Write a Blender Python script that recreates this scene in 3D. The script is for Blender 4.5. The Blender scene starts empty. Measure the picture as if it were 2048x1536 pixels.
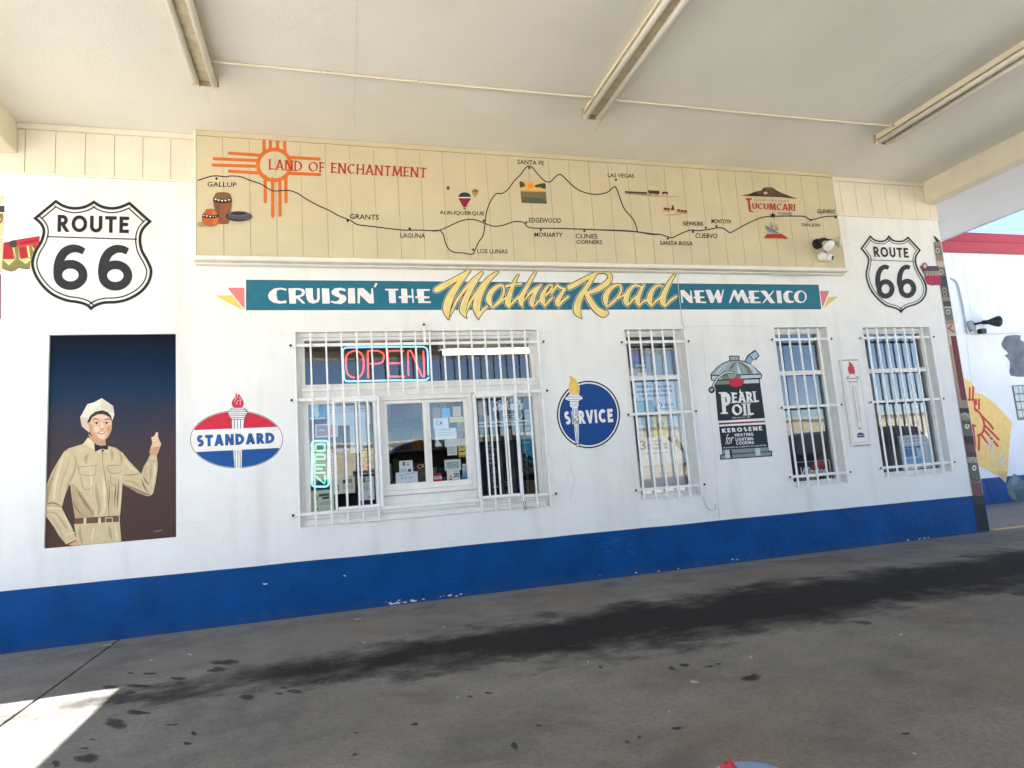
import bpy, bmesh, math, random
from mathutils import Vector, Matrix
from mathutils.geometry import tessellate_polygon
random.seed(7)
SC = bpy.context.scene
COL = SC.collection

# ------------------------------------------------------------------ camera
CAM_R = Vector((0.9615186441, -0.2653436094, -0.0712366891))
CAM_U = Vector((0.0324143414, -0.1479148089, 0.9884687753))
CAM_F = Vector((0.2728208339, 0.9527402470, 0.1336219082))
CAM_P = Vector((0.0, -5.4829176, 1.0))
FPX = 1292.0283
cd = bpy.data.cameras.new('camera')
cd.sensor_width = 36.0
cd.lens = FPX / 2048 * 36.0
cd.clip_start = 0.05
cd.clip_end = 3000
cam = bpy.data.objects.new('camera', cd)
cam.matrix_world = Matrix(((CAM_R.x, CAM_U.x, -CAM_F.x, CAM_P.x), (CAM_R.y, CAM_U.y, -CAM_F.y, CAM_P.y),
                           (CAM_R.z, CAM_U.z, -CAM_F.z, CAM_P.z), (0, 0, 0, 1)))
COL.objects.link(cam)
SC.camera = cam

# ------------------------------------------------------------------ sky, sun, exposure
SUN_TRAVEL = Vector((0.70, -0.334, -1.0)).normalized()
wd = bpy.data.worlds.new('World')
SC.world = wd
wd.use_nodes = True
nt = wd.node_tree
bg = nt.nodes['Background']
sky = nt.nodes.new('ShaderNodeTexSky')
sky.sky_type = 'NISHITA'
sky.sun_disc = False
sky.sun_elevation = math.asin(-SUN_TRAVEL.z)
sky.sun_rotation = math.atan2(-SUN_TRAVEL.x, -SUN_TRAVEL.y)
sky.air_density = 0.8
sky.dust_density = 0.0
sky.ozone_density = 1.6
sky.altitude = 1200
nt.links.new(sky.outputs[0], bg.inputs[0])
bg.inputs[1].default_value = 0.05
sl = bpy.data.lights.new('sun', 'SUN')
sl.energy = 5.0
sl.angle = math.radians(0.55)
sl.color = (1.0, 0.955, 0.88)
so = bpy.data.objects.new('sun', sl)
so.rotation_euler = SUN_TRAVEL.to_track_quat('-Z', 'Y').to_euler()
so.location = (-8, 4, 14)
COL.objects.link(so)
SC.view_settings.view_transform = 'Standard'
SC.view_settings.look = 'None'
SC.view_settings.exposure = 3.28
SC.view_settings.gamma = 1.0
SC.view_settings.use_curve_mapping = False
SC.cycles.max_bounces = 8
SC.cycles.diffuse_bounces = 4
SC.cycles.glossy_bounces = 3
SC.cycles.transparent_max_bounces = 10

# ------------------------------------------------------------------ helpers: picture of the wall -> metres on the wall
def ray(px, py):
    a, b = (px - 1024) / FPX, -(py - 768) / FPX
    return CAM_R * a + CAM_U * b + CAM_F
def W(px, py, Y=0.0):                       # surveyed photo point -> (x, z) on the upright plane y = Y
    r = ray(px, py); t = (Y - CAM_P.y) / r.y
    return (r.x * t, 1.0 + r.z * t)
def FL(px, py, z=0.0):                      # surveyed photo point -> (x, y) on a level plane
    r = ray(px, py); t = (z - 1.0) / r.z
    return (r.x * t, CAM_P.y + r.y * t)

def lin(c):
    return tuple((v / 255 / 12.92 if v / 255 <= .04045 else ((v / 255 + .055) / 1.055) ** 2.4) for v in c)
MATS = {}
def mat(name, rgb=None, rough=.65, var=.06, vscale=9.0, bump=.12, bscale=90.0, metal=0.0, spec=.3, emit=0.0, linear=None, big=0.0):
    if name in MATS: return MATS[name]
    m = bpy.data.materials.new(name); m.use_nodes = True
    n = m.node_tree; L = n.links.new
    p = n.nodes['Principled BSDF']
    c = linear if linear else tuple(min(.86, v) for v in lin(rgb))
    p.inputs['Roughness'].default_value = rough
    p.inputs['Metallic'].default_value = metal
    p.inputs['Specular IOR Level'].default_value = spec
    geo = n.nodes.new('ShaderNodeNewGeometry')
    if emit:
        p.inputs['Base Color'].default_value = (*c, 1)
        p.inputs['Emission Color'].default_value = (*c, 1)
        p.inputs['Emission Strength'].default_value = emit
        if emit < 1: m.cycles.emission_sampling = 'NONE'
    else:
        nz = n.nodes.new('ShaderNodeTexNoise'); nz.inputs['Scale'].default_value = vscale; nz.inputs['Detail'].default_value = 6
        L(geo.outputs['Position'], nz.inputs['Vector'])
        mr = n.nodes.new('ShaderNodeMapRange')
        mr.inputs[1].default_value = .3; mr.inputs[2].default_value = .7
        mr.inputs[3].default_value = 1 - var; mr.inputs[4].default_value = 1 + var
        L(nz.outputs['Fac'], mr.inputs[0])
        mx = n.nodes.new('ShaderNodeVectorMath'); mx.operation = 'SCALE'
        mx.inputs[0].default_value = c
        L(mr.outputs[0], mx.inputs['Scale'])
        L(mx.outputs[0], p.inputs['Base Color'])
    if bump:
        b1 = n.nodes.new('ShaderNodeTexNoise'); b1.inputs['Scale'].default_value = bscale; b1.inputs['Detail'].default_value = 4
        L(geo.outputs['Position'], b1.inputs['Vector'])
        bp = n.nodes.new('ShaderNodeBump'); bp.inputs['Strength'].default_value = bump; bp.inputs['Distance'].default_value = .007
        src = b1.outputs['Fac']
        if big:
            b2 = n.nodes.new('ShaderNodeTexNoise'); b2.inputs['Scale'].default_value = 9; b2.inputs['Detail'].default_value = 3
            L(geo.outputs['Position'], b2.inputs['Vector'])
            ad = n.nodes.new('ShaderNodeMath'); ad.operation = 'MULTIPLY_ADD'; ad.inputs[1].default_value = big
            L(b2.outputs['Fac'], ad.inputs[0]); L(src, ad.inputs[2]); src = ad.outputs[0]
        L(src, bp.inputs['Height']); L(bp.outputs[0], p.inputs['Normal'])
    MATS[name] = m
    return m
def paint(r, g, b):                          # sign paint on rough plaster
    return mat('paint_%d_%d_%d' % (r, g, b), (r, g, b), .6, .07, 14, .22, 70, spec=.25, big=1.2)
def ink(r, g, b):                            # print on paper or board
    return mat('ink_%d_%d_%d' % (r, g, b), (r, g, b), .55, .03, 20, 0)

WL = {}
def wloc(p):
    return WL.get(p.name, Vector((0, 0, 0))) if p else Vector((0, 0, 0))
def obj(name, verts, faces, mats, parent=None, fm=None, smooth=False):
    me = bpy.data.meshes.new(name)
    o0 = wloc(parent)
    me.from_pydata([tuple(Vector(v) - o0) for v in verts], [], faces)
    if not isinstance(mats, (list, tuple)): mats = [mats]
    for m in mats: me.materials.append(m)
    if fm: me.polygons.foreach_set('material_index', fm)
    if smooth: me.polygons.foreach_set('use_smooth', [True] * len(me.polygons))
    o = bpy.data.objects.new(name, me); COL.objects.link(o)
    if parent:
        o.parent = parent
        WL[o.name] = o0
    return o
def tag(o, label=None, cat=None, group=None, kind=None):
    if label: o['label'] = label
    if cat: o['category'] = cat
    if group: o['group'] = group
    if kind: o['kind'] = kind
    return o
def thing(name, label, cat, loc=(0, 0, 0), group=None):
    o = bpy.data.objects.new(name, None); COL.objects.link(o)
    o.location = loc; o.empty_display_size = .1
    WL[o.name] = Vector(loc)
    return tag(o, label, cat, group)

class MB:                                    # collects solids, links them as one mesh
    def __init__(s): s.v = []; s.f = []; s.m = []; s.mats = []
    def mi(s, m):
        if m not in s.mats: s.mats.append(m)
        return s.mats.index(m)
    def add(s, vs, fs, m):
        b = len(s.v); s.v += [tuple(v) for v in vs]; k = s.mi(m)
        for f in fs: s.f.append(tuple(b + i for i in f)); s.m.append(k)
    def box(s, x0, x1, y0, y1, z0, z1, m, bev=0.0):
        if bev:
            e = bev; vs = []; 
            for z, i in ((z0, e), (z0 + e, 0), (z1 - e, 0), (z1, e)):
                vs += [(x0 + i, y0 + i, z), (x1 - i, y0 + i, z), (x1 - i, y1 - i, z), (x0 + i, y1 - i, z)]
            fs = [(3, 2, 1, 0), (12, 13, 14, 15)]
            for r in range(3):
                for k in range(4):
                    a = r * 4 + k; b_ = r * 4 + (k + 1) % 4
                    fs.append((a, b_, b_ + 4, a + 4))
            s.add(vs, fs, m); return s
        vs = [(x0, y0, z0), (x1, y0, z0), (x1, y1, z0), (x0, y1, z0), (x0, y0, z1), (x1, y0, z1), (x1, y1, z1), (x0, y1, z1)]
        s.add(vs, [(3, 2, 1, 0), (4, 5, 6, 7), (0, 1, 5, 4), (1, 2, 6, 5), (2, 3, 7, 6), (3, 0, 4, 7)], m)
        return s
    def bar(s, a, b, wx, wy, m):             # straight square bar from a to b
        a = Vector(a); b = Vector(b); d = (b - a).normalized()
        up = Vector((0, 1, 0)) if abs(d.y) < .9 else Vector((1, 0, 0))
        u = d.cross(up).normalized() * wx / 2; w = d.cross(u).normalized() * wy / 2
        vs = [a - u - w, a + u - w, a + u + w, a - u + w, b - u - w, b + u - w, b + u + w, b - u + w]
        s.add(vs, [(3, 2, 1, 0), (4, 5, 6, 7), (0, 1, 5, 4), (1, 2, 6, 5), (2, 3, 7, 6), (3, 0, 4, 7)], m)
        return s
    def tube(s, pts, rad, m, n=8, closed=False):
        pts = [Vector(p) for p in pts]; N = len(pts)
        rads = rad if isinstance(rad, (list, tuple)) else [rad] * N
        vs = []; fs = []; prev = None
        for i, p in enumerate(pts):
            if closed: d = pts[(i + 1) % N] - pts[i - 1]
            else: d = pts[min(i + 1, N - 1)] - pts[max(i - 1, 0)]
            d.normalize()
            if prev is None:
                u = d.orthogonal().normalized()
            else:
                u = (prev - d * prev.dot(d)).normalized()
            prev = u; w = d.cross(u)
            for k in range(n):
                t = 2 * math.pi * k / n
                vs.append(p + (u * math.cos(t) + w * math.sin(t)) * rads[i])
        for i in range(N if closed else N - 1):
            j = (i + 1) % N
            for k in range(n):
                k2 = (k + 1) % n
                fs.append((i * n + k, i * n + k2, j * n + k2, j * n + k))
        if not closed:
            fs.append(tuple(range(n - 1, -1, -1))); fs.append(tuple((N - 1) * n + k for k in range(n)))
        s.add(vs, fs, m); return s
    def lathe(s, o, axis, prof, m, n=20):    # prof: (distance along axis, radius)
        o = Vector(o); ax = Vector(axis).normalized(); u = ax.orthogonal().normalized(); w = ax.cross(u)
        vs = []; fs = []
        for h, r in prof:
            for k in range(n):
                t = 2 * math.pi * k / n
                vs.append(o + ax * h + (u * math.cos(t) + w * math.sin(t)) * r)
        for i in range(len(prof) - 1):
            for k in range(n):
                k2 = (k + 1) % n
                fs.append((i * n + k, i * n + k2, (i + 1) * n + k2, (i + 1) * n + k))
        fs.append(tuple(range(n - 1, -1, -1))); fs.append(tuple((len(prof) - 1) * n + k for k in range(n)))
        s.add(vs, fs, m); return s
    def build(s, name, parent=None, smooth=False):
        return obj(name, s.v, s.f, s.mats, parent, s.m, smooth)
def box(name, x0, x1, y0, y1, z0, z1, m, parent=None, bev=0.0):
    return MB().box(x0, x1, y0, y1, z0, z1, m, bev).build(name, parent)

# ------------------------------------------------------------------ helpers: flat drawing
def smooth(pts, n=6, closed=False):
    out = []; N = len(pts)
    rng = range(N) if closed else range(N - 1)
    g = (lambda i: pts[i % N]) if closed else (lambda i: pts[max(0, min(N - 1, i))])
    for i in rng:
        p0, p1, p2, p3 = g(i - 1), g(i), g(i + 1), g(i + 2)
        for k in range(n):
            t = k / n
            out.append(tuple(.5 * (2 * b + (c - a) * t + (2 * a - 5 * b + 4 * c - d) * t * t + (3 * b - a - 3 * c + d) * t ** 3)
                             for a, b, c, d in zip(p0, p1, p2, p3)))
    if not closed: out.append(tuple(pts[-1]))
    return out
def ell(cx, cy, rx, ry, a0=0, a1=360, n=40):
    full = abs(a1 - a0) >= 360
    return [(cx + rx * math.cos(math.radians(a0 + (a1 - a0) * k / n)), cy + ry * math.sin(math.radians(a0 + (a1 - a0) * k / n)))
            for k in range(n if full else n + 1)]
def normals2(pts, closed):
    N = len(pts); out = []
    for i in range(N):
        if closed: a, b, c = pts[i - 1], pts[i], pts[(i + 1) % N]
        else: a, b, c = pts[max(i - 1, 0)], pts[i], pts[min(i + 1, N - 1)]
        d1 = Vector((b[0] - a[0], b[1] - a[1])); d2 = Vector((c[0] - b[0], c[1] - b[1]))
        if d1.length < 1e-9: d1 = d2.copy()
        if d2.length < 1e-9: d2 = d1.copy()
        d1.normalize(); d2.normalize()
        n1 = Vector((-d1.y, d1.x)); n2 = Vector((-d2.y, d2.x)); nn = n1 + n2
        if nn.length < 1e-6: nn = n1.copy()
        nn.normalize(); k = max(.45, nn.dot(n1))
        out.append(nn / k)
    return out
def ribbon(pts, ws, closed=False):           # quads along a path, ws full widths
    nn = normals2(pts, closed)
    if not isinstance(ws, (list, tuple)): ws = [ws] * len(pts)
    Lp = [(p[0] + n.x * w / 2, p[1] + n.y * w / 2) for p, n, w in zip(pts, nn, ws)]
    Rp = [(p[0] - n.x * w / 2, p[1] - n.y * w / 2) for p, n, w in zip(pts, nn, ws)]
    N = len(pts); qs = []
    for i in range(N if closed else N - 1):
        j = (i + 1) % N
        qs.append([Lp[i], Lp[j], Rp[j], Rp[i]])
    return qs
def clip(poly, a, b, c):                     # keep a*x+b*y+c >= 0
    out = []
    for i in range(len(poly)):
        p, q = poly[i - 1], poly[i]
        fp, fq = a * p[0] + b * p[1] + c, a * q[0] + b * q[1] + c
        if (fp >= 0) != (fq >= 0):
            t = fp / (fp - fq); out.append((p[0] + (q[0] - p[0]) * t, p[1] + (q[1] - p[1]) * t))
        if fq >= 0: out.append(q)
    return out
def inset(pts, d):
    nn = normals2(pts, True)
    ar = sum(pts[i - 1][0] * pts[i][1] - pts[i][0] * pts[i - 1][1] for i in range(len(pts)))
    s = 1 if ar > 0 else -1
    return [(p[0] + s * n.x * d, p[1] + s * n.y * d) for p, n in zip(pts, nn)]

def EA(cx, cy, rx, ry, a0, a1, n=14): return ell(cx, cy, rx, ry, a0, a1, n)
def glyph(ch, h):
    """skeleton of a capital: (advance, [(points, straight)])"""
    S = lambda *q: ([(q[i], q[i + 1]) for i in range(0, len(q), 2)], True)
    C = lambda pts: (pts, False)
    if ch == 'A': return .8, [S(h * .9, 0, .4, 1), S(.4, 1, .8 - h * .9, 0), S(.17, .3, .63, .3)]
    if ch == 'B': return .62, [S(h, 0, h, 1), C([(h, 1 - h), (.3, 1 - h)] + EA(.3, (1.52 - h) / 2, .28 - h, (.48 - h) / 2, 80, -80) + [(.3, .52), (h, .52)]),
                               C([(.3, .52)] + EA(.32, (h + .52) / 2, .3 - h, (.52 - h) / 2, 80, -80) + [(.3, h), (h, h)])]
    if ch == 'C': return .78, [C(EA(.44, .5, .44 - h, .5 - h, 48, 312, 24))]
    if ch == 'D': return .78, [S(h, 0, h, 1), C([(h, 1 - h), (.25, 1 - h)] + EA(.27, .5, .5 - h, .5 - h, 85, -85, 20) + [(.25, h), (h, h)])]
    if ch == 'E': return .56, [S(h, 0, h, 1), S(h, 1 - h, .56, 1 - h), S(h, .52, .5, .52), S(h, h, .56, h)]
    if ch == 'F': return .54, [S(h, 0, h, 1), S(h, 1 - h, .54, 1 - h), S(h, .5, .48, .5)]
    if ch == 'G': return .84, [C(EA(.44, .5, .44 - h, .5 - h, 48, 330, 24)), C([(.46, .44), (.82 - h, .44), (.82 - h, .14)])]
    if ch == 'H': return .74, [S(h, 0, h, 1), S(.74 - h, 0, .74 - h, 1), S(h, .52, .74 - h, .52)]
    if ch == 'I': return 2 * h + .02, [S(h, 0, h, 1)]
    if ch == 'J': return .42, [C([(.42 - h, 1), (.42 - h, .3)] + EA(.2, .28, .22 - h, .28 - h, 0, -150)[1:])]
    if ch == 'K': return .68, [S(h, 0, h, 1), S(h, .38, .64 - h * .3, 1), S(.22, .52, .68 - h * .6, 0)]
    if ch == 'L': return .52, [S(h, 0, h, 1), S(h, h, .52, h)]
    if ch == 'M': return .96, [S(h, 0, .08 + h, 1), S(.08 + h, 1, .48, .08), S(.48, .08, .88 - h, 1), S(.88 - h, 1, .96 - h, 0)]
    if ch == 'N': return .76, [S(h, 0, h, 1), S(h, 1, .76 - h, 0), S(.76 - h, 0, .76 - h, 1)]
    if ch == 'O': return .92, [C(EA(.46, .5, .46 - h, .5 - h, 0, 360, 30) + [(.92 - h, .5)])]
    if ch == 'P': return .6, [S(h, 0, h, 1), C([(h, 1 - h), (.28, 1 - h)] + EA(.3, (1.45 - h) / 2, .3 - h, (.55 - h) / 2, 80, -80) + [(.28, .45), (h, .45)])]
    if ch == 'Q': return .92, [C(EA(.46, .5, .46 - h, .5 - h, 0, 360, 30) + [(.92 - h, .5)]), S(.5, .25, .9, -.1)]
    if ch == 'R': return .66, [S(h, 0, h, 1), C([(h, 1 - h), (.28, 1 - h)] + EA(.3, (1.48 - h) / 2, .3 - h, (.52 - h) / 2, 80, -80) + [(.28, .48), (h, .48)]), S(.28, .48, .64 - h * .4, 0)]
    if ch == 'S': return .6, [C(EA(.3, .75 - h / 2, .29 - h, .25 - h / 2, 38, 262, 14) + EA(.3, .25 + h / 2, .31 - h, .25 - h / 2, 82, -142, 14))]
    if ch == 'T': return .68, [S(0, 1 - h, .68, 1 - h), S(.34, 0, .34, 1)]
    if ch == 'U': return .72, [C([(h, 1), (h, .36)] + EA(.36, .36, .36 - h, .36 - h, 190, 350) + [(.72 - h, .36), (.72 - h, 1)])]
    if ch == 'V': return .74, [S(h * .8, 1, .37, 0), S(.37, 0, .74 - h * .8, 1)]
    if ch == 'W': return 1.0, [S(h * .8, 1, .27, 0), S(.27, 0, .5, 1), S(.5, 1, .73, 0), S(.73, 0, 1 - h * .8, 1)]
    if ch == 'X': return .7, [S(h, 1, .7 - h, 0), S(h, 0, .7 - h, 1)]
    if ch == 'Y': return .68, [S(h, 1, .34, .45), S(.68 - h, 1, .34, .45), S(.34, .5, .34, 0)]
    return .36, []
def letters(text, h=.1, gap=.14, serif=False, thin=.4):
    """polygons in a box 0..T x 0..1, each with a small layer number"""
    x = 0; out = []; wi = 0
    for ch in text:
        if ch == ' ': wi += 1
        adv, strokes = glyph(ch, h)
        for li, (pts, st) in enumerate(strokes):
            def wid(d):
                if not serif: return 2 * h
                a = math.atan2(d[1], d[0]) - math.radians(22)
                return 2 * h * (thin + (1 - thin) * abs(math.sin(a)))
            if st:
                (x0, y0), (x1, y1) = pts; d = Vector((x1 - x0, y1 - y0)); w = wid(d); L_ = d.length; d.normalize()
                n = Vector((-d.y, d.x)) * w / 2
                e0 = d * (w if y0 in (0, 1) and abs(d.y) > .3 else 0); e1 = d * (w if y1 in (0, 1) and abs(d.y) > .3 else 0)
                a = Vector((x0, y0)) - e0; b = Vector((x1, y1)) + e1
                q = [tuple(a + n), tuple(b + n), tuple(b - n), tuple(a - n)]
                if y0 in (0, 1) or y1 in (0, 1):
                    q = clip(clip(q, 0, 1, 0), 0, -1, 1)
                polys = [q]
                if serif and abs(d.y) > .3:
                    for (sx, sy) in pts:
                        if sy in (0, 1):
                            yy = .0 if sy == 0 else 1 - .07
                            out.append(([(x + sx - h * 1.9, yy), (x + sx + h * 1.9, yy), (x + sx + h * 1.9, yy + .07), (x + sx - h * 1.9, yy + .07)], 5, wi))
            else:
                ws = []
                for i in range(len(pts)):
                    a, b = pts[max(0, i - 1)], pts[min(len(pts) - 1, i + 1)]
                    ws.append(wid((b[0] - a[0], b[1] - a[1])))
                polys = ribbon(pts, ws)
            for q in polys:
                if len(q) > 2: out.append(([(x + p[0], p[1]) for p in q], li, wi))
        x += adv + gap
    return x - gap, out
FONT_CACHE = {}
def font_mesh(text, shear=0.0, off=0.0, space=1.0):
    key = (text, shear, off, space)
    if key in FONT_CACHE: return FONT_CACHE[key]
    c = bpy.data.curves.new('tmp', 'FONT'); c.body = text; c.shear = shear; c.offset = off; c.resolution_u = 2; c.space_character = space
    c.align_x = 'CENTER'
    o = bpy.data.objects.new('tmp', c); COL.objects.link(o)
    me = bpy.data.meshes.new_from_object(o)
    vs = [(v.co.x, v.co.y) for v in me.vertices]; fs = [tuple(p.vertices) for p in me.polygons]
    bpy.data.objects.remove(o); bpy.data.curves.remove(c); bpy.data.meshes.remove(me)
    x0 = min(v[0] for v in vs); x1 = max(v[0] for v in vs); y0 = min(v[1] for v in vs); y1 = max(v[1] for v in vs)
    vs = [((v[0] - x0) / (x1 - x0), (v[1] - y0) / (y1 - y0)) for v in vs]
    FONT_CACHE[key] = (vs, fs)
    return vs, fs
def bil(q, u, v):                            # q = TL, TR, BR, BL ; v up
    tl, tr, br, bl = q
    return tuple((bl[i] * (1 - u) + br[i] * u) * (1 - v) + (tl[i] * (1 - u) + tr[i] * u) * v for i in (0, 1))

STEP = 3e-5
class Art:
    """flat painting on an upright plane; drawing coords are given in a survey frame (s, ox, oy)"""
    def __init__(s, name, label, cat, Y, group=None, parent=None, uv=None):
        s.Y = Y; s.parts = {}; s.k = {}; s.fr = (1, 0, 0); s.uv = uv; s.parent = parent; s.name = name
        s.meta = (label, cat, group); s.base = .0006
    def frame(s, sc, ox, oy): s.fr = (sc, ox, oy); return s
    def m(s, p):
        if s.uv:
            x0, z0, x1, z1 = s.uv
            return (x0 + (x1 - x0) * p[0], z0 + (z1 - z0) * p[1])
        return W(p[0] / s.fr[0] + s.fr[1], p[1] / s.fr[0] + s.fr[2], s.Y)
    def raw(s, part, vs, fs, m, layer):
        P = s.parts.setdefault(part, MB())
        y = s.Y - s.base - layer * STEP
        vv = [(x, y, z) for x, z in (s.m(v) for v in vs)]
        P.add(vv, fs, m)
    def nxt(s):
        s.k['n'] = s.k.get('n', 0) + 1; return s.k['n']
    def poly(s, part, pts, m, holes=(), layer=None, curve=0):
        if curve: pts = smooth(pts, curve, True)
        if layer is None: layer = s.nxt()
        loops = [pts] + list(holes)
        tris = tessellate_polygon([[Vector((p[0], p[1], 0)) for p in l] for l in loops])
        allp = [p for l in loops for p in l]
        s.raw(part, allp, [tuple(t) for t in tris], m, layer)
    def stroke(s, part, pts, w, m, closed=False, curve=0, layer=None, cap=False):
        if len(pts[0]) == 3:
            if curve: pts = smooth(pts, curve, closed)
            w = [max(.5, p[2]) for p in pts]; pts = [(p[0], p[1]) for p in pts]
        elif curve: pts = smooth(pts, curve, closed)
        if layer is None: layer = s.nxt()
        vs = []; fs = []
        for q in ribbon(pts, w, closed):
            b = len(vs); vs += q; fs.append((b, b + 1, b + 2, b + 3))
        s.raw(part, vs, fs, m, layer)
        if cap and not closed:
            ww = w if isinstance(w, list) else [w] * len(pts)
            for i, (p, w_) in enumerate(((pts[0], ww[0]), (pts[-1], ww[-1]))):
                s.poly(part, ell(p[0], p[1], w_ / 2, w_ / 2, n=10), m, layer=layer + .3 + i * .2)
    def dot(s, part, x, y, r, m, layer=None, ry=None):
        s.poly(part, ell(x, y, r, ry or r, n=16), m, layer=layer)
    def caps(s, part, text, quad, m, h=.1, gap=.14, serif=False, thin=.4, grow=0):
        T, ps = letters(text, h, gap, serif, thin)
        L0 = s.nxt()
        for k in range(6): s.nxt()
        for poly, li, wi in ps:
            pts = [bil(quad, p[0] / T, p[1]) for p in poly]
            s.raw(part + ('#w%d_%s' % (wi, text) if ' ' in text else ''), pts, [tuple(range(len(pts)))], m, L0 + li)
    def font(s, part, text, quad, m, shear=0.0, off=0.0, space=1.0):
        vs, fs = font_mesh(text, shear, off, space)
        s.raw(part, [bil(quad, *v) for v in vs], fs, m, s.nxt())
    def done(s):
        lab, cat, grp = s.meta
        if s.parent is None:
            allv = [v for P in s.parts.values() for v in P.v]
            x = sum(v[0] for v in allv) / len(allv); z = min(v[2] for v in allv)
            root = thing(s.name, lab, cat, (x, s.Y, z), grp)
        else: root = s.parent
        for n, P in s.parts.items(): P.build(n.split('#')[0], root)
        return root

# ------------------------------------------------------------------ setting: materials
def concrete():
    m = bpy.data.materials.new('stained_concrete'); m.use_nodes = True
    n = m.node_tree; L = n.links.new; p = n.nodes['Principled BSDF']
    geo = n.nodes.new('ShaderNodeNewGeometry')
    sep = n.nodes.new('ShaderNodeSeparateXYZ'); L(geo.outputs['Position'], sep.inputs[0])
    def noise(scale, det=6, vec=None, rough=.55):
        t = n.nodes.new('ShaderNodeTexNoise'); t.inputs['Scale'].default_value = scale; t.inputs['Detail'].default_value = det
        t.inputs['Roughness'].default_value = rough
        L(vec or geo.outputs['Position'], t.inputs['Vector']); return t.outputs['Fac']
    def math_(op, a, b=None, c=None):
        t = n.nodes.new('ShaderNodeMath'); t.operation = op
        for i, v in enumerate((a, b, c)):
            if v is None: continue
            if isinstance(v, (int, float)): t.inputs[i].default_value = v
            else: L(v, t.inputs[i])
        return t.outputs[0]
    def rng(v, a, b, c=0, d=1):
        t = n.nodes.new('ShaderNodeMapRange'); t.interpolation_type = 'SMOOTHSTEP'
        for i, q in zip((1, 2, 3, 4), (a, b, c, d)): t.inputs[i].default_value = q
        L(v, t.inputs[0]); return t.outputs[0]
    def mix(f, a, b):
        t = n.nodes.new('ShaderNodeMix'); t.data_type = 'RGBA'
        for i, v in ((6, a), (7, b)):
            if isinstance(v, tuple): t.inputs[i].default_value = (*v, 1)
            else: L(v, t.inputs[i])
        if isinstance(f, (int, float)): t.inputs[0].default_value = f
        else: L(f, t.inputs[0])
        return t.outputs[2]
    st = n.nodes.new('ShaderNodeVectorMath'); st.operation = 'MULTIPLY'; st.inputs[1].default_value = (.9, 1.15, 1)
    L(geo.outputs['Position'], st.inputs[0])
    n1 = noise(1.1, 8); n2 = noise(5, 8); n3 = noise(45, 8, None, .7); n4 = noise(2.2, 9, st.outputs[0], .62)
    col = mix(rng(n1, .3, .7), (.168, .160, .146), (.240, .228, .205))
    col = mix(math_('MULTIPLY', rng(n4, .38, .72), .55), col, (.078, .077, .078))
    col = mix(math_('MULTIPLY', rng(n2, .42, .68), .35), col, (.285, .258, .215))
    rust = noise(.8, 3)
    col = mix(math_('MULTIPLY', rng(rust, .54, .70), .38), col, (.235, .165, .115))
    foot = math_('MULTIPLY_ADD', math_('SUBTRACT', n2, .5), .5, sep.outputs[1])
    col = mix(math_('MULTIPLY', rng(foot, -.30, -.12), .6), col, (.30, .285, .255))
    # long oil stain where engines stop, along the wall
    d = math_('ABSOLUTE', math_('ADD', math_('MULTIPLY_ADD', math_('SUBTRACT', n1, .5), .5, sep.outputs[1]), 1.60))
    st2 = n.nodes.new('ShaderNodeVectorMath'); st2.operation = 'MULTIPLY'; st2.inputs[1].default_value = (.85, 1.15, 1)
    L(geo.outputs['Position'], st2.inputs[0])
    blot = noise(3.2, 12, st2.outputs[0], .68)
    xm = math_('MULTIPLY', rng(sep.outputs[0], -1.4, 2.0, .0, 1.0), rng(sep.outputs[0], 8.5, 5.5))
    prof = math_('MULTIPLY_ADD', d, -1.7, math_('MULTIPLY_ADD', xm, .75, .62))
    prof = math_('MULTIPLY_ADD', math_('SUBTRACT', blot, .5), 2.1, prof)
    band = math_('MULTIPLY', rng(prof, .22, .62), rng(d, .95, .6))
    inner = rng(prof, .5, 1.0)
    col = mix(math_('MULTIPLY', band, .80), col, (.032, .030, .029))
    col = mix(math_('MULTIPLY', inner, .9), col, (.010, .0095, .0098))
    # drips
    vo = n.nodes.new('ShaderNodeTexVoronoi'); vo.inputs['Scale'].default_value = 2.6; vo.inputs['Randomness'].default_value = 1
    wv = n.nodes.new('ShaderNodeVectorMath'); wv.operation = 'MULTIPLY_ADD'; wv.inputs[1].default_value = (.9, 1.1, 0); 
    nn = n.nodes.new('ShaderNodeTexNoise'); nn.inputs['Scale'].default_value = 9; L(geo.outputs['Position'], nn.inputs['Vector'])
    sc_ = n.nodes.new('ShaderNodeVectorMath'); sc_.operation = 'SCALE'; sc_.inputs['Scale'].default_value = .14; L(nn.outputs['Color'], sc_.inputs[0])
    L(geo.outputs['Position'], wv.inputs[0]); L(sc_.outputs[0], wv.inputs[2]); L(wv.outputs[0], vo.inputs['Vector'])
    vr = n.nodes.new('ShaderNodeSeparateColor'); L(vo.outputs['Color'], vr.inputs[0])
    rad = math_('MULTIPLY', math_('POWER', vr.outputs[0], 3.0), .16)
    near = rng(math_('ABSOLUTE', math_('ADD', sep.outputs[1], 1.9)), 1.9, .3)
    drip = math_('MULTIPLY', rng(math_('SUBTRACT', vo.outputs['Distance'], rad), .02, -.025), math_('MULTIPLY', near, .85))
    col = mix(drip, col, (.030, .029, .030))
    # pale specks of gum
    v2 = n.nodes.new('ShaderNodeTexVoronoi'); v2.inputs['Scale'].default_value = 3.1; L(geo.outputs['Position'], v2.inputs['Vector'])
    r2 = n.nodes.new('ShaderNodeSeparateColor'); L(v2.outputs['Color'], r2.inputs[0])
    gum = math_('MULTIPLY', rng(v2.outputs['Distance'], .05, .03), rng(r2.outputs[1], .72, .76))
    col = mix(math_('MULTIPLY', gum, .7), col, (.36, .34, .31))
    col = mix(math_('MULTIPLY', rng(n3, .38, .66), .45), col, (.095, .092, .088))
    grit = noise(160, 3, None, .8)
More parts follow.
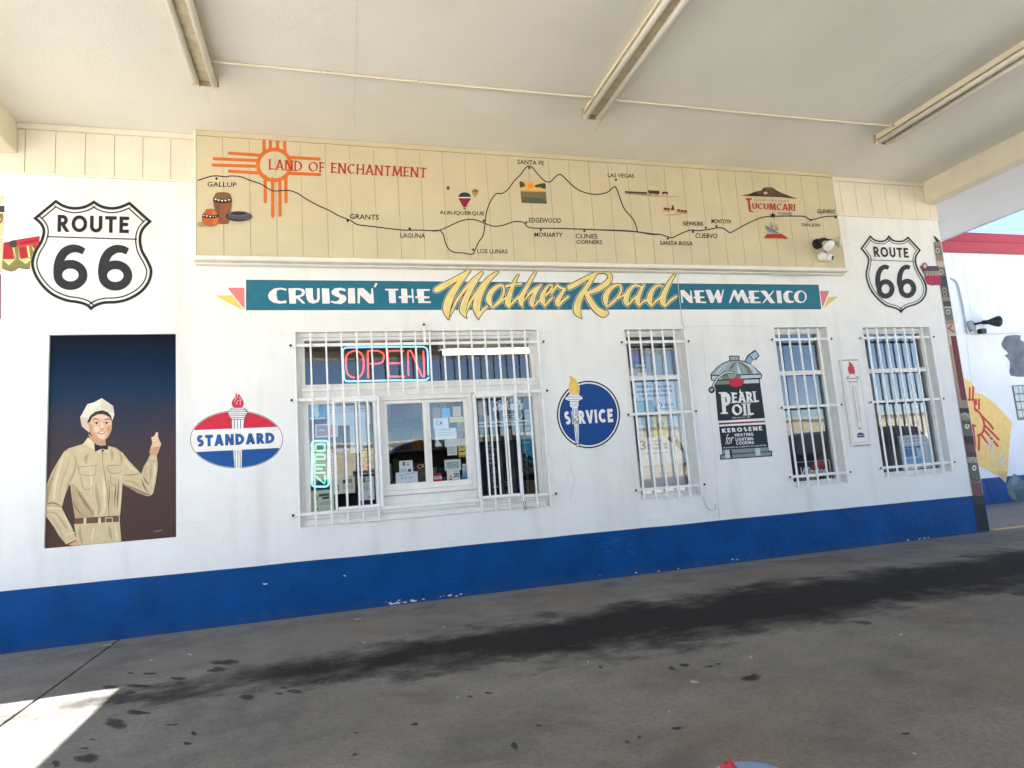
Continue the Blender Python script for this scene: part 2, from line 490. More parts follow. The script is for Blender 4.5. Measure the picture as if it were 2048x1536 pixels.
    col = mix(math_('MULTIPLY', rng(grit, .58, .70), .55), col, (.30, .285, .26))
    col = mix(math_('MULTIPLY', rng(grit, .42, .32), .6), col, (.04, .039, .038))
    col = mix(math_('MULTIPLY', inner, .6), col, (.012, .0115, .0118))
    L(col, p.inputs['Base Color'])
    p.inputs['Roughness'].default_value = .85
    p.inputs['Specular IOR Level'].default_value = .12
    bp = n.nodes.new('ShaderNodeBump'); bp.inputs['Strength'].default_value = .35; bp.inputs['Distance'].default_value = .006
    L(math_('MULTIPLY_ADD', n3, .5, n2), bp.inputs['Height']); L(bp.outputs[0], p.inputs['Normal'])
    return m
def stucco():
    m = mat('white_stucco', None, .85, .04, 2.2, .6, 55, linear=(.82, .82, .81), big=2.4, spec=.2)
    n = m.node_tree; L = n.links.new; p = n.nodes['Principled BSDF']
    src = p.inputs['Base Color'].links[0].from_socket
    geo = [q for q in n.nodes if q.bl_idname == 'ShaderNodeNewGeometry'][0]
    st = n.nodes.new('ShaderNodeVectorMath'); st.operation = 'MULTIPLY'; st.inputs[1].default_value = (5, 5, .7); L(geo.outputs['Position'], st.inputs[0])
    nz = n.nodes.new('ShaderNodeTexNoise'); nz.inputs['Scale'].default_value = 1.0; nz.inputs['Detail'].default_value = 8; L(st.outputs[0], nz.inputs['Vector'])
    mr = n.nodes.new('ShaderNodeMapRange'); mr.inputs[1].default_value = .54; mr.inputs[2].default_value = .8; mr.inputs[4].default_value = .45; L(nz.outputs['Fac'], mr.inputs[0])
    n2 = n.nodes.new('ShaderNodeTexNoise'); n2.inputs['Scale'].default_value = 26; n2.inputs['Detail'].default_value = 4; L(geo.outputs['Position'], n2.inputs['Vector'])
    m2 = n.nodes.new('ShaderNodeMapRange'); m2.inputs[1].default_value = .70; m2.inputs[2].default_value = .78; m2.inputs[4].default_value = .55; L(n2.outputs['Fac'], m2.inputs[0])
    mx = n.nodes.new('ShaderNodeMix'); mx.data_type = 'RGBA'; mx.inputs[7].default_value = (.60, .57, .52, 1); L(mr.outputs[0], mx.inputs[0]); L(src, mx.inputs[6])
    my = n.nodes.new('ShaderNodeMix'); my.data_type = 'RGBA'; my.inputs[7].default_value = (.50, .48, .46, 1); L(m2.outputs[0], my.inputs[0]); L(mx.outputs[2], my.inputs[6])
    L(my.outputs[2], p.inputs['Base Color'])
    return m
def wood(name, c, var=.06, bump=.5):
    m = mat(name, None, .7, var, 3, 0, linear=c)
    n = m.node_tree; L = n.links.new; p = n.nodes['Principled BSDF']
    geo = [q for q in n.nodes if q.bl_idname == 'ShaderNodeNewGeometry'][0]
    st = n.nodes.new('ShaderNodeVectorMath'); st.operation = 'MULTIPLY'; st.inputs[1].default_value = (60, 60, 5); L(geo.outputs['Position'], st.inputs[0])
    nz = n.nodes.new('ShaderNodeTexNoise'); nz.inputs['Scale'].default_value = 1.6; nz.inputs['Detail'].default_value = 6; nz.inputs['Distortion'].default_value = 1.2
    L(st.outputs[0], nz.inputs['Vector'])
    bp = n.nodes.new('ShaderNodeBump'); bp.inputs['Strength'].default_value = bump; bp.inputs['Distance'].default_value = .004
    L(nz.outputs['Fac'], bp.inputs['Height']); L(bp.outputs[0], p.inputs['Normal'])
    return m
def glass(name, refl=.2, tint=(.70, .76, .78)):
    m = bpy.data.materials.new(name); m.use_nodes = True
    n = m.node_tree; L = n.links.new
    n.nodes.remove(n.nodes['Principled BSDF'])
    out = n.nodes['Material Output']
    tr = n.nodes.new('ShaderNodeBsdfTransparent'); tr.inputs[0].default_value = (*tint, 1)
    gl = n.nodes.new('ShaderNodeBsdfGlossy'); gl.inputs['Roughness'].default_value = .0; gl.inputs[0].default_value = (.95, .97, 1, 1)
    lw = n.nodes.new('ShaderNodeLayerWeight'); lw.inputs[0].default_value = .22
    ma = n.nodes.new('ShaderNodeMath'); ma.operation = 'MULTIPLY_ADD'; ma.inputs[1].default_value = .8; ma.inputs[2].default_value = refl
    L(lw.outputs['Fresnel'], ma.inputs[0])
    geo = n.nodes.new('ShaderNodeNewGeometry')
    nz = n.nodes.new('ShaderNodeTexNoise'); nz.inputs['Scale'].default_value = 2.2; nz.inputs['Detail'].default_value = 1; L(geo.outputs['Position'], nz.inputs['Vector'])
    bp = n.nodes.new('ShaderNodeBump'); bp.inputs['Strength'].default_value = .035; bp.inputs['Distance'].default_value = .02
    L(nz.outputs['Fac'], bp.inputs['Height']); L(bp.outputs[0], gl.inputs['Normal'])
    mx = n.nodes.new('ShaderNodeMixShader'); L(ma.outputs[0], mx.inputs[0]); L(tr.outputs[0], mx.inputs[1]); L(gl.outputs[0], mx.inputs[2])
    L(mx.outputs[0], out.inputs[0]); MATS[name] = m
    return m
M_CON = concrete(); M_STUC = stucco()
M_BLUE = mat('blue_wall_paint', None, .5, .16, 3.5, .5, 55, linear=(.0006, .062, .235), big=2.2, spec=.12)
def dirty_foot(m):
    n = m.node_tree; L = n.links.new; p = n.nodes['Principled BSDF']; src = p.inputs['Base Color'].links[0].from_socket
    geo = [q for q in n.nodes if q.bl_idname == 'ShaderNodeNewGeometry'][0]
    sp = n.nodes.new('ShaderNodeSeparateXYZ'); L(geo.outputs['Position'], sp.inputs[0])
    nz = n.nodes.new('ShaderNodeTexNoise'); nz.inputs['Scale'].default_value = 7; nz.inputs['Detail'].default_value = 9; nz.inputs['Roughness'].default_value = .7; L(geo.outputs['Position'], nz.inputs['Vector'])
    a = n.nodes.new('ShaderNodeMath'); a.operation = 'MULTIPLY_ADD'; a.inputs[1].default_value = -.22; L(nz.outputs['Fac'], a.inputs[0]); L(sp.outputs[2], a.inputs[2])
    mr = n.nodes.new('ShaderNodeMapRange'); mr.inputs[1].default_value = -.03; mr.inputs[2].default_value = -.10; mr.inputs[4].default_value = .28; L(a.outputs[0], mr.inputs[0])
    mx = n.nodes.new('ShaderNodeMix'); mx.data_type = 'RGBA'; mx.inputs[7].default_value = (.06, .07, .09, 1); L(mr.outputs[0], mx.inputs[0]); L(src, mx.inputs[6])
    n2 = n.nodes.new('ShaderNodeTexNoise'); n2.inputs['Scale'].default_value = 30; n2.inputs['Detail'].default_value = 5; L(geo.outputs['Position'], n2.inputs['Vector'])
    m2 = n.nodes.new('ShaderNodeMapRange'); m2.inputs[1].default_value = .66; m2.inputs[2].default_value = .76; m2.inputs[4].default_value = .5; L(n2.outputs['Fac'], m2.inputs[0])
    my = n.nodes.new('ShaderNodeMix'); my.data_type = 'RGBA'; my.inputs[7].default_value = (.02, .11, .30, 1); L(m2.outputs[0], my.inputs[0]); L(mx.outputs[2], my.inputs[6])
    L(my.outputs[2], p.inputs['Base Color'])
dirty_foot(M_BLUE)
M_CEIL = mat('cream_ceiling_plaster', None, .85, .07, .8, .35, 120, linear=(.80, .78, .705), big=.5, spec=.15)
M_CREAM = mat('cream_beam_paint', None, .7, .06, 4, .25, 60, linear=(.74, .68, .54), spec=.25)
M_SOFF = mat('white_soffit_paint', None, .7, .04, 2, .2, 60, linear=(.78, .79, .80))
M_SIDE = wood('cream_siding', (.76, .70, .58))
M_BOARD = wood('beige_board', (.60, .525, .36), .05, .35)
M_TRIM = mat('white_trim', None, .6, .05, 6, .15, 60, linear=(.78, .76, .70))
M_GROOVE = mat('board_groove', None, .9, .05, 5, 0, linear=(.50, .38, .19))  # brown backing showing in the grooves between the board planks
M_GROOVE2 = mat('siding_groove', None, .9, .05, 5, 0, linear=(.62, .52, .40))
M_WHITE = mat('white_window_paint', None, .5, .05, 12, .12, 80, linear=(.80, .79, .76))
M_IRON = mat('white_iron_paint', None, .45, .05, 20, .1, 90, linear=(.86, .86, .86))
M_BLK = mat('black_metal', None, .45, .1, 20, .1, 90, linear=(.02, .02, .022))
M_GLASS = glass('window_glass', .04, (.96, .97, .97))
M_DARK = mat('dark_interior', None, .8, .1, 4, 0, linear=(.05, .045, .04))
M_RED = mat('red_metal_roof', None, .45, .06, 5, .05, 40, linear=(.34, .006, .05))
M_ASPH = mat('asphalt', None, .9, .15, 3, .3, 60, linear=(.05, .05, .052))

# ------------------------------------------------------------------ ground
E0 = 1500
tag(obj('ground', [(-E0, -E0, -.035), (E0, -E0, -.035), (E0, E0, -.035), (-E0, E0, -.035)], [(0, 1, 2, 3)],
        mat('dry_earth', None, .95, .15, .6, .3, 30, linear=(.34, .30, .24))), kind='structure')
fc = tag(obj('forecourt', [(-16, -17, -.030), (20, -17, -.030), (20, 6, -.030), (-16, 6, -.030)], [(0, 1, 2, 3)],
             mat('dark_joint_filler', None, .9, .1, 8, 0, linear=(.018, .018, .018))), kind='structure')
J = .007
M_BOUNCE = mat('bounce_concrete', None, .85, .10, 1.5, .3, 50, linear=(.50, .475, .42), big=1)  # unseen outer slabs, brightened to bounce light up onto the canopy ceiling
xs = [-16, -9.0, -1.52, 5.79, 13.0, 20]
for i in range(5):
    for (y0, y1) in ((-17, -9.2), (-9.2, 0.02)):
        box('concrete_slab', xs[i] + J, xs[i + 1] - J, y0 + J, y1 - J, -.028, 0, M_CON if y1 > 0 and 0 < i < 4 else M_BOUNCE, fc, .004)
# apron between the shop and the garage wing
box('concrete_slab', 6.79, 20 - J, .02 + J, 6, -.028, 0, M_CON, fc, .004)
st_ = tag(obj('street', [(-E0, -30, -.031), (E0, -30, -.031), (E0, -17, -.031), (-E0, -17, -.031)], [(0, 1, 2, 3)], M_ASPH), kind='structure')
for k in range(14):
    x = -40 + k * 7
    obj('lane_marking', [(x, -23.6, -.026), (x + 3, -23.6, -.026), (x + 3, -23.45, -.026), (x, -23.45, -.026)], [(0, 1, 2, 3)], paint(225, 180, 60), st_)
# painted yellow line on the apron
obj('yellow_line', [(6.83, -.03, .004), (20, -.03, .004), (20, .07, .004), (6.83, .07, .004)], [(0, 1, 2, 3)],
    mat('worn_yellow_line', None, .7, .25, 12, 0, linear=(.62, .42, .14)), fc)

# crisp oil drips and gum on the slabs
def spots(name, lst, cols, z0):
    mb = MB()
    for k, (px, py, rx, ry) in enumerate(lst):
        ph = random.random() * 9
        for li, (sc, c) in enumerate(cols):
            pts = []
            for q in range(16):
                t = 2 * math.pi * (q + .25 * math.sin(ph + q)) / 16; w = sc * (1 + .2 * math.sin(2 * t + ph) + .13 * math.sin(3 * t + ph * 2) + .08 * math.sin(5 * t + ph) + random.uniform(-.14, .14))
                x, y = FL(px + rx * w * math.cos(t), py + ry * w * math.sin(t)); pts.append((x, y, z0 + li * .0004 + k * 2e-5))
            mb.add(pts, [tuple(range(16))], c)
    o = mb.build(name, fc); o['kind'] = 'stuff'
O1 = mat('oil_halo', None, .85, .2, 20, 0, linear=(.085, .082, .080), spec=.1); O2 = mat('oil_core', None, .7, .2, 20, 0, linear=(.038, .036, .036), spec=.12)
sp_ = [(x / 2, y / 2 + 1080, a / 2, b / 2) for x, y, a, b in ((520, 612, 25, 8), (523, 533, 12, 4), (600, 535, 25, 5), (715, 555, 30, 7), (725, 573, 22, 5), (550, 690, 40, 10), (465, 735, 45, 18), (345, 875, 45, 20), (225, 895, 18, 12), (775, 775, 12, 8), (750, 815, 16, 8),
   (690, 740, 25, 4), (1290, 570, 20, 8), (1330, 566, 14, 5), (1135, 592, 14, 6), (1180, 607, 40, 7), (1115, 615, 14, 6), (1380, 562, 14, 6), (1660, 738, 14, 7), (1425, 773, 10, 5), (1420, 860, 14, 5),
   (1880, 627, 12, 4), (1955, 613, 16, 5), (640, 635, 45, 14), (580, 630, 40, 12), (480, 650, 30, 8), (560, 585, 50, 8), (990, 630, 40, 10), (870, 520, 40, 10), (900, 490, 50, 12), (440, 590, 40, 7), (340, 835, 16, 5), (370, 800, 14, 3))]
sp_ += [(x / 2 + 1024, y / 2 + 1000, a / 2, b / 2) for x, y, a, b in ((690, 662, 18, 8), (790, 667, 18, 5), (825, 657, 12, 4), (640, 675, 14, 7), (355, 670, 8, 6), (960, 712, 35, 14), (108, 904, 12, 5), (660, 915, 18, 7), (510, 950, 10, 5), (1575, 937, 18, 6),
   (10, 985, 16, 14), (460, 970, 12, 5))]
spots('oil_spots', sp_, ((1.0, O1), (.74, O2)), .0010)
G1 = mat('chewing_gum', None, .8, .1, 20, 0, linear=(.33, .31, .29))
spots('gum_spots', [(x / 2 + 1024, y / 2 + 1000, a / 2, b / 2) for x, y, a, b in ((730, 730, 18, 6), (955, 630, 8, 4), (1555, 540, 8, 4), (628, 847, 4, 4), (305, 650, 3, 5), (1610, 1018, 9, 4), (1480, 170, 6, 4), (1232, 205, 14, 3))] + [(x / 2, y / 2 + 1080, a / 2, b / 2) for x, y, a, b in ((760, 460, 10, 4), (1430, 318, 16, 3), (430, 422, 18, 4), (605, 482, 4, 4), (1455, 412, 4, 4), (1830, 632, 4, 4), (1775, 350, 5, 3))], ((1.0, G1),), .0030)

# ------------------------------------------------------------------ shop building
XR = 6.772
bld = thing('filling_station', 'white stucco filling station shop with blue base band and barred windows', 'building', (2.2, 0, 0))
OPEN = {'service': (-.25, 1.852, .68, 2.262), 'w2': (2.714, 3.349, .656, 2.255), 'w3': (4.385, 5.031, .645, 2.26), 'w4': (5.494, 6.405, .66, 2.25),
        'niche': (-2.004, -1.143, .69, 2.259)}
DEPTH = {'service': .16, 'w2': .15, 'w3': .15, 'w4': .15, 'niche': .022}
ZT = 4.12
def wall_mesh(x0, x1, z0, z1, holes, depth):
    X = sorted({x0, x1, *[v for h in holes.values() for v in h[:2]]}); Zs = sorted({z0, z1, *[v for h in holes.values() for v in h[2:]]})
    vs = []; fs = []
    def quad(*q): 
        b = len(vs); vs.extend(q); fs.append((b, b + 1, b + 2, b + 3))
    for i in range(len(X) - 1):
        for j in range(len(Zs) - 1):
            cx, cz = (X[i] + X[i + 1]) / 2, (Zs[j] + Zs[j + 1]) / 2
            if any(h[0] < cx < h[1] and h[2] < cz < h[3] for h in holes.values()): continue
            quad((X[i], 0, Zs[j]), (X[i + 1], 0, Zs[j]), (X[i + 1], 0, Zs[j + 1]), (X[i], 0, Zs[j + 1]))
    for k, (a, b, c, d) in holes.items():
        D = depth[k]
        quad((a, 0, c), (b, 0, c), (b, D, c), (a, D, c)); quad((a, 0, d), (a, D, d), (b, D, d), (b, 0, d))
        quad((a, 0, c), (a, D, c), (a, D, d), (a, 0, d)); quad((b, 0, c), (b, 0, d), (b, D, d), (b, D, c))
    return vs, fs
vs, fs = wall_mesh(-7.5, XR, -.02, ZT, OPEN, DEPTH)
b0 = len(vs)                                     # right flank and top of the wall
vs += [(XR, 0, -.02), (XR, 5.5, -.02), (XR, 5.5, ZT), (XR, 0, ZT), (-7.5, 0, ZT), (-7.5, 5.5, ZT), (-7.5, 0, -.02), (-7.5, 5.5, -.02)]
fs += [(b0, b0 + 1, b0 + 2, b0 + 3), (b0 + 4, b0 + 3, b0 + 2, b0 + 5), (b0 + 6, b0 + 4, b0 + 5, b0 + 7), (b0 + 7, b0 + 5, b0 + 2, b0 + 1)]
obj('wall', vs, fs, M_STUC, bld)
# blue base band, 4 mm thick coat
zl, zr = .424, .389
def zband(x): return zl + (zr - zl) * (x + 2.3) / 9.0
N = 60; vs = []; fs = []
for i in range(N + 1):
    x = -7.5 + (XR - .0 + 7.5) * i / N
    zt = zband(x) + random.uniform(-.002, .002)
    vs += [(x, -.004, -.02), (x, -.004, zt), (x, .0, zt)]
for i in range(N):
    a = i * 3; fs += [(a, a + 3, a + 4, a + 1), (a + 1, a + 4, a + 5, a + 2)]
obj('base_band', vs, fs, M_BLUE, bld)
# chips of bare plaster along the foot of the band
mb = MB(); mw = mat('bare_plaster', None, .9, .1, 20, .3, 60, linear=(.62, .62, .60))
for (px, py, n_, sp) in ((790, 1206, 16, 24), (835, 1202, 8, 24), (900, 1190, 5, 60), (1480, 1120, 4, 60), (1840, 1081, 5, 40), (1250, 1150, 4, 120), (528, 1168, 2, 3), (692, 1154, 2, 3)):
    for k in range(n_):
        x, z = W(px + random.gauss(0, sp * .45), py + random.gauss(0, 2.5), -.005)
        z = max(z, .012); r = random.uniform(.003, .016)
        pts = [(x + r * random.uniform(.7, 1.5) * math.cos(t), -.0048 - k * 4e-5, z + r * .5 * random.uniform(.6, 1.2) * math.sin(t)) for t in (0, .9, 1.8, 2.7, 3.6, 4.5, 5.4)]
        mb.add(pts, [tuple(range(7))], mw)
mb.build('paint_chips', bld)['kind'] = 'stuff'
# scratches in the paint of the band
mb = MB(); mscr = mat('pale_scratch', None, .8, .1, 20, 0, linear=(.10, .20, .42))
for k in range(46):
    if k < 30: x, z = W(1225 + random.gauss(0, 30), 1088 + random.gauss(0, 10), -.005)
    else: x = random.uniform(-2, 6); z = random.uniform(.06, .36)
    a = random.uniform(-.5, .5); l = random.uniform(.02, .09); w = .0011
    d = (math.cos(a) * l, math.sin(a) * l)
    mb.add([(x, -.0052 - k * 2e-5, z), (x + d[0], -.0052 - k * 2e-5, z + d[1]), (x + d[0], -.0052 - k * 2e-5, z + d[1] + w), (x, -.0052 - k * 2e-5, z + w)], [(0, 1, 2, 3)], mscr)
mb.build('scratches', bld)['kind'] = 'stuff'
# slightly proud plaster patch where an old opening was filled
x0, z1 = W(1397, 655); x1, z0 = W(1560, 1033); x1 = W(1530, 655)[0]
box('plaster_patch', x0, x1, -.0022, .05, .41, z1, M_STUC, bld, .0015)
mb = MB()
for pts in (((1366, 655), (1420, 652), (1520, 653)), ((1404, 660), (1412, 760), (1430, 900), (1438, 1038)), ((1140, 925), (1150, 960), (1140, 1000))):
    q = [W(*p, -.001) for p in pts]
    for r in ribbon(q, .0022):
        mb.add([(p[0], -.0026, p[1]) for p in r], [(0, 1, 2, 3)], mat('hairline_crack', None, .9, .05, 9, 0, linear=(.45, .44, .43)))
mb.build('cracks', bld)['kind'] = 'stuff'

# plank siding left and right of the map board
def siding(xa, xb, zb, zt, grooves, nm='siding_plank'):
    box('siding_backing', xa, xb, -.004, -.0005, zb, zt, M_GROOVE2, bld)
    g = [xa] + grooves + [xb]
    for i in range(len(g) - 1):
        a, b = g[i] + (.0025 if i else 0), g[i + 1] - (.0025 if i < len(g) - 2 else 0)
        box(nm, a, b, -.012, -.0042, zb, zt, M_SIDE, bld, .002)
ZC = 3.93
siding(-3.6, -.976, 3.527, 3.885, [-3.41 + .2032 * k for k in range(12)])
gr = [W(px, 400, -.01)[0] for px in (1685, 1711, 1736, 1761, 1786, 1810)]
siding(5.287, XR, 3.502, 3.885, [5.45 + .2032 * k for k in range(7)])
for (a, b) in ((-3.6, -.976), (5.287, XR)):
    box('crown_strip', a, b, -.034, -.0005, 3.885, ZC - .001, M_SIDE, bld, .003)
box('siding_drip', -3.6, -.976, -.022, -.0005, 3.517, 3.527, M_TRIM, bld)
box('siding_drip', 5.287, XR, -.022, -.0005, 3.490, 3.502, M_TRIM, bld)

# interior of the shop
mi = MB(); MI = mat('interior_wall', None, .8, .1, 2, 0, linear=(.16, .145, .125))
def room(x0, x1, y0, y1, z0, z1):
    v = [(x0, y0, z0), (x1, y0, z0), (x1, y1, z0), (x0, y1, z0), (x0, y0, z1), (x1, y0, z1), (x1, y1, z1), (x0, y1, z1)]
    obj('interior_floor', v[:4], [(0, 1, 2, 3)], mat('vinyl_floor', None, .5, .1, 6, 0, linear=(.14, .12, .10)), bld)
    obj('interior_ceiling', v[4:], [(0, 1, 2, 3)], mat('interior_ceiling', None, .8, .05, 2, 0, linear=(.34, .32, .27)), bld)
    obj('interior_wall', [v[2], v[3], v[7], v[6]], [(0, 1, 2, 3)], MI, bld)
    obj('interior_wall', [v[1], v[2], v[6], v[5]], [(0, 1, 2, 3)], MI, bld)
    obj('interior_wall', [v[0], v[3], v[7], v[4]], [(0, 1, 2, 3)], MI, bld)
room(-.6, 6.7, .162, 4.6, .02, 2.75)

def frame_rect(mb, x0, x1, z0, z1, t, y0, y1, m, tb=None):
    tb = tb or t
    mb.box(x0, x0 + t, y0, y1, z0, z1, m, .003); mb.box(x1 - t, x1, y0, y1, z0, z1, m, .003)
    mb.box(x0 + t, x1 - t, y0 + .001, y1 - .001, z1 - t, z1, m, .003); mb.box(x0 + t, x1 - t, y0 + .001, y1 - .001, z0, z0 + tb, m, .003)
# three plain sash windows
YG = .105
for key, railpx in (('w2', (1300, 757)), ('w3', (1600, 747)), ('w4', (1790, 742))):
    a, b, c, d = OPEN[key]
    zr_ = W(*railpx, .08)[1]
    mb = MB(); frame_rect(mb, a, b, c, d, .035, .075, .148, M_WHITE, .03)
    win = mb.build('window', bld)
    mb = MB(); frame_rect(mb, a + .035, b - .035, c + .03, zr_ + .012, .018, .09, .12, M_WHITE); mb.build('lower_sash', win)
    mb = MB(); frame_rect(mb, a + .035, b - .035, zr_ + .015, d - .035, .018, .09, .12, M_WHITE); mb.build('upper_sash', win)
    box('meeting_rail', a + .036, b - .036,  .062, .089, zr_ - .018, zr_ + .018, M_IRON, win, .003)
    box('pane', a + .05, b - .05, YG, YG + .004, zr_ + .03, d - .05, M_GLASS, win)
    box('pane', a + .05, b - .05, YG, YG + .004, c + .045, zr_ - .003, M_GLASS, win)
    box('sill', a, b, .02, .074, c, c + .012, M_WHITE, win, .003)

# service window: transom above, hatch between two fixed lights
a, b, c, d = OPEN['service']
PX = lambda x, y, Y=.06: W(x, y, Y)
svc = MB(); frame_rect(svc, a, b, c, d, .035, .05, .155, M_WHITE, .05); win = svc.build('service_window', bld)
zt0 = PX(840, 772)[1]; zt1 = d - .037                      # transom rail height
zmid = PX(850, 790)[1]
box('transom_rail', a + .036, b - .036, .046, .15, zmid, zt0, M_WHITE, win, .004)
box('transom_rail', a + .036, b - .036, .036, .045, zt0 - .02, zt0 + .012, M_WHITE, win, .003)
mb = MB(); frame_rect(mb, a + .036, b - .036, zt0 + .013, d - .036, .028, .06, .12, M_WHITE); mb.build('transom_frame', win)
box('transom_pane', a + .06, b - .06, .085, .089, zt0 + .04, d - .06, M_GLASS, win)
xh0 = PX(760, 900)[0]; xh1 = PX(947, 890)[0]              # hatch limits
zs = c + .051
zh0 = PX(860, 985)[1]; zsill = zs
for (u, v) in ((a + .036, xh0 - .001), (xh1 + .001, b - .036)):
    mb = MB(); frame_rect(mb, u, v, zs, zmid - .001, .045, .06, .14, M_WHITE, .03); mb.build('fixed_light_frame', win)
    box('fixed_pane', u + .03, v - .03, .085, .089, zs + .02, zmid - .03, M_GLASS, win)
# apron board below hatch + hatch casement
box('hatch_apron', xh0, xh1, .042, .12, zs, zh0 - .001, M_WHITE, win, .004)
mb = MB(); frame_rect(mb, xh0, xh1, zh0, zmid - .002, .038, .022, .12, M_WHITE); mb.build('hatch_frame', win)
hx0 = xh0 + .039; hx1 = xh1 - .039; hz0 = zh0 + .039; hz1 = zmid - .041
xm = PX(856, 890, .04)[0]
mb = MB(); frame_rect(mb, hx0, xm - .001, hz0, hz1, .03, .03, .07, M_WHITE, .055); s1 = mb.build('hatch_sash', win)
mb = MB(); frame_rect(mb, xm, hx1, hz0 + .0, hz1, .03, .045, .085, M_WHITE, .05); s2 = mb.build('hatch_sash', win)
box('pane', hx0 + .02, xm - .02, .05, .054, hz0 + .03, hz1 - .02, M_GLASS, win)
box('pane', xm + .02, hx1 - .02, .065, .069, hz0 + .03, hz1 - .02, M_GLASS, win)
box('sill_ledge', a + .3, b - .05, -.012, .05, c - .004, c + .035, M_WHITE, win, .006)

# ------------------------------------------------------------------ canopy
can = thing('canopy', 'cream drive-through canopy with plaster ceiling over the forecourt', 'canopy', (2.18, -4.4, 0))
YF = -8.8
obj('ceiling', [(-2.241, YF + .3, ZC), (6.61, YF + .3, ZC), (6.61, -.001, ZC), (-2.241, -.001, ZC)], [(0, 3, 2, 1)], M_CEIL, can)
ZB = 3.68
box('beam', -2.385, -2.241, YF + .3, -.018, ZB, 4.05, M_CREAM, can, .006)
box('beam', 6.61, 6.757, YF + .3, -.018, ZB, 4.05, M_CREAM, can, .006)
box('beam', -2.385, 6.757, YF + .12, YF + .3, ZB, 4.05, M_CREAM, can, .006)
box('side_soffit', 6.7575, 8.06, YF, 1.9, ZB - .002, 3.75, M_SOFF, can)
box('side_soffit', -3.70, -2.3855, YF, -.036, ZB - .002, 3.75, M_SOFF, can)
box('front_soffit', -2.385, 6.757, YF, YF + .119, ZB - .002, 3.75, M_SOFF, can)
MF = mat('navy_fascia', None, .5, .05, 4, 0, linear=(.02, .05, .20))
box('fascia', 8.0605, 8.075, YF - .016, 1.9, ZB - .012, 4.12, M_SOFF, can)
box('fascia', -3.715, -3.7005, YF - .016, -.036, ZB - .012, 4.12, M_SOFF, can)
box('fascia', -3.70, 8.06, YF - .016, YF - .0005, ZB - .012, 4.12, M_SOFF, can)
box('fascia_edge', 8.0755, 8.083, YF - .016, 1.9, ZB - .014, 3.76, MF, can)
box('roof_deck', -3.70, 8.06, YF, -.001, 4.13, 4.16, M_TRIM, can)
box('roof_deck', 6.79, 8.06, -.0005, 1.9, 4.13, 4.16, M_TRIM, can)
for x in (-2.31, 6.68):
    box('column', x - .12, x + .12, YF + .5, YF + .74, 0, ZB, M_SOFF, can, .01)
# hairline cracks in the ceiling plaster
mb = MB(); mcr = mat('ceiling_crack', None, .9, .1, 9, 0, linear=(.56, .53, .46))
for pts, w in ((((716, -60), (713, 60), (712, 140), (708, 210), (712, 262)), .002), (((1285, 145), (1270, 160), (1260, 175)), .004), (((1217, 220), (1200, 245), (1190, 263)), .006),
               (((1910, 85), (1850, 130), (1780, 180), (1720, 222)), .0035), (((410, 180), (420, 205)), .003)):
    q = smooth([FL(*p, ZC) for p in pts], 5)
    q = [(p[0] + random.uniform(-.004, .004), p[1]) for p in q]
    for r in ribbon(q, w): mb.add([(p[0], p[1], ZC - .0008) for p in r], [(0, 1, 2, 3)], mcr)
mb.build('ceiling_cracks', can)

# ------------------------------------------------------------------ garage wing on the right
YW = 2.09
wing = thing('garage_wing', 'white garage wing with red metal roof edge and blue base beyond the corner', 'building', (11, YW, 0))
box('wall', 6.9, 22, YW, YW + .3, -.02, 2.62, mat('wing_stucco', None, .85, .05, 2.5, .4, 50, linear=(.76, .78, .80), big=2), wing)
box('base_band', 6.9, 22, YW - .004, YW - .0005, -.02, .388, M_BLUE, wing)
M_WS = mat('wing_siding', None, .6, .03, 3, .1, 60, linear=(.74, .78, .82))
box('siding_backing', 6.9, 22, YW + .004, YW + .1, 2.621, 3.93, mat('wing_groove', None, .8, .03, 3, 0, linear=(.45, .48, .55)), wing)
k = 0
x = 6.9
while x < 15:
    box('siding_plank', x + .003, x + .1985, YW - .012, YW + .0035, 2.626, 3.93, M_WS, wing, .003); x += .2
box('siding_ledge', 6.9, 22, YW - .02, YW - .0005, 2.606, 2.625, M_WS, wing)
# red standing-seam roof edge
mb = MB()
for (za, zb_, y) in ((3.915, 4.03, YW - .10), (4.03, 4.13, YW - .22)):
    mb.add([(6.9, y, za), (22, y, za), (22, y - .10, zb_), (6.9, y - .10, zb_)], [(0, 1, 2, 3)], M_RED)
mb.add([(6.9, YW + .02, 3.913), (22, YW + .02, 3.913), (22, YW - .10, 3.915), (6.9, YW - .10, 3.915)], [(0, 1, 2, 3)], M_RED)
mb.add([(6.9, YW - .20, 4.03), (22, YW - .20, 4.03), (22, YW - .22, 4.03), (6.9, YW - .22, 4.03)], [(0, 1, 2, 3)], M_RED)
mb.add([(6.9, YW - .32, 4.13), (22, YW - .32, 4.13), (22, YW + .6, 4.28), (6.9, YW + .6, 4.28)], [(0, 1, 2, 3)], M_RED)
mb.build('roof_edge', wing)
gb0 = W(2024, 772, YW); gb1 = W(2048, 838, YW)
gw = .095; x0 = gb0[0]; z1 = gb0[1] ; M_GB = mat('glass_block', None, .15, .15, 30, .5, 25, linear=(.34, .40, .40), spec=.6)
box('glass_block_mortar', x0 - .01, x0 + 8 * gw + .01, YW - .003, YW - .0005, z1 - 4 * gw - .16, z1 + .01, mat('grey_mortar', None, .9, .1, 9, 0, linear=(.25, .25, .25)), wing)
for i in range(8):
    for j in range(4):
        h_ = (4 * gw + .13) / 4
        box('glass_block', x0 + i * gw + .006, x0 + (i + 1) * gw - .006, YW - .016, YW - .0032, z1 - (j + 1) * h_ + .006, z1 - j * h_ - .006, M_GB, wing, .008)
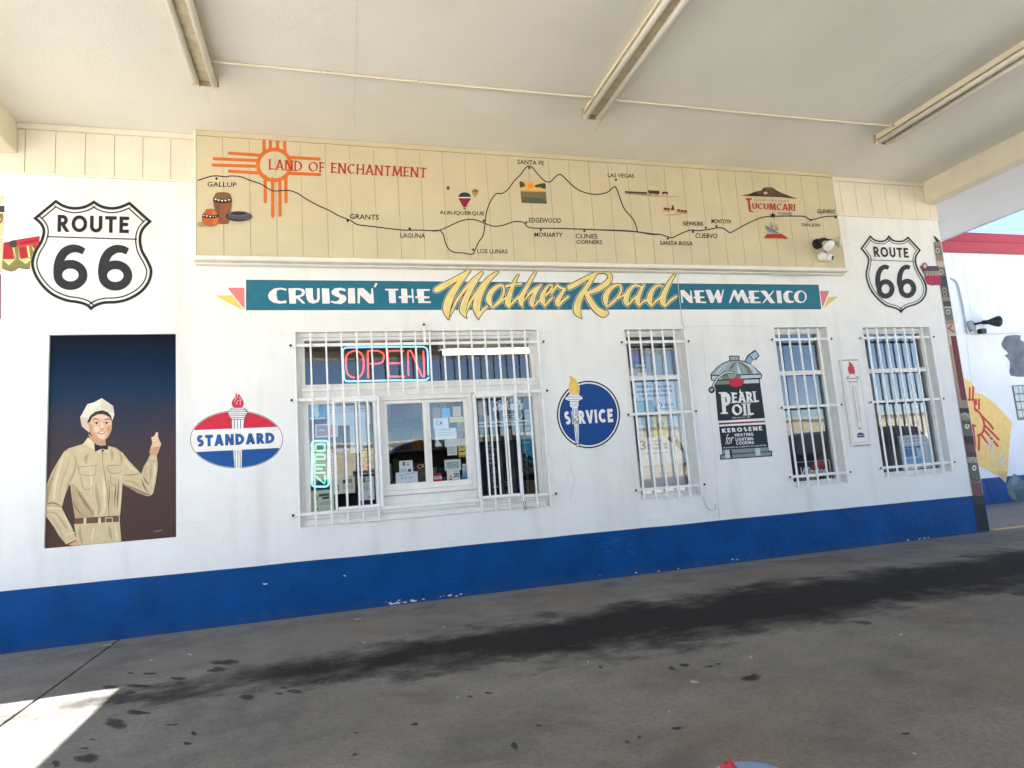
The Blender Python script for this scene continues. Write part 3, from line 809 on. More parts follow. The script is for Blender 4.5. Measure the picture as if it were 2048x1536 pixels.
# vertical joint in the wing wall
x, z = W(1990, 1006, YW)
mb = MB()
q = [W(*p, YW) for p in ((1932, 670), (1942, 760), (1956, 850))]
for r in ribbon(q, .006): mb.add([(p[0], YW - .001, p[1]) for p in r], [(0, 1, 2, 3)], mat('joint_grey', None, .8, .05, 5, 0, linear=(.45, .47, .52)))
q = [W(*p, YW - .004) for p in ((1970, 960), (1978, 985), (1987, 1007))]
for r in ribbon(q, .018): mb.add([(p[0], YW - .0055, p[1]) for p in r], [(0, 1, 2, 3)], mat('joint_dark', None, .8, .05, 5, 0, linear=(.01, .03, .10)))
mb.build('wall_joint', wing)

# ------------------------------------------------------------------ across the street (seen in the glass)
opp = thing('store_building', 'long cream flat-roofed store across the street, mirrored in the window glass', 'building', (0, -46, 0))
M_OPP = mat('cream_render', None, .8, .03, .4, 0, 20, linear=(.66, .60, .46))
box('wall', -30, 60, -58, -46, -.03, 3.95, M_OPP, opp)
box('roof_coping', -30.1, 60.1, -58.1, -45.9, 3.951, 4.08, M_TRIM, opp)
for k in range(9):
    x = -27 + k * 9.5
    wv = box('shop_window', x, x + 4.6, -45.99, -45.93, .5, 1.9, mat('dark_glass', None, .15, .1, 2, 0, linear=(.02, .025, .03), spec=.6), opp)
opp2 = thing('gabled_house', 'low grey gabled house across the street, mirrored in the hatch glass', 'building', (-12, -46, 0))
box('wall', -46, -31.5, -52, -45, -.03, 3.2, mat('grey_clapboard', None, .8, .05, 1, .1, 20, linear=(.36, .36, .34)), opp2)
mb = MB(); mb.add([(-46.5, -44.6, 3.2), (-31, -44.6, 3.2), (-31, -52.4, 3.2), (-46.5, -52.4, 3.2), (-46.5, -48.5, 5.8), (-31, -48.5, 5.8)],
                  [(0, 1, 5, 4), (2, 3, 4, 5), (1, 2, 5), (3, 0, 4), (3, 2, 1, 0)], mat('grey_shingle', None, .9, .1, 3, .2, 10, linear=(.16, .15, .14)))
mb.build('roof', opp2)

# ================================================================== map board
YB = -.09
BX0, BX1, BZ0, BZ1 = -.975, 5.288, 2.868, ZC
board = thing('map_board', 'long beige plank board with a painted highway map above the windows', 'sign', (2.15, YB, BZ0))
box('backing', BX0 + .004, BX1 - .004, YB + .006, -.0005, BZ0, BZ1 - .001, M_GROOVE, board)
npl = 31
pw = (BX1 - BX0) / npl
for k in range(npl):
    a = BX0 + k * pw
    box('plank', a + (.0018 if k else 0), a + pw - (.0018 if k < npl - 1 else 0), YB, YB + .0058, BZ0, BZ1 - .045, M_BOARD, board, .0012)
box('top_strip', BX0, BX1, YB - .012, YB + .012, BZ1 - .044, BZ1 - .001, M_BOARD, board, .003)
box('end_strip', BX0 - .012, BX0 - .0005, YB - .006, -.0005, BZ0 - .03, BZ1 - .002, M_TRIM, board, .002)
box('end_strip', BX1 + .0005, BX1 + .012, YB - .006, -.0005, BZ0 - .03, BZ1 - .002, M_TRIM, board, .002)
box('ledge', BX0 - .02, BX1 + .02, YB - .03, -.0005, BZ0 - .040, BZ0 - .001, M_TRIM, board, .006)
box('ledge_drip', BX0 - .02, BX1 + .02, YB + .03, -.0005, BZ0 - .056, BZ0 - .041, M_TRIM, board, .004)

BLACK = paint(32, 28, 32); NAVY = paint(38, 34, 52); ORANGE = paint(208, 108, 48); BRICK = paint(176, 58, 36); WHT = paint(236, 234, 232)
A = Art('map', None, None, YB, parent=board)
# sun symbol
A.frame(3.938, 380, 250)
A.stroke('sun_symbol', ell(663, 315, 128, 122, n=48), 30, ORANGE, closed=True)
for (x0, y0, x1, y1) in ((310, 222, 560, 240), (190, 266, 530, 281), (182, 315, 530, 326), (310, 364, 560, 380), (770, 256, 1018, 268), (770, 380, 1022, 391)):
    A.stroke('sun_symbol', [(x0, y0), (x1, y1)], 25, ORANGE, cap=True)
for (x, y0, y1) in ((583, 118, 225), (633, 122, 200), (690, 126, 200), (746, 126, 225), (592, 405, 604), (651, 425, 718), (708, 425, 712), (755, 405, 604)):
    A.stroke('sun_symbol', [(x, y0), (x + (y1 - y0) * .004, y1)], 26, ORANGE, cap=y0 > 300)
A.caps('headline', 'LAND OF ENCHANTMENT', ((622, 270), (1866, 338), (1862, 416), (622, 352)), BRICK, .085, .13, True, .38)
A.stroke('route_line', [(60, 438), (180, 402), (280, 408), (320, 402), (400, 408), (470, 435), (550, 462), (600, 490), (640, 515), (690, 520), (780, 516), (850, 540), (910, 580),
         (1000, 630), (1100, 675), (1160, 710), (1220, 735), (1270, 755), (1320, 785), (1440, 800), (1560, 815), (1680, 828), (1800, 828), (1900, 832), (1960, 829), (1985, 822)], 8.5, NAVY, curve=3)
def town(txt, q): A.font('town_name#' + txt, txt, q, BLACK, off=.012)
town('GALLUP', ((137, 447), (368, 452), (366, 490), (137, 486))); town('GRANTS', ((1258, 700), (1488, 708), (1487, 748), (1258, 740)))
town('LAGUNA', ((1657, 852), (1853, 855), (1853, 892), (1657, 888)))
for (x, y) in ((210, 423), (1242, 755), (1730, 816)): A.dot('town_dot#%d_%d_%d' % (x, y, A.fr[1]), x, y, 10, BLACK)
A.frame(4.452, 860, 290)
A.stroke('route_line', [(20, 767), (60, 765), (100, 755), (210, 705), (280, 675), (360, 663), (430, 675), (490, 700), (560, 722), (640, 718), (740, 685), (800, 683), (840, 695), (890, 737),
         (1100, 742), (1400, 752), (1700, 765), (1850, 775), (1960, 795), (2030, 797)], 9.5, NAVY, curve=3)
A.stroke('route_line', [(90, 765), (120, 800), (140, 880), (180, 940), (240, 960), (280, 960), (375, 973), (400, 935), (430, 870), (470, 810), (485, 740), (490, 690), (505, 590), (535, 510),
         (585, 437), (640, 432), (690, 400), (750, 320), (810, 260), (850, 205), (880, 188), (915, 205), (960, 260), (1020, 320), (1070, 328), (1120, 280), (1160, 262), (1210, 305),
         (1290, 380), (1380, 425), (1490, 440), (1580, 420), (1640, 372), (1665, 400), (1690, 470), (1730, 570), (1800, 650), (1830, 710), (1848, 775)], 9.5, NAVY, curve=3)
for t, q in (('ALBUQUERQUE', ((85, 585), (482, 593), (482, 635), (85, 622))), ('LOS LUNAS', ((422, 925), (690, 930), (690, 968), (422, 965))), ('SANTA FE', ((778, 130), (1015, 143), (1015, 182), (778, 170))),
             ('EDGEWOOD', ((880, 648), (1168, 652), (1165, 695), (880, 692))), ('MORIARTY', ((930, 778), (1180, 782), (1180, 820), (930, 818))), ('CLINES', ((1295, 790), (1492, 793), (1492, 835), (1295, 830))),
             ('CORNERS', ((1302, 845), (1532, 848), (1532, 885), (1302, 880))), ('LAS VEGAS', ((1582, 252), (1817, 258), (1817, 295), (1582, 288)))): town(t, q)
for (x, y) in ((478, 675), (383, 932), (858, 690), (883, 205), (986, 757), (1373, 767), (1655, 310)): A.dot('town_dot#%d_%d_%d' % (x, y, A.fr[1]), x, y, 10, BLACK)
# balloons
for (cx, cy, rx, top, bot, c1, c2) in ((308, 478, 56, 422, 552, paint(140, 30, 48), paint(52, 48, 70)), (402, 425, 29, 395, 458, paint(170, 138, 70), paint(120, 96, 52)), (161, 383, 15, 368, 402, paint(70, 64, 74), paint(110, 104, 110))):
    h = bot - top
    env = smooth([(cx - rx, cy - h * .05), (cx - rx * .75, top + h * .1), (cx, top), (cx + rx * .75, top + h * .1), (cx + rx, cy - h * .05), (cx + rx * .7, cy + h * .2), (cx + rx * .2, bot), (cx - rx * .2, bot), (cx - rx * .7, cy + h * .2)], 4, True)
    A.poly('balloon#%d' % cx, env, c1)
    up = clip(env, 0, -1, cy - h * .08)
    A.poly('balloon#%d' % cx, up, c2)
    A.stroke('balloon#%d' % cx, [(cx - rx * .97, cy - h * .07), (cx + rx * .97, cy - h * .07)], h * .07, WHT if rx > 50 else c1)
    A.poly('balloon#%d' % cx, [(cx - rx * .2, bot + h * .09), (cx + rx * .2, bot + h * .09), (cx + rx * .16, bot + h * .17), (cx - rx * .16, bot + h * .17)], paint(90, 50, 30))
# small framed landscape
q = ((797, 326), (1025, 340), (1041, 524), (814, 516))
A.poly('landscape', list(q), paint(116, 108, 80))
A.poly('landscape', [bil(q, u, v) for u, v in ((0, .6), (1, .6), (1, 1), (0, 1))], paint(222, 178, 104))
A.poly('landscape', [bil(q, u, v) for u, v in ((0, .72), (.08, .74), (.2, .8), (.14, .97), (0, 1))], paint(74, 78, 52), curve=3)
A.poly('landscape', [bil(q, u, v) for u, v in ((.55, .82), (.7, .92), (.85, .96), (1, .99), (1, .74), (.9, .72), (.8, .78), (.66, .76))], paint(70, 74, 52), curve=3)
A.poly('landscape', [bil(q, u, v) for u, v in ((.3, .74), (.4, .97), (.5, .96), (.52, .76), (.45, .68))], paint(226, 150, 62), curve=3)
A.poly('landscape', [bil(q, u, v) for u, v in ((0, .54), (1, .57), (1, .63), (.6, .62), (.3, .64), (0, .61))], paint(196, 168, 110))
A.poly('landscape', [bil(q, u, v) for u, v in ((0, .0), (1, .0), (1, .2), (.6, .26), (0, .3))], paint(92, 92, 70))
for k in range(34):
    u, v = random.random(), random.uniform(.03, .5); p = bil(q, u, v)
    A.stroke('landscape', [p, (p[0] + random.uniform(-6, 6), p[1] - random.uniform(6, 16))], 2.5, paint(*random.choice(((150, 146, 100), (70, 72, 50), (174, 162, 116), (60, 60, 50)))), layer=40 + k)
A.k['n'] = max(A.k['n'], 75)
A.frame(4.096, 1200, 320)
A.stroke('route_line', [(2, 573), (180, 578), (300, 588), (420, 605), (500, 612), (560, 632), (600, 635), (660, 605), (740, 575), (800, 580), (900, 568), (970, 555), (1020, 565), (1060, 595), (1100, 580),
         (1200, 525), (1300, 480), (1390, 463), (1600, 460), (1680, 465), (1730, 490), (1840, 465), (1942, 460)], 8.5, NAVY, curve=3)
for t, q in (('SANTA ROSA', ((490, 662), (760, 668), (760, 702), (490, 698))), ('NEWKIRK', ((678, 502), (848, 505), (848, 542), (678, 540))), ('CUERVO', ((780, 600), (962, 603), (962, 643), (780, 640))),
             ('MONTOYA', ((912, 485), (1075, 487), (1072, 522), (912, 520))), ('SAN JON', ((1650, 518), (1800, 522), (1800, 556), (1650, 550))), ('GLENRIO', ((1777, 402), (1925, 407), (1925, 442), (1777, 438)))): town(t, q)
A.font('town_name#TONITE', 'TONITE', ((1455, 428), (1572, 432), (1572, 455), (1455, 450)), paint(96, 88, 62), off=.01)
for (x, y) in ((129, 163), (555, 645), (760, 590), (865, 555), (952, 542), (1727, 493), (1928, 472)): A.dot('town_dot#%d_%d_%d' % (x, y, A.fr[1]), x, y, 9, BLACK)
# wagon train and riders
BRN = paint(78, 56, 44); SAND = paint(186, 164, 112)
A.poly('wagon_train', [(210, 278), (350, 285), (480, 292), (600, 296), (690, 304), (560, 306), (420, 300), (300, 288)], SAND)
for k in range(12):
    x = 205 + k * 15
    A.poly('wagon_train', ell(x + 6, 262 + k * .8, 9, 7, n=8), BRN); A.stroke('wagon_train', [(x + 2, 266 + k), (x + 1, 279 + k)], 3, BRN); A.stroke('wagon_train', [(x + 11, 266 + k), (x + 12, 279 + k)], 3, BRN)
A.poly('wagon_train', [(388, 238), (400, 250), (484, 254), (486, 280), (400, 276)], BRN)
for k in range(4): A.stroke('wagon_train', [(398 + k * 24, 248), (400 + k * 24, 226), (416 + k * 24, 222), (420 + k * 24, 250)], 5, paint(214, 202, 176), curve=3)
for x in (410, 462): A.stroke('wagon_train', ell(x, 280, 10, 10, n=12), 4, BRN, closed=True)
A.poly('wagon_train', [(505, 264), (530, 260), (552, 264), (556, 278), (548, 290), (540, 276), (520, 278), (512, 290)], BRN)
A.poly('riders', [(520, 448), (600, 446), (690, 442), (640, 452), (560, 458)], SAND)
for (x, y, c) in ((530, 398, (120, 52, 42)), (556, 402, (128, 60, 48)), (590, 404, (86, 60, 50)), (640, 412, (132, 56, 44)), (668, 416, (120, 50, 40)), (696, 420, (136, 58, 46))):
    c = paint(*c)
    A.poly('riders', [(x - 12, y - 8), (x + 12, y - 6), (x + 16, y + 4), (x + 10, y + 12), (x - 8, y + 10)], c); A.stroke('riders', [(x - 6, y + 8), (x - 9, y + 26)], 4, c); A.stroke('riders', [(x + 7, y + 8), (x + 10, y + 24)], 4, c)
A.poly('riders', [(586, 400), (590, 372), (600, 372), (604, 400)], BRN)
A.poly('riders', [(560, 440), (585, 415), (605, 412), (612, 440), (600, 446), (590, 428), (572, 448)], paint(214, 202, 184))
# mesa, town title, star, small emblem
A.frame(7.877, 1440, 360)
A.poly('mesa', [(315, 248), (450, 225), (560, 185), (645, 170), (690, 120), (820, 120), (870, 160), (960, 205), (1050, 240), (1130, 270), (1215, 298), (1100, 287), (950, 272), (700, 264), (470, 256)], paint(54, 42, 40))
A.poly('mesa', [(560, 200), (655, 182), (700, 150), (810, 150), (870, 182), (960, 225), (1060, 262), (900, 258), (640, 250)], paint(96, 70, 54))
A.poly('mesa', [(690, 148), (705, 132), (815, 132), (840, 150), (760, 158)], paint(122, 94, 66))
A.dot('mesa', 715, 208, 30, paint(214, 196, 160), ry=20)
for k in range(8):
    x = 580 + k * 48; A.stroke('mesa', [(x, 190 + abs(k - 3) * 6), (x + 14, 240)], 8, paint(70, 52, 44))
A.caps('town_title', 'UCUMCARI', ((500, 362), (1182, 384), (1180, 488), (505, 462)), BRICK, .1, .1, True, .4)
A.stroke('town_title', [(398, 312, 30), (440, 300, 22), (497, 306, 26)], 0, BRICK, curve=4)
A.stroke('town_title', [(446, 300, 34), (456, 380, 30), (464, 450, 30), (468, 488, 26), (490, 504, 18), (524, 506, 14)], 0, BRICK, curve=4)
for k in range(24):
    x = 545 + k * 22 + (8 if k > 7 else 0) + (8 if k > 15 else 0); y = 306 + k * .9
    A.stroke('small_print', [(x, y), (x + random.uniform(3, 9), y + random.uniform(14, 22))] if k % 2 else [(x, y + 20), (x + 6, y + 2), (x + 12, y + 20)], 5, paint(120, 96, 60))
st5 = []
for k in range(10):
    r = 56 if k % 2 == 0 else 22; t = math.radians(-90 + 36 * k); st5.append((825 + r * math.cos(t), 562 + r * math.sin(t)))
A.poly('star', st5, BLACK)
A.poly('emblem', [(740, 850), (965, 850), (1030, 895), (1070, 932), (880, 922), (683, 918)], paint(176, 54, 42))
BL = paint(86, 102, 138); BL2 = paint(176, 186, 196)
for (x0, y0, x1, y1, w) in ((698, 720, 860, 820, 22), (705, 755, 850, 822, 18), (722, 738, 900, 828, 20), (715, 785, 880, 832, 18), (730, 820, 930, 838, 16)):
    A.stroke('emblem', [(x0, y0, 6), ((x0 + x1) / 2, (y0 + y1) / 2 - 6, w), (x1, y1, 6)], 0, BL, curve=4)
for (x0, y0, x1, y1) in ((740, 745, 830, 800), (760, 790, 850, 822)): A.stroke('emblem', [(x0, y0), (x1, y1)], 5, BL2)
for cx in (812, 895):
    dy = 0 if cx == 812 else 40
    A.stroke('emblem', [(cx - 6, 665 + dy), (cx - 20, 700 + dy), (cx - 16, 740 + dy), (cx + 6, 750 + dy), (cx + 20, 730 + dy), (cx + 4, 712 + dy), (cx - 10, 728 + dy)], 9, paint(96, 104, 96), curve=4)
# pottery
A.frame(11.815, 390, 340)
A.poly('pot#small', ell(170, 1290, 110, 60, n=20), paint(160, 146, 104)); A.poly('pot#plate', ell(1010, 1230, 210, 45, n=24), paint(198, 182, 148))
DK = paint(58, 38, 32)
tall = smooth([(540, 545), (790, 560), (840, 640), (862, 720), (850, 860), (830, 1000), (800, 1250), (690, 1270), (575, 1255), (530, 1100), (480, 960), (450, 800), (435, 700), (470, 620)], 3, True)
A.poly('pot#tall', inset(tall, -7), DK); A.poly('pot#tall', tall, paint(140, 86, 62))
A.poly('pot#tall', [(540, 552), (785, 566), (850, 680), (640, 700), (445, 665)], paint(128, 94, 58)); A.poly('pot#tall', [(455, 800), (590, 806), (590, 1250), (560, 1240), (520, 1060)], paint(118, 82, 58))
A.poly('pot#tall', [(438, 660), (560, 690), (700, 700), (862, 668), (862, 755), (760, 790), (640, 796), (500, 780), (442, 750)], DK)
for (x, y) in ((490, 702), (560, 722), (640, 734), (722, 732), (805, 716)): A.poly('pot#tall', [(x - 34, y - 16), (x + 34, y - 16), (x + 4, y + 26)], WHT)
small = smooth([(265, 945), (370, 932), (460, 948), (500, 1000), (562, 1080), (568, 1180), (520, 1290), (400, 1335), (270, 1315), (190, 1230), (170, 1130), (200, 1040), (250, 985)], 3, True)
A.poly('pot#small', inset(small, -6), DK); A.poly('pot#small', small, paint(186, 92, 52)); A.poly('pot#small', [(420, 960), (500, 1010), (560, 1090), (560, 1180), (500, 1290), (430, 1320)], paint(196, 112, 66), curve=2)
A.poly('pot#small', [(178, 1050), (260, 1062), (370, 1078), (470, 1070), (562, 1050), (568, 1120), (480, 1145), (370, 1158), (260, 1148), (172, 1120)], DK)
for (x, y, r) in ((208, 1085, 22), (278, 1100, 26), (362, 1112, 26), (436, 1108, 17), (494, 1102, 14)): A.poly('pot#small', [(x - r, y - r * .7), (x + r, y - r * .6), (x + 3, y + r)], WHT)
A.poly('pot#plate', ell(1040, 1105, 312, 122, n=36), paint(44, 42, 50)); A.poly('pot#plate', ell(1050, 1112, 290, 106, n=36), paint(82, 80, 92)); A.poly('pot#plate', ell(1040, 1050, 250, 62, n=36), paint(96, 92, 100)); A.poly('pot#plate', ell(1030, 1030, 190, 40, n=30), paint(44, 40, 46))
A.poly('pot#plate', [(760, 1110), (850, 1150), (1000, 1180), (1150, 1180), (1280, 1140), (1180, 1200), (1020, 1215), (860, 1190)], paint(58, 56, 72), curve=2)
A.done()

# ================================================================== banner
B = Art('painted_banner', 'teal painted banner reading Cruisin the Mother Road New Mexico', 'painted sign', 0.0)
TEAL = paint(36, 110, 134); TLINE = paint(26, 62, 80)
B.poly('bar', [(489.5, 557), (1639, 567), (1645.5, 621), (489.5, 623)], WHT)
B.poly('bar', [(492, 559.5), (1637, 569.5), (1642.5, 618.5), (492, 620.5)], TLINE)
B.poly('bar', [(493, 560.6), (1636, 570.6), (1641.3, 617.4), (493, 619.5)], TEAL)
B.frame(4.267, 420, 530)
B.poly('pennant#0', [(150, 194), (293, 195), (297, 382)], paint(226, 132, 124)); B.poly('pennant#1', [(40, 260), (190, 260), (285, 388)], paint(230, 206, 104))
B.frame(5.689, 1340, 540)
B.poly('pennant#2', [(1703, 238), (1812, 238), (1735, 430)], paint(216, 122, 138)); B.poly('pennant#3', [(1800, 305), (1915, 303), (1748, 435)], paint(214, 202, 122))
LET = paint(234, 231, 234)
def fat(frame, polys):
    B.frame(*frame)
    L1, L2 = B.nxt(), B.nxt()
    for ki, (p, hs) in enumerate(polys):
        B.poly('letter#%d_%d' % (ki, frame[1]), inset(p, -3.5), TLINE, [inset(h, 3.5) for h in hs], layer=L1)
        B.poly('letter#%d_%d' % (ki, frame[1]), p, LET, hs, layer=L2)
fat((5.689, 520, 555), [
 ([(298, 128), (230, 115), (160, 125), (108, 165), (90, 205), (103, 248), (150, 285), (220, 298), (296, 292), (306, 275), (292, 258), (262, 266), (225, 268), (198, 252), (188, 205), (192, 152), (225, 136), (262, 140), (292, 152), (304, 140)], []),
 ([(322, 122), (440, 120), (498, 131), (515, 165), (500, 205), (450, 226), (462, 238), (518, 297), (485, 297), (412, 232), (410, 298), (335, 298)], [[(405, 141), (460, 146), (480, 170), (460, 200), (405, 207)]]),
 ([(517, 122), (600, 122), (605, 220), (616, 256), (636, 260), (650, 240), (650, 122), (678, 122), (682, 240), (665, 280), (610, 298), (560, 285), (535, 250), (522, 200)], []),
 ([(702, 122), (785, 125), (797, 297), (710, 297)], []),
 ([(976, 132), (920, 116), (850, 122), (812, 158), (820, 192), (860, 215), (895, 228), (903, 250), (880, 268), (845, 273), (816, 262), (803, 280), (850, 298), (925, 303), (972, 275), (986, 238), (963, 202), (915, 188), (898, 172), (900, 150), (930, 146), (970, 162)], []),
 ([(1000, 122), (1078, 120), (1085, 296), (1002, 296)], []),
 ([(1110, 122), (1175, 120), (1265, 200), (1265, 122), (1285, 122), (1298, 296), (1240, 296), (1140, 200), (1135, 296), (1110, 296)], []),
 ([(1312, 62), (1340, 68), (1312, 115), (1293, 105)], []),
 ([(1422, 128), (1575, 128), (1572, 148), (1540, 150), (1548, 292), (1470, 292), (1462, 148), (1425, 148)], []),
 ([(1605, 125), (1672, 128), (1678, 205), (1728, 205), (1722, 128), (1742, 128), (1752, 290), (1735, 290), (1730, 230), (1680, 230), (1682, 292), (1610, 292), (1608, 238), (1578, 235), (1578, 215), (1607, 212)], []),
 ([(1782, 130), (1935, 132), (1932, 152), (1865, 155), (1866, 213), (1928, 215), (1928, 235), (1868, 238), (1870, 270), (1945, 272), (1945, 292), (1800, 292), (1795, 238), (1765, 235), (1765, 215), (1790, 212)], [])])
ho = ell(1497, 305, 40, 57, n=24)
fat((5.689, 1340, 540), [
 ([(118, 228), (160, 228), (232, 300), (228, 232), (243, 232), (262, 375), (222, 375), (140, 290), (150, 375), (130, 375)], []),
 ([(272, 232), (385, 230), (388, 248), (335, 252), (338, 300), (392, 302), (392, 318), (342, 322), (345, 358), (410, 360), (410, 377), (295, 375), (288, 325), (268, 322), (266, 306), (285, 302)], []),
 ([(400, 225), (460, 225), (500, 310), (530, 228), (556, 225), (580, 302), (598, 225), (613, 225), (582, 375), (545, 375), (519, 305), (492, 375), (460, 375)], []),
 ([(668, 375), (720, 228), (748, 228), (775, 288), (808, 225), (835, 228), (908, 378), (850, 378), (810, 295), (778, 375), (752, 335), (730, 282), (688, 375)], []),
 ([(892, 235), (1015, 235), (1015, 250), (955, 252), (958, 305), (1012, 308), (1012, 325), (960, 328), (962, 358), (1032, 360), (1032, 378), (914, 378), (905, 325), (888, 322), (888, 308), (903, 305)], []),
 ([(1025, 235), (1090, 235), (1128, 285), (1170, 235), (1185, 235), (1138, 300), (1198, 378), (1140, 378), (1105, 332), (1065, 378), (1048, 378), (1095, 316)], []),
 ([(1208, 235), (1262, 235), (1275, 378), (1222, 378)], []),
 ([(1398, 250), (1370, 235), (1320, 238), (1288, 275), (1290, 320), (1310, 360), (1350, 378), (1400, 372), (1415, 350), (1390, 352), (1360, 345), (1345, 310), (1348, 265), (1365, 250), (1392, 262)], []),
 (ell(1482, 305, 73, 72, n=36), [ho])])
# brush script
SA = [[(100, 395, 84), (190, 345, 92), (340, 262, 78), (490, 175, 64), (625, 82, 36)],
 [(628, 80, 34), (545, 180, 58), (440, 310, 84), (335, 470, 112), (275, 620, 124), (262, 730, 104), (290, 856, 6)],
 [(315, 800, 8), (360, 690, 40), (430, 550, 42), (560, 375, 50), (700, 230, 66), (812, 128, 40)],
 [(812, 130, 38), (700, 285, 62), (600, 455, 88), (532, 620, 100), (515, 730, 88), (572, 834, 6)],
 [(560, 780, 8), (620, 610, 40), (740, 430, 50), (880, 265, 66), (1000, 158, 50), (1065, 118, 26)],
 [(1060, 122, 26), (905, 265, 60), (805, 420, 92), (745, 570, 114), (735, 700, 104), (765, 856, 6)],
 [(768, 810, 36), (820, 725, 42), (905, 650, 28)],
 [(985, 680, 14), (925, 560, 84), (950, 450, 78), (1030, 360, 62), (1120, 322, 42), (1162, 370, 36), (1150, 470, 40), (1095, 560, 42), (1020, 640, 36), (985, 680, 16)],
 [(1030, 645, 26), (1120, 572, 36), (1215, 505, 36)],
 [(1388, 160, 20), (1335, 250, 42), (1275, 400, 66), (1238, 530, 88), (1225, 610, 88), (1255, 690, 6)],
 [(1202, 338, 42), (1300, 312, 34), (1432, 302, 30)],
 [(1262, 650, 14), (1310, 585, 38), (1410, 495, 38)],
 [(1660, 116, 26), (1595, 220, 50), (1512, 370, 62), (1452, 480, 78), (1430, 580, 84), (1462, 676, 6)],
 [(1482, 560, 14), (1560, 462, 40), (1650, 382, 46), (1752, 318, 28)],
 [(1745, 322, 28), (1662, 430, 56), (1612, 540, 78), (1602, 610, 74), (1636, 684, 6)],
 [(1650, 640, 20), (1705, 578, 36), (1800, 512, 36)],
 [(1762, 520, 26), (1835, 468, 36), (1902, 392, 40), (1922, 332, 36), (1888, 318, 32), (1830, 370, 46), (1780, 460, 72), (1770, 560, 84), (1816, 668, 8)],
 [(1820, 635, 24), (1872, 570, 36), (1935, 510, 28)]]
SB = [[(15, 440, 28), (68, 362, 38), (112, 302, 28)], [(106, 308, 26), (160, 350, 36), (234, 368, 22)], [(222, 362, 34), (165, 450, 56), (118, 540, 74), (106, 590, 64), (136, 644, 6)], [(140, 615, 24), (190, 550, 38), (274, 482, 28)],
 [(288, 342, 74), (400, 285, 68), (550, 205, 60), (680, 140, 50), (750, 86, 26)],
 [(695, 130, 28), (622, 230, 60), (532, 370, 66), (450, 500, 88), (410, 620, 104), (414, 720, 98), (474, 808, 10)],
 [(735, 118, 26), (830, 114, 30), (900, 152, 52), (900, 222, 68), (830, 300, 78), (700, 380, 72), (545, 432, 40)],
 [(548, 410, 40), (572, 480, 78), (628, 580, 86), (705, 680, 92), (800, 738, 104), (848, 730, 70)],
 [(860, 644, 12), (838, 540, 78), (860, 430, 78), (940, 342, 56), (1030, 302, 36), (1076, 340, 34), (1060, 430, 36), (1000, 520, 40), (920, 590, 40), (860, 644, 14)],
 [(1030, 510, 24), (1140, 445, 34)],
 [(1375, 335, 24), (1290, 312, 34), (1212, 370, 56), (1162, 470, 78), (1150, 560, 84), (1182, 636, 6)], [(1190, 605, 18), (1240, 540, 36), (1318, 474, 34)],
 [(1424, 300, 26), (1384, 370, 46), (1342, 470, 62), (1326, 550, 78), (1350, 640, 6)], [(1360, 612, 20), (1412, 558, 36), (1490, 526, 34)],
 [(1712, 334, 22), (1640, 312, 34), (1560, 370, 56), (1512, 470, 78), (1510, 560, 78), (1545, 640, 6)], [(1550, 612, 18), (1602, 550, 36), (1690, 484, 34)],
 [(1898, 136, 20), (1832, 230, 46), (1762, 360, 68), (1712, 480, 84), (1710, 570, 84), (1746, 646, 6)], [(1752, 624, 22), (1802, 560, 38), (1914, 478, 30)]]
GOLD = paint(240, 219, 150); GOLD2 = paint(237, 212, 136)
for add, m in ((36, WHT), (24, BLACK), (0, GOLD)):
    for fr, S_ in (((7.877, 860, 530), SA), ((7.585, 1100, 530), SB)):
        B.frame(*fr)
        for stk in S_:
            pts = [(x, y, w + add) for x, y, w in stk]
            B.stroke('script_word#%d' % fr[1], pts, 0, m, curve=6, cap=True)
            B.k['n'] += 1 if add else 0
for fr, S_ in (((7.877, 860, 530), SA), ((7.585, 1100, 530), SB)):          # second, deeper brush load in the thick strokes
    B.frame(*fr)
    for stk in S_:
        if max(w for _, _, w in stk) > 60:
            B.stroke('script_word#%d' % fr[1], [(x + w * .10, y, max(1, w * .42)) for x, y, w in stk[1:]], 0, GOLD2, curve=6)
B.done()

# ================================================================== route shields
def shield(label, fr, out, div, q_route, sixes, wb, extra=None):
    S = Art('painted_shield', label, 'painted sign', -.002)
    S.frame(*fr)
    BK = paint(40, 38, 42)
    S.poly('shield_outline', out, BK, [inset(out, wb)])
    i1 = inset(out, wb * 2.0)
    S.stroke('shield_outline', i1, wb * .45, BK, closed=True)
    S.stroke('shield_outline', div, wb * .42, BK)
    S.caps('route_word', 'ROUTE', q_route, BK, .105, .16)
    for six in sixes:
        ring, stem = six
        S.stroke('numeral#%d' % ring[0], ell(*ring[:4], n=32), ring[4], paint(44, 46, 50), closed=True)
        S.stroke('numeral#%d' % ring[0], stem, 0, paint(44, 46, 50), curve=6)
    return S.done()
def cc(pts, sharp):                          # smooth outline with chosen sharp corners
    out = []; n = len(pts); sh = sorted(sharp)
    for a, b in zip(sh, sh[1:] + [sh[0] + n]):
        seg = [pts[i % n] for i in range(a, b + 1)]
        out += smooth(seg, 4)[:-1] if len(seg) > 2 else seg[:-1]
    return out
o1 = [(372, 665), (430, 700), (500, 714), (570, 702), (627, 670), (680, 702), (740, 714), (800, 706), (866, 678), (1015, 812), (962, 865), (944, 925), (955, 1000), (995, 1075), (1018, 1140), (1000, 1220), (945, 1288),
      (860, 1338), (780, 1358), (700, 1362), (645, 1378), (607, 1405), (572, 1375), (515, 1358), (440, 1346), (350, 1308), (280, 1248), (228, 1170), (207, 1090), (228, 1010), (268, 940), (284, 875), (265, 830), (220, 790)]
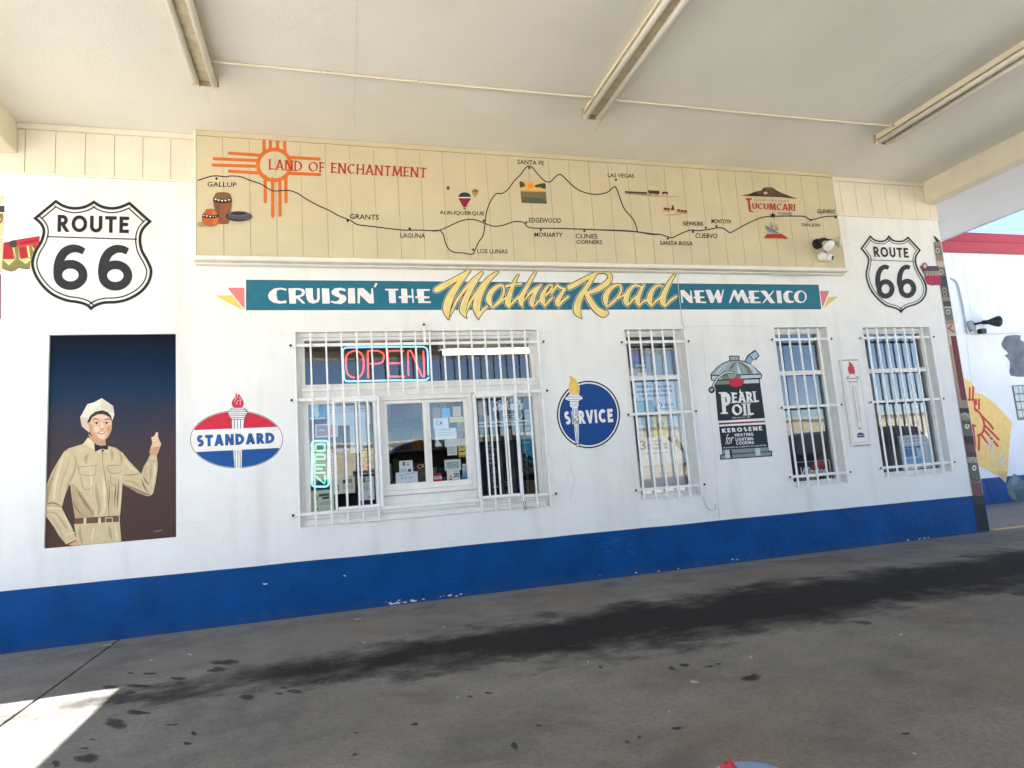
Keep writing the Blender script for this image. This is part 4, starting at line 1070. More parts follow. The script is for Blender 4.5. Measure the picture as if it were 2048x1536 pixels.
shield('large black and white Route 66 shield painted above the attendant mural', (3.338, 0, 200), cc(o1, [0, 4, 8, 9, 21, 33]), [(312, 912), (915, 930)], ((385, 766), (862, 779), (860, 889), (383, 880)),
       [((470, 1168, 84, 72, 58), [(560, 1012, 44), (520, 994, 50), (472, 994, 56), (425, 1022, 60), (395, 1080, 62), (386, 1150, 60), (392, 1190, 50)]),
        ((770, 1172, 84, 72, 58), [(852, 1012, 44), (815, 996, 50), (770, 996, 56), (724, 1024, 60), (694, 1082, 62), (684, 1152, 60), (690, 1192, 50)])], 19)
o2 = [(428, 640), (470, 678), (530, 688), (565, 672), (587, 640), (625, 680), (690, 688), (728, 672), (750, 650), (862, 770), (830, 815), (822, 868), (845, 940), (890, 1020), (912, 1085), (905, 1150), (870, 1205), (815, 1238),
      (750, 1258), (715, 1280), (693, 1310), (665, 1282), (620, 1264), (560, 1245), (500, 1200), (440, 1130), (405, 1060), (388, 990), (392, 940), (405, 880), (402, 830), (345, 755)]
shield('smaller black and white Route 66 shield painted near the right corner', (4.267, 1640, 320), cc(o2, [0, 4, 8, 9, 20, 31]), [(432, 853), (805, 866)], ((452, 738), (750, 752), (758, 834), (464, 826)),
       [((560, 1100, 55, 62, 42), [(585, 922, 34), (555, 912, 38), (520, 930, 40), (498, 975, 42), (492, 1040, 42), (504, 1100, 38), (512, 1125, 30)]),
        ((745, 1096, 55, 62, 42), [(766, 922, 34), (738, 912, 38), (705, 930, 40), (684, 975, 42), (678, 1040, 42), (690, 1096, 38), (698, 1121, 30)])], 14)

# ================================================================== STANDARD oval
S = Art('painted_oval_sign', 'red white and blue oval reading STANDARD with a torch', 'painted sign', 0.0)
S.frame(8.083, 360, 770)
RD = paint(206, 44, 66); BU = paint(20, 82, 150); NV = paint(38, 40, 84)
oval = ell(914, 880, 741, 457, n=72)
S.poly('oval', inset(oval, -9), NV); S.poly('oval', oval, WHT)
u0, u1 = (245, 725), (1580, 672); d0, d1 = (250, 1088), (1595, 1020)
def half(poly, p, q, up):
    a, b = q[1] - p[1], -(q[0] - p[0]); c = -(a * p[0] + b * p[1])
    return clip(poly, a, b, c) if up else clip(poly, -a, -b, -c)
red = half(inset(oval, 5), u0, u1, True); S.poly('oval', red, RD)
blu = half(inset(oval, 5), d0, d1, False); S.poly('oval', blu, BU)
S.stroke('oval', [u0, u1], 7, NV); S.stroke('oval', [d0, d1], 7, NV)
S.caps('lettering', 'STANDARD', ((270, 812), (1525, 768), (1530, 940), (272, 1000)), NV, .135, .13)
S.caps('lettering', 'STANDARD', ((275, 817), (1520, 774), (1524, 934), (277, 994)), paint(30, 92, 160), .115, .15)
S.poly('torch', [(765, 435), (800, 405), (830, 372), (1030, 368), (1085, 408), (1098, 440), (1060, 500), (1045, 545), (1030, 700), (835, 705), (830, 560), (790, 500)], NV)
S.poly('torch', [(772, 440), (838, 380), (1026, 376), (1090, 440), (1052, 500), (1038, 550), (1022, 705), (843, 710), (838, 555), (797, 500)], WHT)
for (y, a, b) in ((400, 812, 1066), (430, 775, 1092), (465, 775, 1085), (495, 795, 1060), (525, 815, 1045), (553, 830, 1038)): S.stroke('torch', [(a, y + 4), (b, y)], 9, NV)
for x in (880, 928, 978): S.stroke('torch', [(x, 560), (x, 706)], 10, NV)
S.poly('torch#low', [(852, 1060), (1012, 1052), (1005, 1330), (875, 1338)], NV); S.poly('torch#low', [(862, 1050), (1002, 1044), (996, 1342), (882, 1350)], WHT)
for x in (890, 935, 972): S.stroke('torch#low', [(x, 1056), (x + 3, 1335)], 10, NV)
fl = smooth([(860, 355), (838, 290), (862, 235), (900, 190), (900, 132), (930, 160), (955, 150), (990, 205), (1022, 260), (1028, 310), (1005, 358), (930, 368)], 4, True)
S.poly('flame', inset(fl, -7), WHT); S.poly('flame', inset(fl, -2), paint(120, 30, 60)); S.poly('flame', fl, paint(206, 44, 70))
for pts in ([(880, 280), (905, 225), (935, 190), (920, 150)], [(905, 320), (930, 265), (975, 235), (960, 195)], [(975, 325), (975, 280), (995, 235)]): S.stroke('flame', pts, 9, paint(240, 200, 206), curve=4)
S.done()

# ================================================================== SERVICE roundel
S = Art('painted_roundel', 'round blue SERVICE sign with yellow flamed torch, between two windows', 'painted sign', 0.0)
S.frame(8.535, 1090, 730)
DB = paint(8, 70, 138); KN = paint(26, 34, 62)
S.poly('disc', ell(742, 845, 540, 576, n=80), KN); S.poly('disc', ell(742, 845, 516, 552, n=80), WHT); S.poly('disc', ell(742, 845, 494, 526, n=80), KN); S.poly('disc', ell(742, 845, 484, 515, n=80), DB)
S.caps('lettering', 'SERVICE', ((308, 782), (1160, 735), (1176, 985), (335, 1032)), KN, .15, .12)
S.caps('lettering', 'SERVICE', ((320, 792), (1150, 745), (1166, 975), (346, 1020)), LET, .125, .15)
TL_ = paint(196, 212, 232); SV = paint(120, 150, 196)
sh = [(420, 490), (580, 490), (590, 520), (640, 545), (638, 580), (575, 612), (570, 650), (578, 680), (560, 715), (556, 880), (572, 1010), (578, 1160), (575, 1335), (530, 1335), (512, 1200), (495, 1030), (470, 880), (462, 730), (430, 715), (420, 650), (432, 620), (345, 585), (345, 560), (400, 520)]
S.poly('torch', inset(sh, -10), KN); S.poly('torch', sh, paint(232, 236, 242))
for (y, a, b) in ((512, 420, 585), (548, 360, 636), (592, 385, 610), (628, 425, 575), (668, 425, 572), (700, 440, 560)): S.stroke('torch', [(a, y), (b, y - 3)], 10, SV)
for pts in ([(480, 735), (492, 880)], [(515, 735), (522, 880)], [(540, 735), (540, 870)], [(510, 1030), (535, 1200), (545, 1320)], [(545, 1030), (560, 1180), (562, 1320)]): S.stroke('torch', pts, 13, SV)
for pts in ([(478, 885), (575, 1000)], [(476, 930), (560, 1020)], [(556, 880), (490, 960)], [(566, 940), (500, 1020)]): S.stroke('torch', pts, 9, KN)
S.dot('torch', 557, 1368, 34, KN); S.dot('torch', 557, 1368, 21, WHT)
fl = smooth([(440, 488), (415, 420), (412, 340), (432, 270), (420, 190), (470, 205), (520, 245), (550, 310), (580, 380), (578, 440), (560, 485)], 4, True)
S.poly('flame', inset(fl, -8), paint(244, 230, 190)); S.poly('flame', fl, paint(234, 192, 92)); S.poly('flame', smooth([(470, 470), (445, 400), (460, 310), (500, 280), (535, 340), (550, 410), (530, 470)], 4, True), paint(240, 204, 110))
S.done()

# ================================================================== oil can
S = Art('painted_oil_can', 'painted dark green Pearl Oil kerosene can with silver dome and spout', 'painted sign', -.0024)
S.frame(5.689, 1390, 670)
KK = paint(26, 36, 46); SL = paint(150, 166, 172); S2 = paint(190, 204, 212); S3 = paint(118, 128, 122); GN = paint(32, 44, 50)
S.stroke('spout', [(590, 330, 78), (625, 260, 80), (700, 205, 84)], 0, KK); S.poly('spout', [(612, 218), (690, 170), (735, 238), (690, 285), (655, 275)], KK)
S.stroke('spout', [(596, 325, 60), (628, 265, 62), (650, 245, 62)], 0, paint(140, 170, 196)); S.poly('spout', [(628, 225), (688, 186), (722, 238), (665, 282)], paint(168, 188, 206)); S.stroke('spout', [(625, 238), (668, 290)], 9, KK)
S.poly('can_body', [(388, 234), (506, 236), (506, 300), (388, 300)], KK); S.poly('can_body', [(400, 246), (495, 246), (495, 300), (400, 300)], paint(160, 170, 164))
dome = smooth([(190, 470), (225, 405), (290, 345), (370, 305), (470, 292), (560, 305), (640, 345), (700, 400), (742, 455), (600, 480), (400, 480)], 3, True)
S.poly('can_body', inset(dome, -9), KK); S.poly('can_body', dome, SL)
for k, (x0, y0, x1, y1, x2, y2, c) in enumerate(((440, 310, 330, 360, 250, 450, S2), (470, 305, 420, 370, 390, 450, S3), (480, 305, 500, 370, 510, 450, S2), (500, 308, 580, 360, 620, 440, S3), (540, 312, 640, 360, 690, 440, S2))):
    S.stroke('can_body', [(x0, y0, 8), (x1, y1, 34), (x2, y2, 44)], 0, c, curve=4)
for pts in ([(430, 312), (330, 365), (262, 445)], [(450, 310), (400, 380), (372, 445)], [(485, 308), (515, 380), (530, 440)], [(520, 310), (600, 370), (645, 435)]): S.stroke('can_body', pts, 6, KK, curve=4)
S.poly('can_body', [(178, 455), (745, 440), (762, 448), (760, 495), (738, 500), (215, 525), (180, 515)], KK); S.poly('can_body', [(192, 466), (750, 452), (750, 486), (192, 512)], S2); S.poly('can_body', [(300, 462), (520, 457), (520, 497), (300, 507)], S3)
S.poly('can_body', [(218, 515), (738, 497), (742, 560), (795, 945), (262, 978), (225, 570)], KK)
S.poly('can_body', [(228, 522), (730, 504), (734, 548), (230, 566)], paint(128, 132, 116)); S.poly('can_body', [(560, 510), (720, 505), (726, 545), (560, 552)], S2)
S.poly('can_body', [(236, 572), (736, 552), (790, 942), (270, 972)], GN)
S.poly('can_body', [(264, 980), (797, 950), (803, 1012), (272, 1040)], WHT); S.poly('can_body', [(268, 1000), (798, 974), (800, 992), (270, 1022)], paint(150, 40, 70))
S.poly('can_body', [(272, 1042), (803, 1016), (835, 1280), (842, 1318), (876, 1314), (878, 1380), (285, 1420), (282, 1362), (310, 1358), (305, 1310)], KK)
S.poly('can_body', [(278, 1048), (800, 1024), (828, 1270), (312, 1300)], GN); S.poly('can_body', [(312, 1305), (830, 1278), (836, 1322), (316, 1356)], paint(130, 140, 134)); S.poly('can_body', [(294, 1370), (866, 1328), (868, 1370), (296, 1408)], paint(124, 140, 142))
S.poly('can_body', [(340, 1308), (385, 1306), (400, 1400), (345, 1403)], S2); S.poly('can_body', [(680, 1290), (738, 1286), (745, 1370), (690, 1374)], S2); S.poly('can_body', [(392, 1306), (415, 1305), (425, 1395), (405, 1397)], KK)
S.poly('can_body', ell(468, 538, 84, 54, n=30), paint(196, 40, 66))
S.poly('handle', ell(420, 440, 50, 58, n=24), paint(150, 156, 146))
S.stroke('handle', [(425, 425), (350, 428), (270, 480), (220, 550), (190, 630)], 34, KK, curve=6, cap=True); S.stroke('handle', [(425, 425), (350, 428), (270, 480), (220, 550), (190, 630)], 18, S2, curve=6, cap=True)
S.stroke('handle', ell(188, 625, 28, 30, n=20), 16, KK, closed=True)
S.caps('brand_word', 'P', ((290, 650), (400, 650), (412, 895), (312, 900)), LET, .13, .1, True, .45)
S.caps('brand_word', 'EARL', ((415, 655), (712, 640), (728, 765), (422, 775)), LET, .12, .08, True, .45)
S.caps('brand_word', 'OIL', ((410, 785), (655, 778), (668, 912), (425, 920)), LET, .12, .1, True, .45)
S.poly('brand_word', [(512, 612), (528, 660), (500, 660)], LET)
S.font('small_print', 'REG. U.S. PAT. OFF.', ((424, 934), (630, 926), (632, 942), (425, 950)), LET, off=.01)
S.caps('product_word', 'KEROSENE', ((302, 1066), (755, 1036), (764, 1084), (310, 1112)), LET, .12, .24)
S.font('uses', 'for', ((345, 1130), (438, 1118), (440, 1235), (345, 1250)), LET, .35, .0)
for t, q in (('HEATING', ((450, 1122), (660, 1110), (663, 1146), (453, 1155))), ('LIGHTING', ((458, 1170), (662, 1160), (665, 1196), (460, 1206))), ('COOKING', ((465, 1212), (668, 1206), (672, 1238), (468, 1250)))): S.caps('uses', t, q, LET, .1, .18)
S.font('small_print', 'STANDARD OIL COMPANY OF CALIFORNIA', ((318, 1276), (808, 1246), (810, 1262), (320, 1292)), LET, off=.008)
S.done()

# ================================================================== mural of the attendant
def mural_bg():
    m = bpy.data.materials.new('mural_background'); m.use_nodes = True
    n = m.node_tree; L = n.links.new; p = n.nodes['Principled BSDF']
    geo = n.nodes.new('ShaderNodeNewGeometry'); sp = n.nodes.new('ShaderNodeSeparateXYZ'); L(geo.outputs['Position'], sp.inputs[0])
    nz = n.nodes.new('ShaderNodeTexNoise'); nz.inputs['Scale'].default_value = 3; nz.inputs['Detail'].default_value = 8; L(geo.outputs['Position'], nz.inputs['Vector'])
    ma = n.nodes.new('ShaderNodeMath'); ma.operation = 'MULTIPLY_ADD'; ma.inputs[1].default_value = .22; L(nz.outputs['Fac'], ma.inputs[0]); L(sp.outputs[2], ma.inputs[2])
    mr = n.nodes.new('ShaderNodeMapRange'); mr.inputs[1].default_value = .80; mr.inputs[2].default_value = 2.36; L(ma.outputs[0], mr.inputs[0])
    cr = n.nodes.new('ShaderNodeValToRGB'); e = cr.color_ramp.elements
    e[0].position = 0; e[0].color = (*lin((80, 62, 57)), 1); e[1].position = 1; e[1].color = (*lin((18, 24, 34)), 1)
    for pos, c in ((.35, (78, 65, 64)), (.55, (62, 60, 72)), (.72, (30, 52, 78)), (.86, (18, 38, 62))):
        k = e.new(pos); k.color = (*lin(c), 1)
    L(mr.outputs[0], cr.inputs[0]); L(cr.outputs[0], p.inputs['Base Color']); p.inputs['Roughness'].default_value = .7; p.inputs['Specular IOR Level'].default_value = .08
    return m
S = Art('painted_mural', 'recessed mural of a gas attendant in tan uniform and white cap, thumb raised', 'mural', .0215)
nx0, nx1, nz0, nz1 = OPEN['niche']
S.parts['background'] = MB().box(nx0 + .0, nx1 - .0, .0216, .03, nz0, nz1, mural_bg())
TAN = paint(203, 185, 148); TAN2 = paint(180, 158, 123); TAN3 = paint(220, 205, 170); TAN4 = paint(140, 112, 84); PNK = paint(190, 168, 142)
S.frame(6.98, 80, 880)
def cl(poly):                                # stay inside the niche
    return poly
S.poly('figure', [(475, 1165), (1112, 1130), (1135, 1415), (800, 1448), (520, 1470)], TAN, curve=0)
S.poly('figure', [(80, 905), (300, 940), (370, 1080), (440, 1205), (512, 1390), (365, 1458), (262, 1330), (200, 1220), (120, 1110), (78, 1060)], TAN)
S.poly('figure', [(395, 1462), (515, 1400), (565, 1466), (470, 1474)], paint(206, 158, 128))
S.poly('figure', [(405, 115), (520, 80), (650, 40), (760, 130), (870, 165), (950, 130), (962, 85), (1060, 110), (1150, 180), (1185, 300), (1150, 640), (1140, 800), (1118, 1058), (490, 1096), (450, 850), (425, 640), (380, 400)], TAN)
S.poly('figure', [(430, 600), (500, 640), (620, 800), (760, 1000), (760, 1078), (490, 1094), (452, 860)], TAN2)
S.poly('figure', [(80, 900), (100, 610), (155, 470), (245, 310), (330, 170), (405, 115), (470, 210), (530, 400), (505, 530), (400, 640), (335, 820), (305, 938)], TAN)
S.poly('figure', [(1150, 172), (1240, 290), (1400, 458), (1425, 482), (1475, 560), (1562, 768), (1500, 786), (1380, 742), (1270, 682), (1150, 600)], TAN)
S.poly('figure', [(1418, 470), (1450, 370), (1500, 290), (1535, 208), (1628, 205), (1642, 330), (1640, 400), (1612, 600), (1580, 742), (1545, 776), (1480, 640)], TAN)
# folds: lights and darks of the brushwork
for pts, c in (([(250, 320, 4), (180, 500, 30), (120, 700, 44), (100, 880, 20)], TAN2), ([(330, 200, 6), (270, 400, 34), (210, 620, 40), (190, 850, 20)], TAN3), ([(420, 200, 6), (380, 380, 30), (300, 600, 36), (270, 860, 10)], PNK),
               ([(500, 300, 6), (480, 440, 34), (400, 600, 26), (350, 760, 6)], TAN2), ([(100, 890, 16), (190, 880, 22), (310, 930, 10)], TAN4), ([(90, 960, 10), (190, 950, 26), (310, 960, 8)], TAN3), ([(90, 1010, 10), (210, 1020, 20), (300, 1120, 34), (380, 1260, 10)], TAN2),
               ([(110, 1050, 6), (200, 1120, 30), (270, 1250, 40), (330, 1390, 20)], PNK), ([(330, 1010, 6), (380, 1140, 26), (440, 1270, 10)], TAN3), ([(350, 1330, 8), (440, 1300, 26), (490, 1290, 6)], TAN3),
               ([(680, 190, 8), (640, 260, 60), (650, 340, 10)], TAN2), ([(1000, 130, 8), (1010, 200, 50), (1000, 300, 8)], TAN2), ([(1100, 160, 6), (1140, 260, 40), (1130, 340, 6)], TAN2), ([(780, 600, 6), (800, 780, 50), (830, 960, 40), (800, 1060, 6)], TAN2),
               ([(700, 420, 6), (720, 600, 30), (700, 760, 6)], TAN3), ([(880, 480, 6), (900, 700, 44), (900, 940, 30), (860, 1050, 8)], TAN3), ([(1060, 600, 6), (1050, 760, 20), (1040, 940, 6)], TAN4), ([(1100, 560, 6), (1085, 780, 22), (1075, 960, 6)], TAN4),
               ([(1000, 640, 6), (1010, 800, 24), (1000, 980, 8)], PNK), ([(1130, 500, 8), (1125, 760, 22), (1105, 1000, 8)], TAN3), ([(960, 560, 4), (970, 760, 14), (955, 960, 4)], TAN4), ([(520, 700, 6), (620, 860, 26), (740, 1040, 8)], TAN4), ([(470, 680, 5), (560, 860, 20), (660, 1040, 6)], PNK), ([(460, 850, 4), (510, 960, 18), (600, 1060, 6)], TAN4),
               ([(1160, 485, 6), (1270, 490, 14), (1400, 465, 6)], TAN4), ([(1150, 620, 10), (1290, 670, 30), (1440, 740, 34), (1540, 772, 10)], paint(150, 122, 112)), ([(1180, 560, 6), (1300, 590, 26), (1400, 660, 10)], TAN2), ([(1200, 300, 6), (1260, 380, 30), (1360, 440, 8)], TAN3),
               ([(1420, 540, 6), (1450, 640, 22), (1520, 750, 6)], TAN4), ([(1440, 500, 5), (1480, 580, 16), (1530, 620, 4)], paint(90, 70, 62)), ([(1480, 330, 6), (1465, 430, 34), (1500, 560, 10)], PNK), ([(1600, 300, 8), (1605, 450, 36), (1570, 640, 10)], TAN3), ([(1550, 320, 6), (1545, 480, 22), (1530, 600, 6)], TAN2),
               ([(560, 1190, 10), (560, 1320, 44), (590, 1450, 20)], TAN2), ([(760, 1200, 8), (730, 1330, 34), (720, 1440, 10)], TAN3), ([(960, 1180, 8), (980, 1300, 34), (1010, 1410, 10)], TAN2), ([(1050, 1200, 8), (1070, 1320, 30), (1080, 1410, 10)], TAN3)):
    S.stroke('figure', pts, 0, c, curve=5)
LN = paint(120, 96, 70)
for pts in ([(875, 165), (878, 340), (905, 480), (940, 700), (965, 1060)], [(535, 378), (800, 352)], [(550, 385), (550, 470), (660, 495), (770, 480), (780, 375)], [(940, 360), (1140, 350)], [(945, 365), (960, 440), (1060, 470), (1140, 440)], [(570, 500), (600, 660), (680, 690), (740, 640)], [(985, 500), (995, 600), (1070, 640)], [(470, 210), (520, 330), (530, 400)], [(1510, 290), (1622, 296)]):
    S.stroke('figure', pts, 6, LN, curve=3)
S.poly('belt', [(486, 1094), (1108, 1054), (1116, 1140), (478, 1174)], paint(110, 76, 62))
for x in (612, 815): S.poly('belt', [(x, 1086), (x + 36, 1084), (x + 34, 1170), (x - 2, 1172)], TAN3)
S.stroke('belt', [(915, 1090), (1010, 1084), (1014, 1154), (918, 1160)], 13, paint(206, 186, 150), closed=True); S.stroke('belt', [(1100, 1060), (1112, 1100), (1104, 1140)], 10, TAN3)
S.frame(8.532, 130, 780)
SK = paint(220, 178, 148); SK2 = paint(200, 150, 122); SK3 = paint(234, 200, 170)
S.poly('head', [(398, 745), (540, 840), (690, 840), (697, 935), (620, 955), (540, 930), (430, 850)], SK2)
S.poly('head', [(310, 920), (395, 808), (500, 905), (512, 1020), (470, 1000), (380, 950)], TAN3); S.poly('head', [(690, 930), (745, 945), (742, 1100), (700, 1050), (640, 1010)], TAN3); S.poly('head', [(520, 1010), (640, 1010), (585, 1105)], TAN3)
S.poly('head', [(430, 480), (500, 430), (620, 405), (740, 450), (795, 520), (802, 590), (790, 690), (745, 790), (690, 842), (610, 855), (540, 842), (470, 782), (425, 720), (402, 640), (400, 580)], SK, curve=2)
S.poly('head', [(420, 560), (470, 600), (480, 700), (560, 800), (640, 848), (560, 848), (470, 785), (420, 715), (402, 620)], SK2)
S.poly('head', [(700, 640), (770, 600), (795, 600), (785, 690), (740, 790), (690, 830), (730, 740)], SK2)
S.poly('head', [(500, 450), (620, 420), (730, 460), (700, 490), (600, 480), (520, 480)], SK3); S.poly('head', [(610, 560), (650, 560), (665, 640), (630, 655), (600, 640)], SK3); S.poly('head', [(500, 640), (580, 620), (590, 680), (530, 720)], SK3, curve=3); S.poly('head', [(560, 770), (680, 765), (660, 820), (590, 825)], SK3, curve=3)
S.poly('head', [(383, 568), (432, 580), (432, 690), (402, 722), (388, 650)], SK2, curve=3); S.stroke('head', [(400, 590), (420, 640), (405, 700)], 8, SK3)
for x in (540, 712):
    S.poly('head', ell(x, 570, 44, 18, n=16), paint(226, 206, 190)); S.dot('head', x, 566, 19, paint(58, 36, 30)); S.stroke('head', [(x - 46, 566), (x - 10, 548), (x + 44, 562)], 7, paint(80, 50, 42), curve=3); S.stroke('head', [(x - 40, 590), (x, 600), (x + 40, 588)], 5, SK2, curve=3)
S.stroke('head', [(472, 520, 6), (525, 492, 16), (585, 520, 6)], 0, paint(66, 42, 36), curve=4); S.stroke('head', [(672, 510, 8), (735, 495, 15), (790, 520, 5)], 0, paint(66, 42, 36), curve=4)
S.stroke('head', [(590, 520), (600, 580), (592, 640)], 7, SK2, curve=3); S.stroke('head', [(598, 655), (630, 672), (672, 658)], 11, paint(160, 96, 76), curve=3)
S.poly('head', [(560, 722), (620, 705), (700, 705), (680, 738), (625, 752), (585, 742)], paint(160, 80, 70)); S.poly('head', [(578, 722), (630, 712), (690, 712), (660, 732), (610, 738)], paint(240, 232, 224)); S.stroke('head', [(500, 660), (520, 720), (545, 745)], 7, SK2, curve=3)
S.poly('cap', [(260, 465), (300, 400), (385, 242), (500, 210), (630, 140), (750, 222), (822, 275), (845, 420), (808, 530), (790, 450), (720, 385), (620, 350), (520, 375), (440, 435), (385, 550), (412, 720), (360, 680), (290, 620)], paint(226, 216, 198))
S.poly('cap', [(262, 470), (385, 480), (380, 560), (405, 700), (350, 670), (292, 618)], paint(204, 190, 168)); S.poly('cap', [(640, 160), (750, 230), (820, 290), (835, 400), (780, 400), (700, 340), (640, 330)], paint(212, 200, 182)); S.poly('cap', [(420, 260), (520, 230), (600, 200), (560, 300), (440, 360)], paint(238, 230, 216))
for pts in ([(630, 150), (626, 330)], [(390, 260), (520, 300), (560, 330)], [(265, 470), (400, 480)], [(815, 285), (780, 380)]): S.stroke('cap', pts, 6, paint(184, 168, 146))
S.poly('cap', [(378, 552), (430, 440), (520, 370), (640, 345), (732, 376), (788, 440), (798, 522), (750, 452), (660, 410), (560, 416), (470, 462), (426, 552)], paint(52, 50, 62))
S.poly('bow_tie', [(510, 938), (620, 968), (742, 926), (734, 1024), (630, 1002), (514, 1056)], paint(34, 36, 46))
S.poly('hand', [(1475, 810), (1520, 790), (1560, 720), (1592, 732), (1588, 790), (1625, 880), (1646, 925), (1612, 1000), (1568, 1112), (1448, 1092), (1462, 985), (1490, 900)], SK, curve=2)
S.poly('hand', [(1460, 1000), (1530, 980), (1600, 960), (1590, 1040), (1565, 1110), (1450, 1088)], SK2, curve=2)
for pts in ([(1490, 828, 24), (1560, 822, 30)], [(1500, 870, 22), (1590, 862, 32)], [(1510, 912, 22), (1610, 905, 32)], [(1520, 952, 18), (1610, 945, 28)], [(1550, 790, 24), (1572, 735, 24)]): S.stroke('hand', pts, 0, SK3, cap=True)
for pts in ([(1490, 850), (1590, 842)], [(1500, 892), (1600, 884)], [(1512, 934), (1620, 926)]): S.stroke('hand', pts, 6, SK2)
S.frame(6.98, 80, 880)
S.stroke('artist_mark', [(1592, 1278, 14), (1650, 1270, 20), (1715, 1258, 12)], 0, paint(128, 110, 100)); S.stroke('artist_mark', [(1590, 1200), (1660, 1180), (1720, 1190)], 4, paint(66, 50, 48), curve=4)
S.done()

# ================================================================== painted totems at both ends of the wall
S = Art('painted_totem', 'painted cream totem edge with red and olive feathered sash, cut by the left shield', 'painted sign', 0.0)
S.frame(8.54, 0, 380)
CR = paint(214, 198, 158); OL = paint(132, 128, 74); TR_ = paint(176, 42, 56); CH = paint(62, 60, 68)
S.poly('totem_post', [(-60, 250), (20, 95), (92, 115), (20, 240)], CR); S.poly('totem_post', [(-160, 270), (78, 270), (78, 380), (-160, 380)], CH); S.poly('totem_post', [(-160, 384), (72, 390), (68, 720), (40, 785), (-160, 800)], CR)
S.poly('totem_post', [(-60, 405), (55, 405), (45, 540), (0, 580), (-60, 580)], paint(140, 116, 62)); S.dot('totem_post', -12, 500, 24, paint(230, 220, 190)); S.poly('totem_post', [(-160, 810), (50, 810), (62, 840), (40, 1400), (-160, 1440)], paint(208, 196, 164)); S.poly('totem_post', [(-160, 1440), (16, 1440), (14, 2200), (-160, 2200)], paint(120, 42, 52))
S.poly('sash', [(62, 905), (150, 885), (300, 860), (680, 790), (676, 900), (600, 1010), (555, 1110), (520, 1250), (515, 1340), (450, 1355), (320, 1330), (260, 1375), (190, 1392), (100, 1370), (35, 1330), (45, 1180)], OL)
S.poly('sash', [(45, 1185), (230, 1185), (270, 1170), (215, 985), (240, 985), (275, 1170), (150, 1285)], paint(226, 206, 140)); S.poly('sash', [(310, 985), (340, 1160), (360, 1185), (490, 1160), (540, 1190), (440, 1265), (330, 1185)], paint(226, 206, 140)); S.poly('sash', [(455, 955), (485, 1150), (520, 1160), (490, 955)], paint(226, 206, 140)); S.poly('sash', [(540, 945), (570, 1050), (590, 1010)], paint(226, 206, 140))
S.poly('sash', [(64, 910), (165, 888), (215, 985), (225, 1182), (50, 1180)], TR_); S.poly('sash', [(325, 975), (450, 955), (485, 1152), (350, 1168)], TR_); S.poly('sash', [(550, 945), (640, 925), (590, 1015)], TR_)
S.poly('sash', [(250, 860), (680, 792), (672, 900), (620, 925), (260, 975)], paint(196, 48, 60)); S.poly('sash', smooth([(150, 910), (190, 868), (270, 862), (295, 915), (270, 972), (190, 972)], 4, True), CH)
for k in range(9): S.stroke('sash', [(340 + k * 34, 930 - k * 6), (356 + k * 34, 895 - k * 6), (372 + k * 34, 925 - k * 6)], 12, paint(120, 28, 40))
for pts in ([(64, 905), (150, 886)], [(250, 860), (680, 790)], [(35, 1335), (110, 1372), (190, 1392), (260, 1375), (320, 1330), (450, 1355), (515, 1342)]): S.stroke('sash', pts, 7, CH)
S.done()
S = Art('painted_totem', 'tall narrow painted totem pole with carved faces down the right corner', 'painted sign', -.0045)
def tp(px0, px1, y0, y1, c, lean=.168):      # block of the pole between two heights
    S.poly('totem_post', [(px0(y0), y0), (px1(y0), y0), (px1(y1), y1), (px0(y1), y1)], c)
rt = lambda y: min(1884 + (y - 501) * .1682, 1979.5)
lf = lambda y: rt(y) - (14 + (y - 480) * .014)
GR = paint(104, 108, 98); DKB = paint(52, 64, 76); BEI = paint(140, 128, 110); MAR = paint(104, 46, 50); DGN = paint(34, 40, 40); PALE = paint(176, 166, 148)
S.poly('totem_post', [(1866, 471), (1872, 474), (1878, 485), (rt(484), 484), (1874, 486)], DKB)
for y0, y1, c in ((484, 492, BEI), (492, 510, GR), (510, 522, BEI), (522, 534, PALE), (534, 552, GR), (552, 572, DKB), (572, 594, paint(72, 84, 92)), (594, 602, BEI), (602, 613, DKB), (613, 616, PALE), (616, 640, GR), (640, 648, BEI), (648, 668, PALE), (668, 690, paint(190, 178, 150)), (690, 800, paint(168, 132, 112)), (800, 816, paint(150, 130, 116)),
                  (816, 826, DGN), (826, 840, BEI), (840, 872, paint(92, 100, 88)), (872, 888, DGN), (888, 905, paint(112, 66, 66)), (905, 914, paint(70, 60, 58)), (914, 926, paint(150, 142, 130)), (926, 955, paint(96, 92, 88)), (955, 966, paint(110, 106, 100)), (966, 992, paint(120, 74, 76)), (992, 1008, paint(60, 54, 52)), (1008, 1061.5, DGN)):
    tp(lf, rt, y0, y1, c)
tp(lambda y: rt(y) - 12, lambda y: rt(y) - 1, 672, 800, MAR)
for (y, c) in ((501, PALE), (544, PALE), (580, BEI), (588, BEI), (624, PALE), (852, paint(226, 214, 180)), (936, paint(226, 214, 190))):
    x = rt(y) - 9; S.poly('eye#%d' % y, ell(x, y, 4.5, 5.5, n=14), c); S.dot('eye#%d' % y, x, y, 2, paint(40, 34, 34))
S.stroke('beak', [(rt(652) - 5, 650), (rt(656) - 13, 657), (rt(664) - 4, 664)], 3, paint(160, 60, 56)); S.stroke('brow#1', [(rt(826) - 18, 832), (rt(830) - 10, 826), (rt(836) - 3, 834)], 3, PALE); S.stroke('brow#2', [(rt(920) - 18, 922), (rt(920) - 8, 915), (rt(922) - 2, 924)], 3, PALE)
for y in (842, 955, 1020, 1040): S.stroke('carved_line#%d' % y, [(lf(y) + 2, y), (lf(y) + 12, y + 6), (rt(y) - 2, y + 3)], 2, paint(30, 30, 34), curve=3)
S.frame(4.267, 1640, 320)
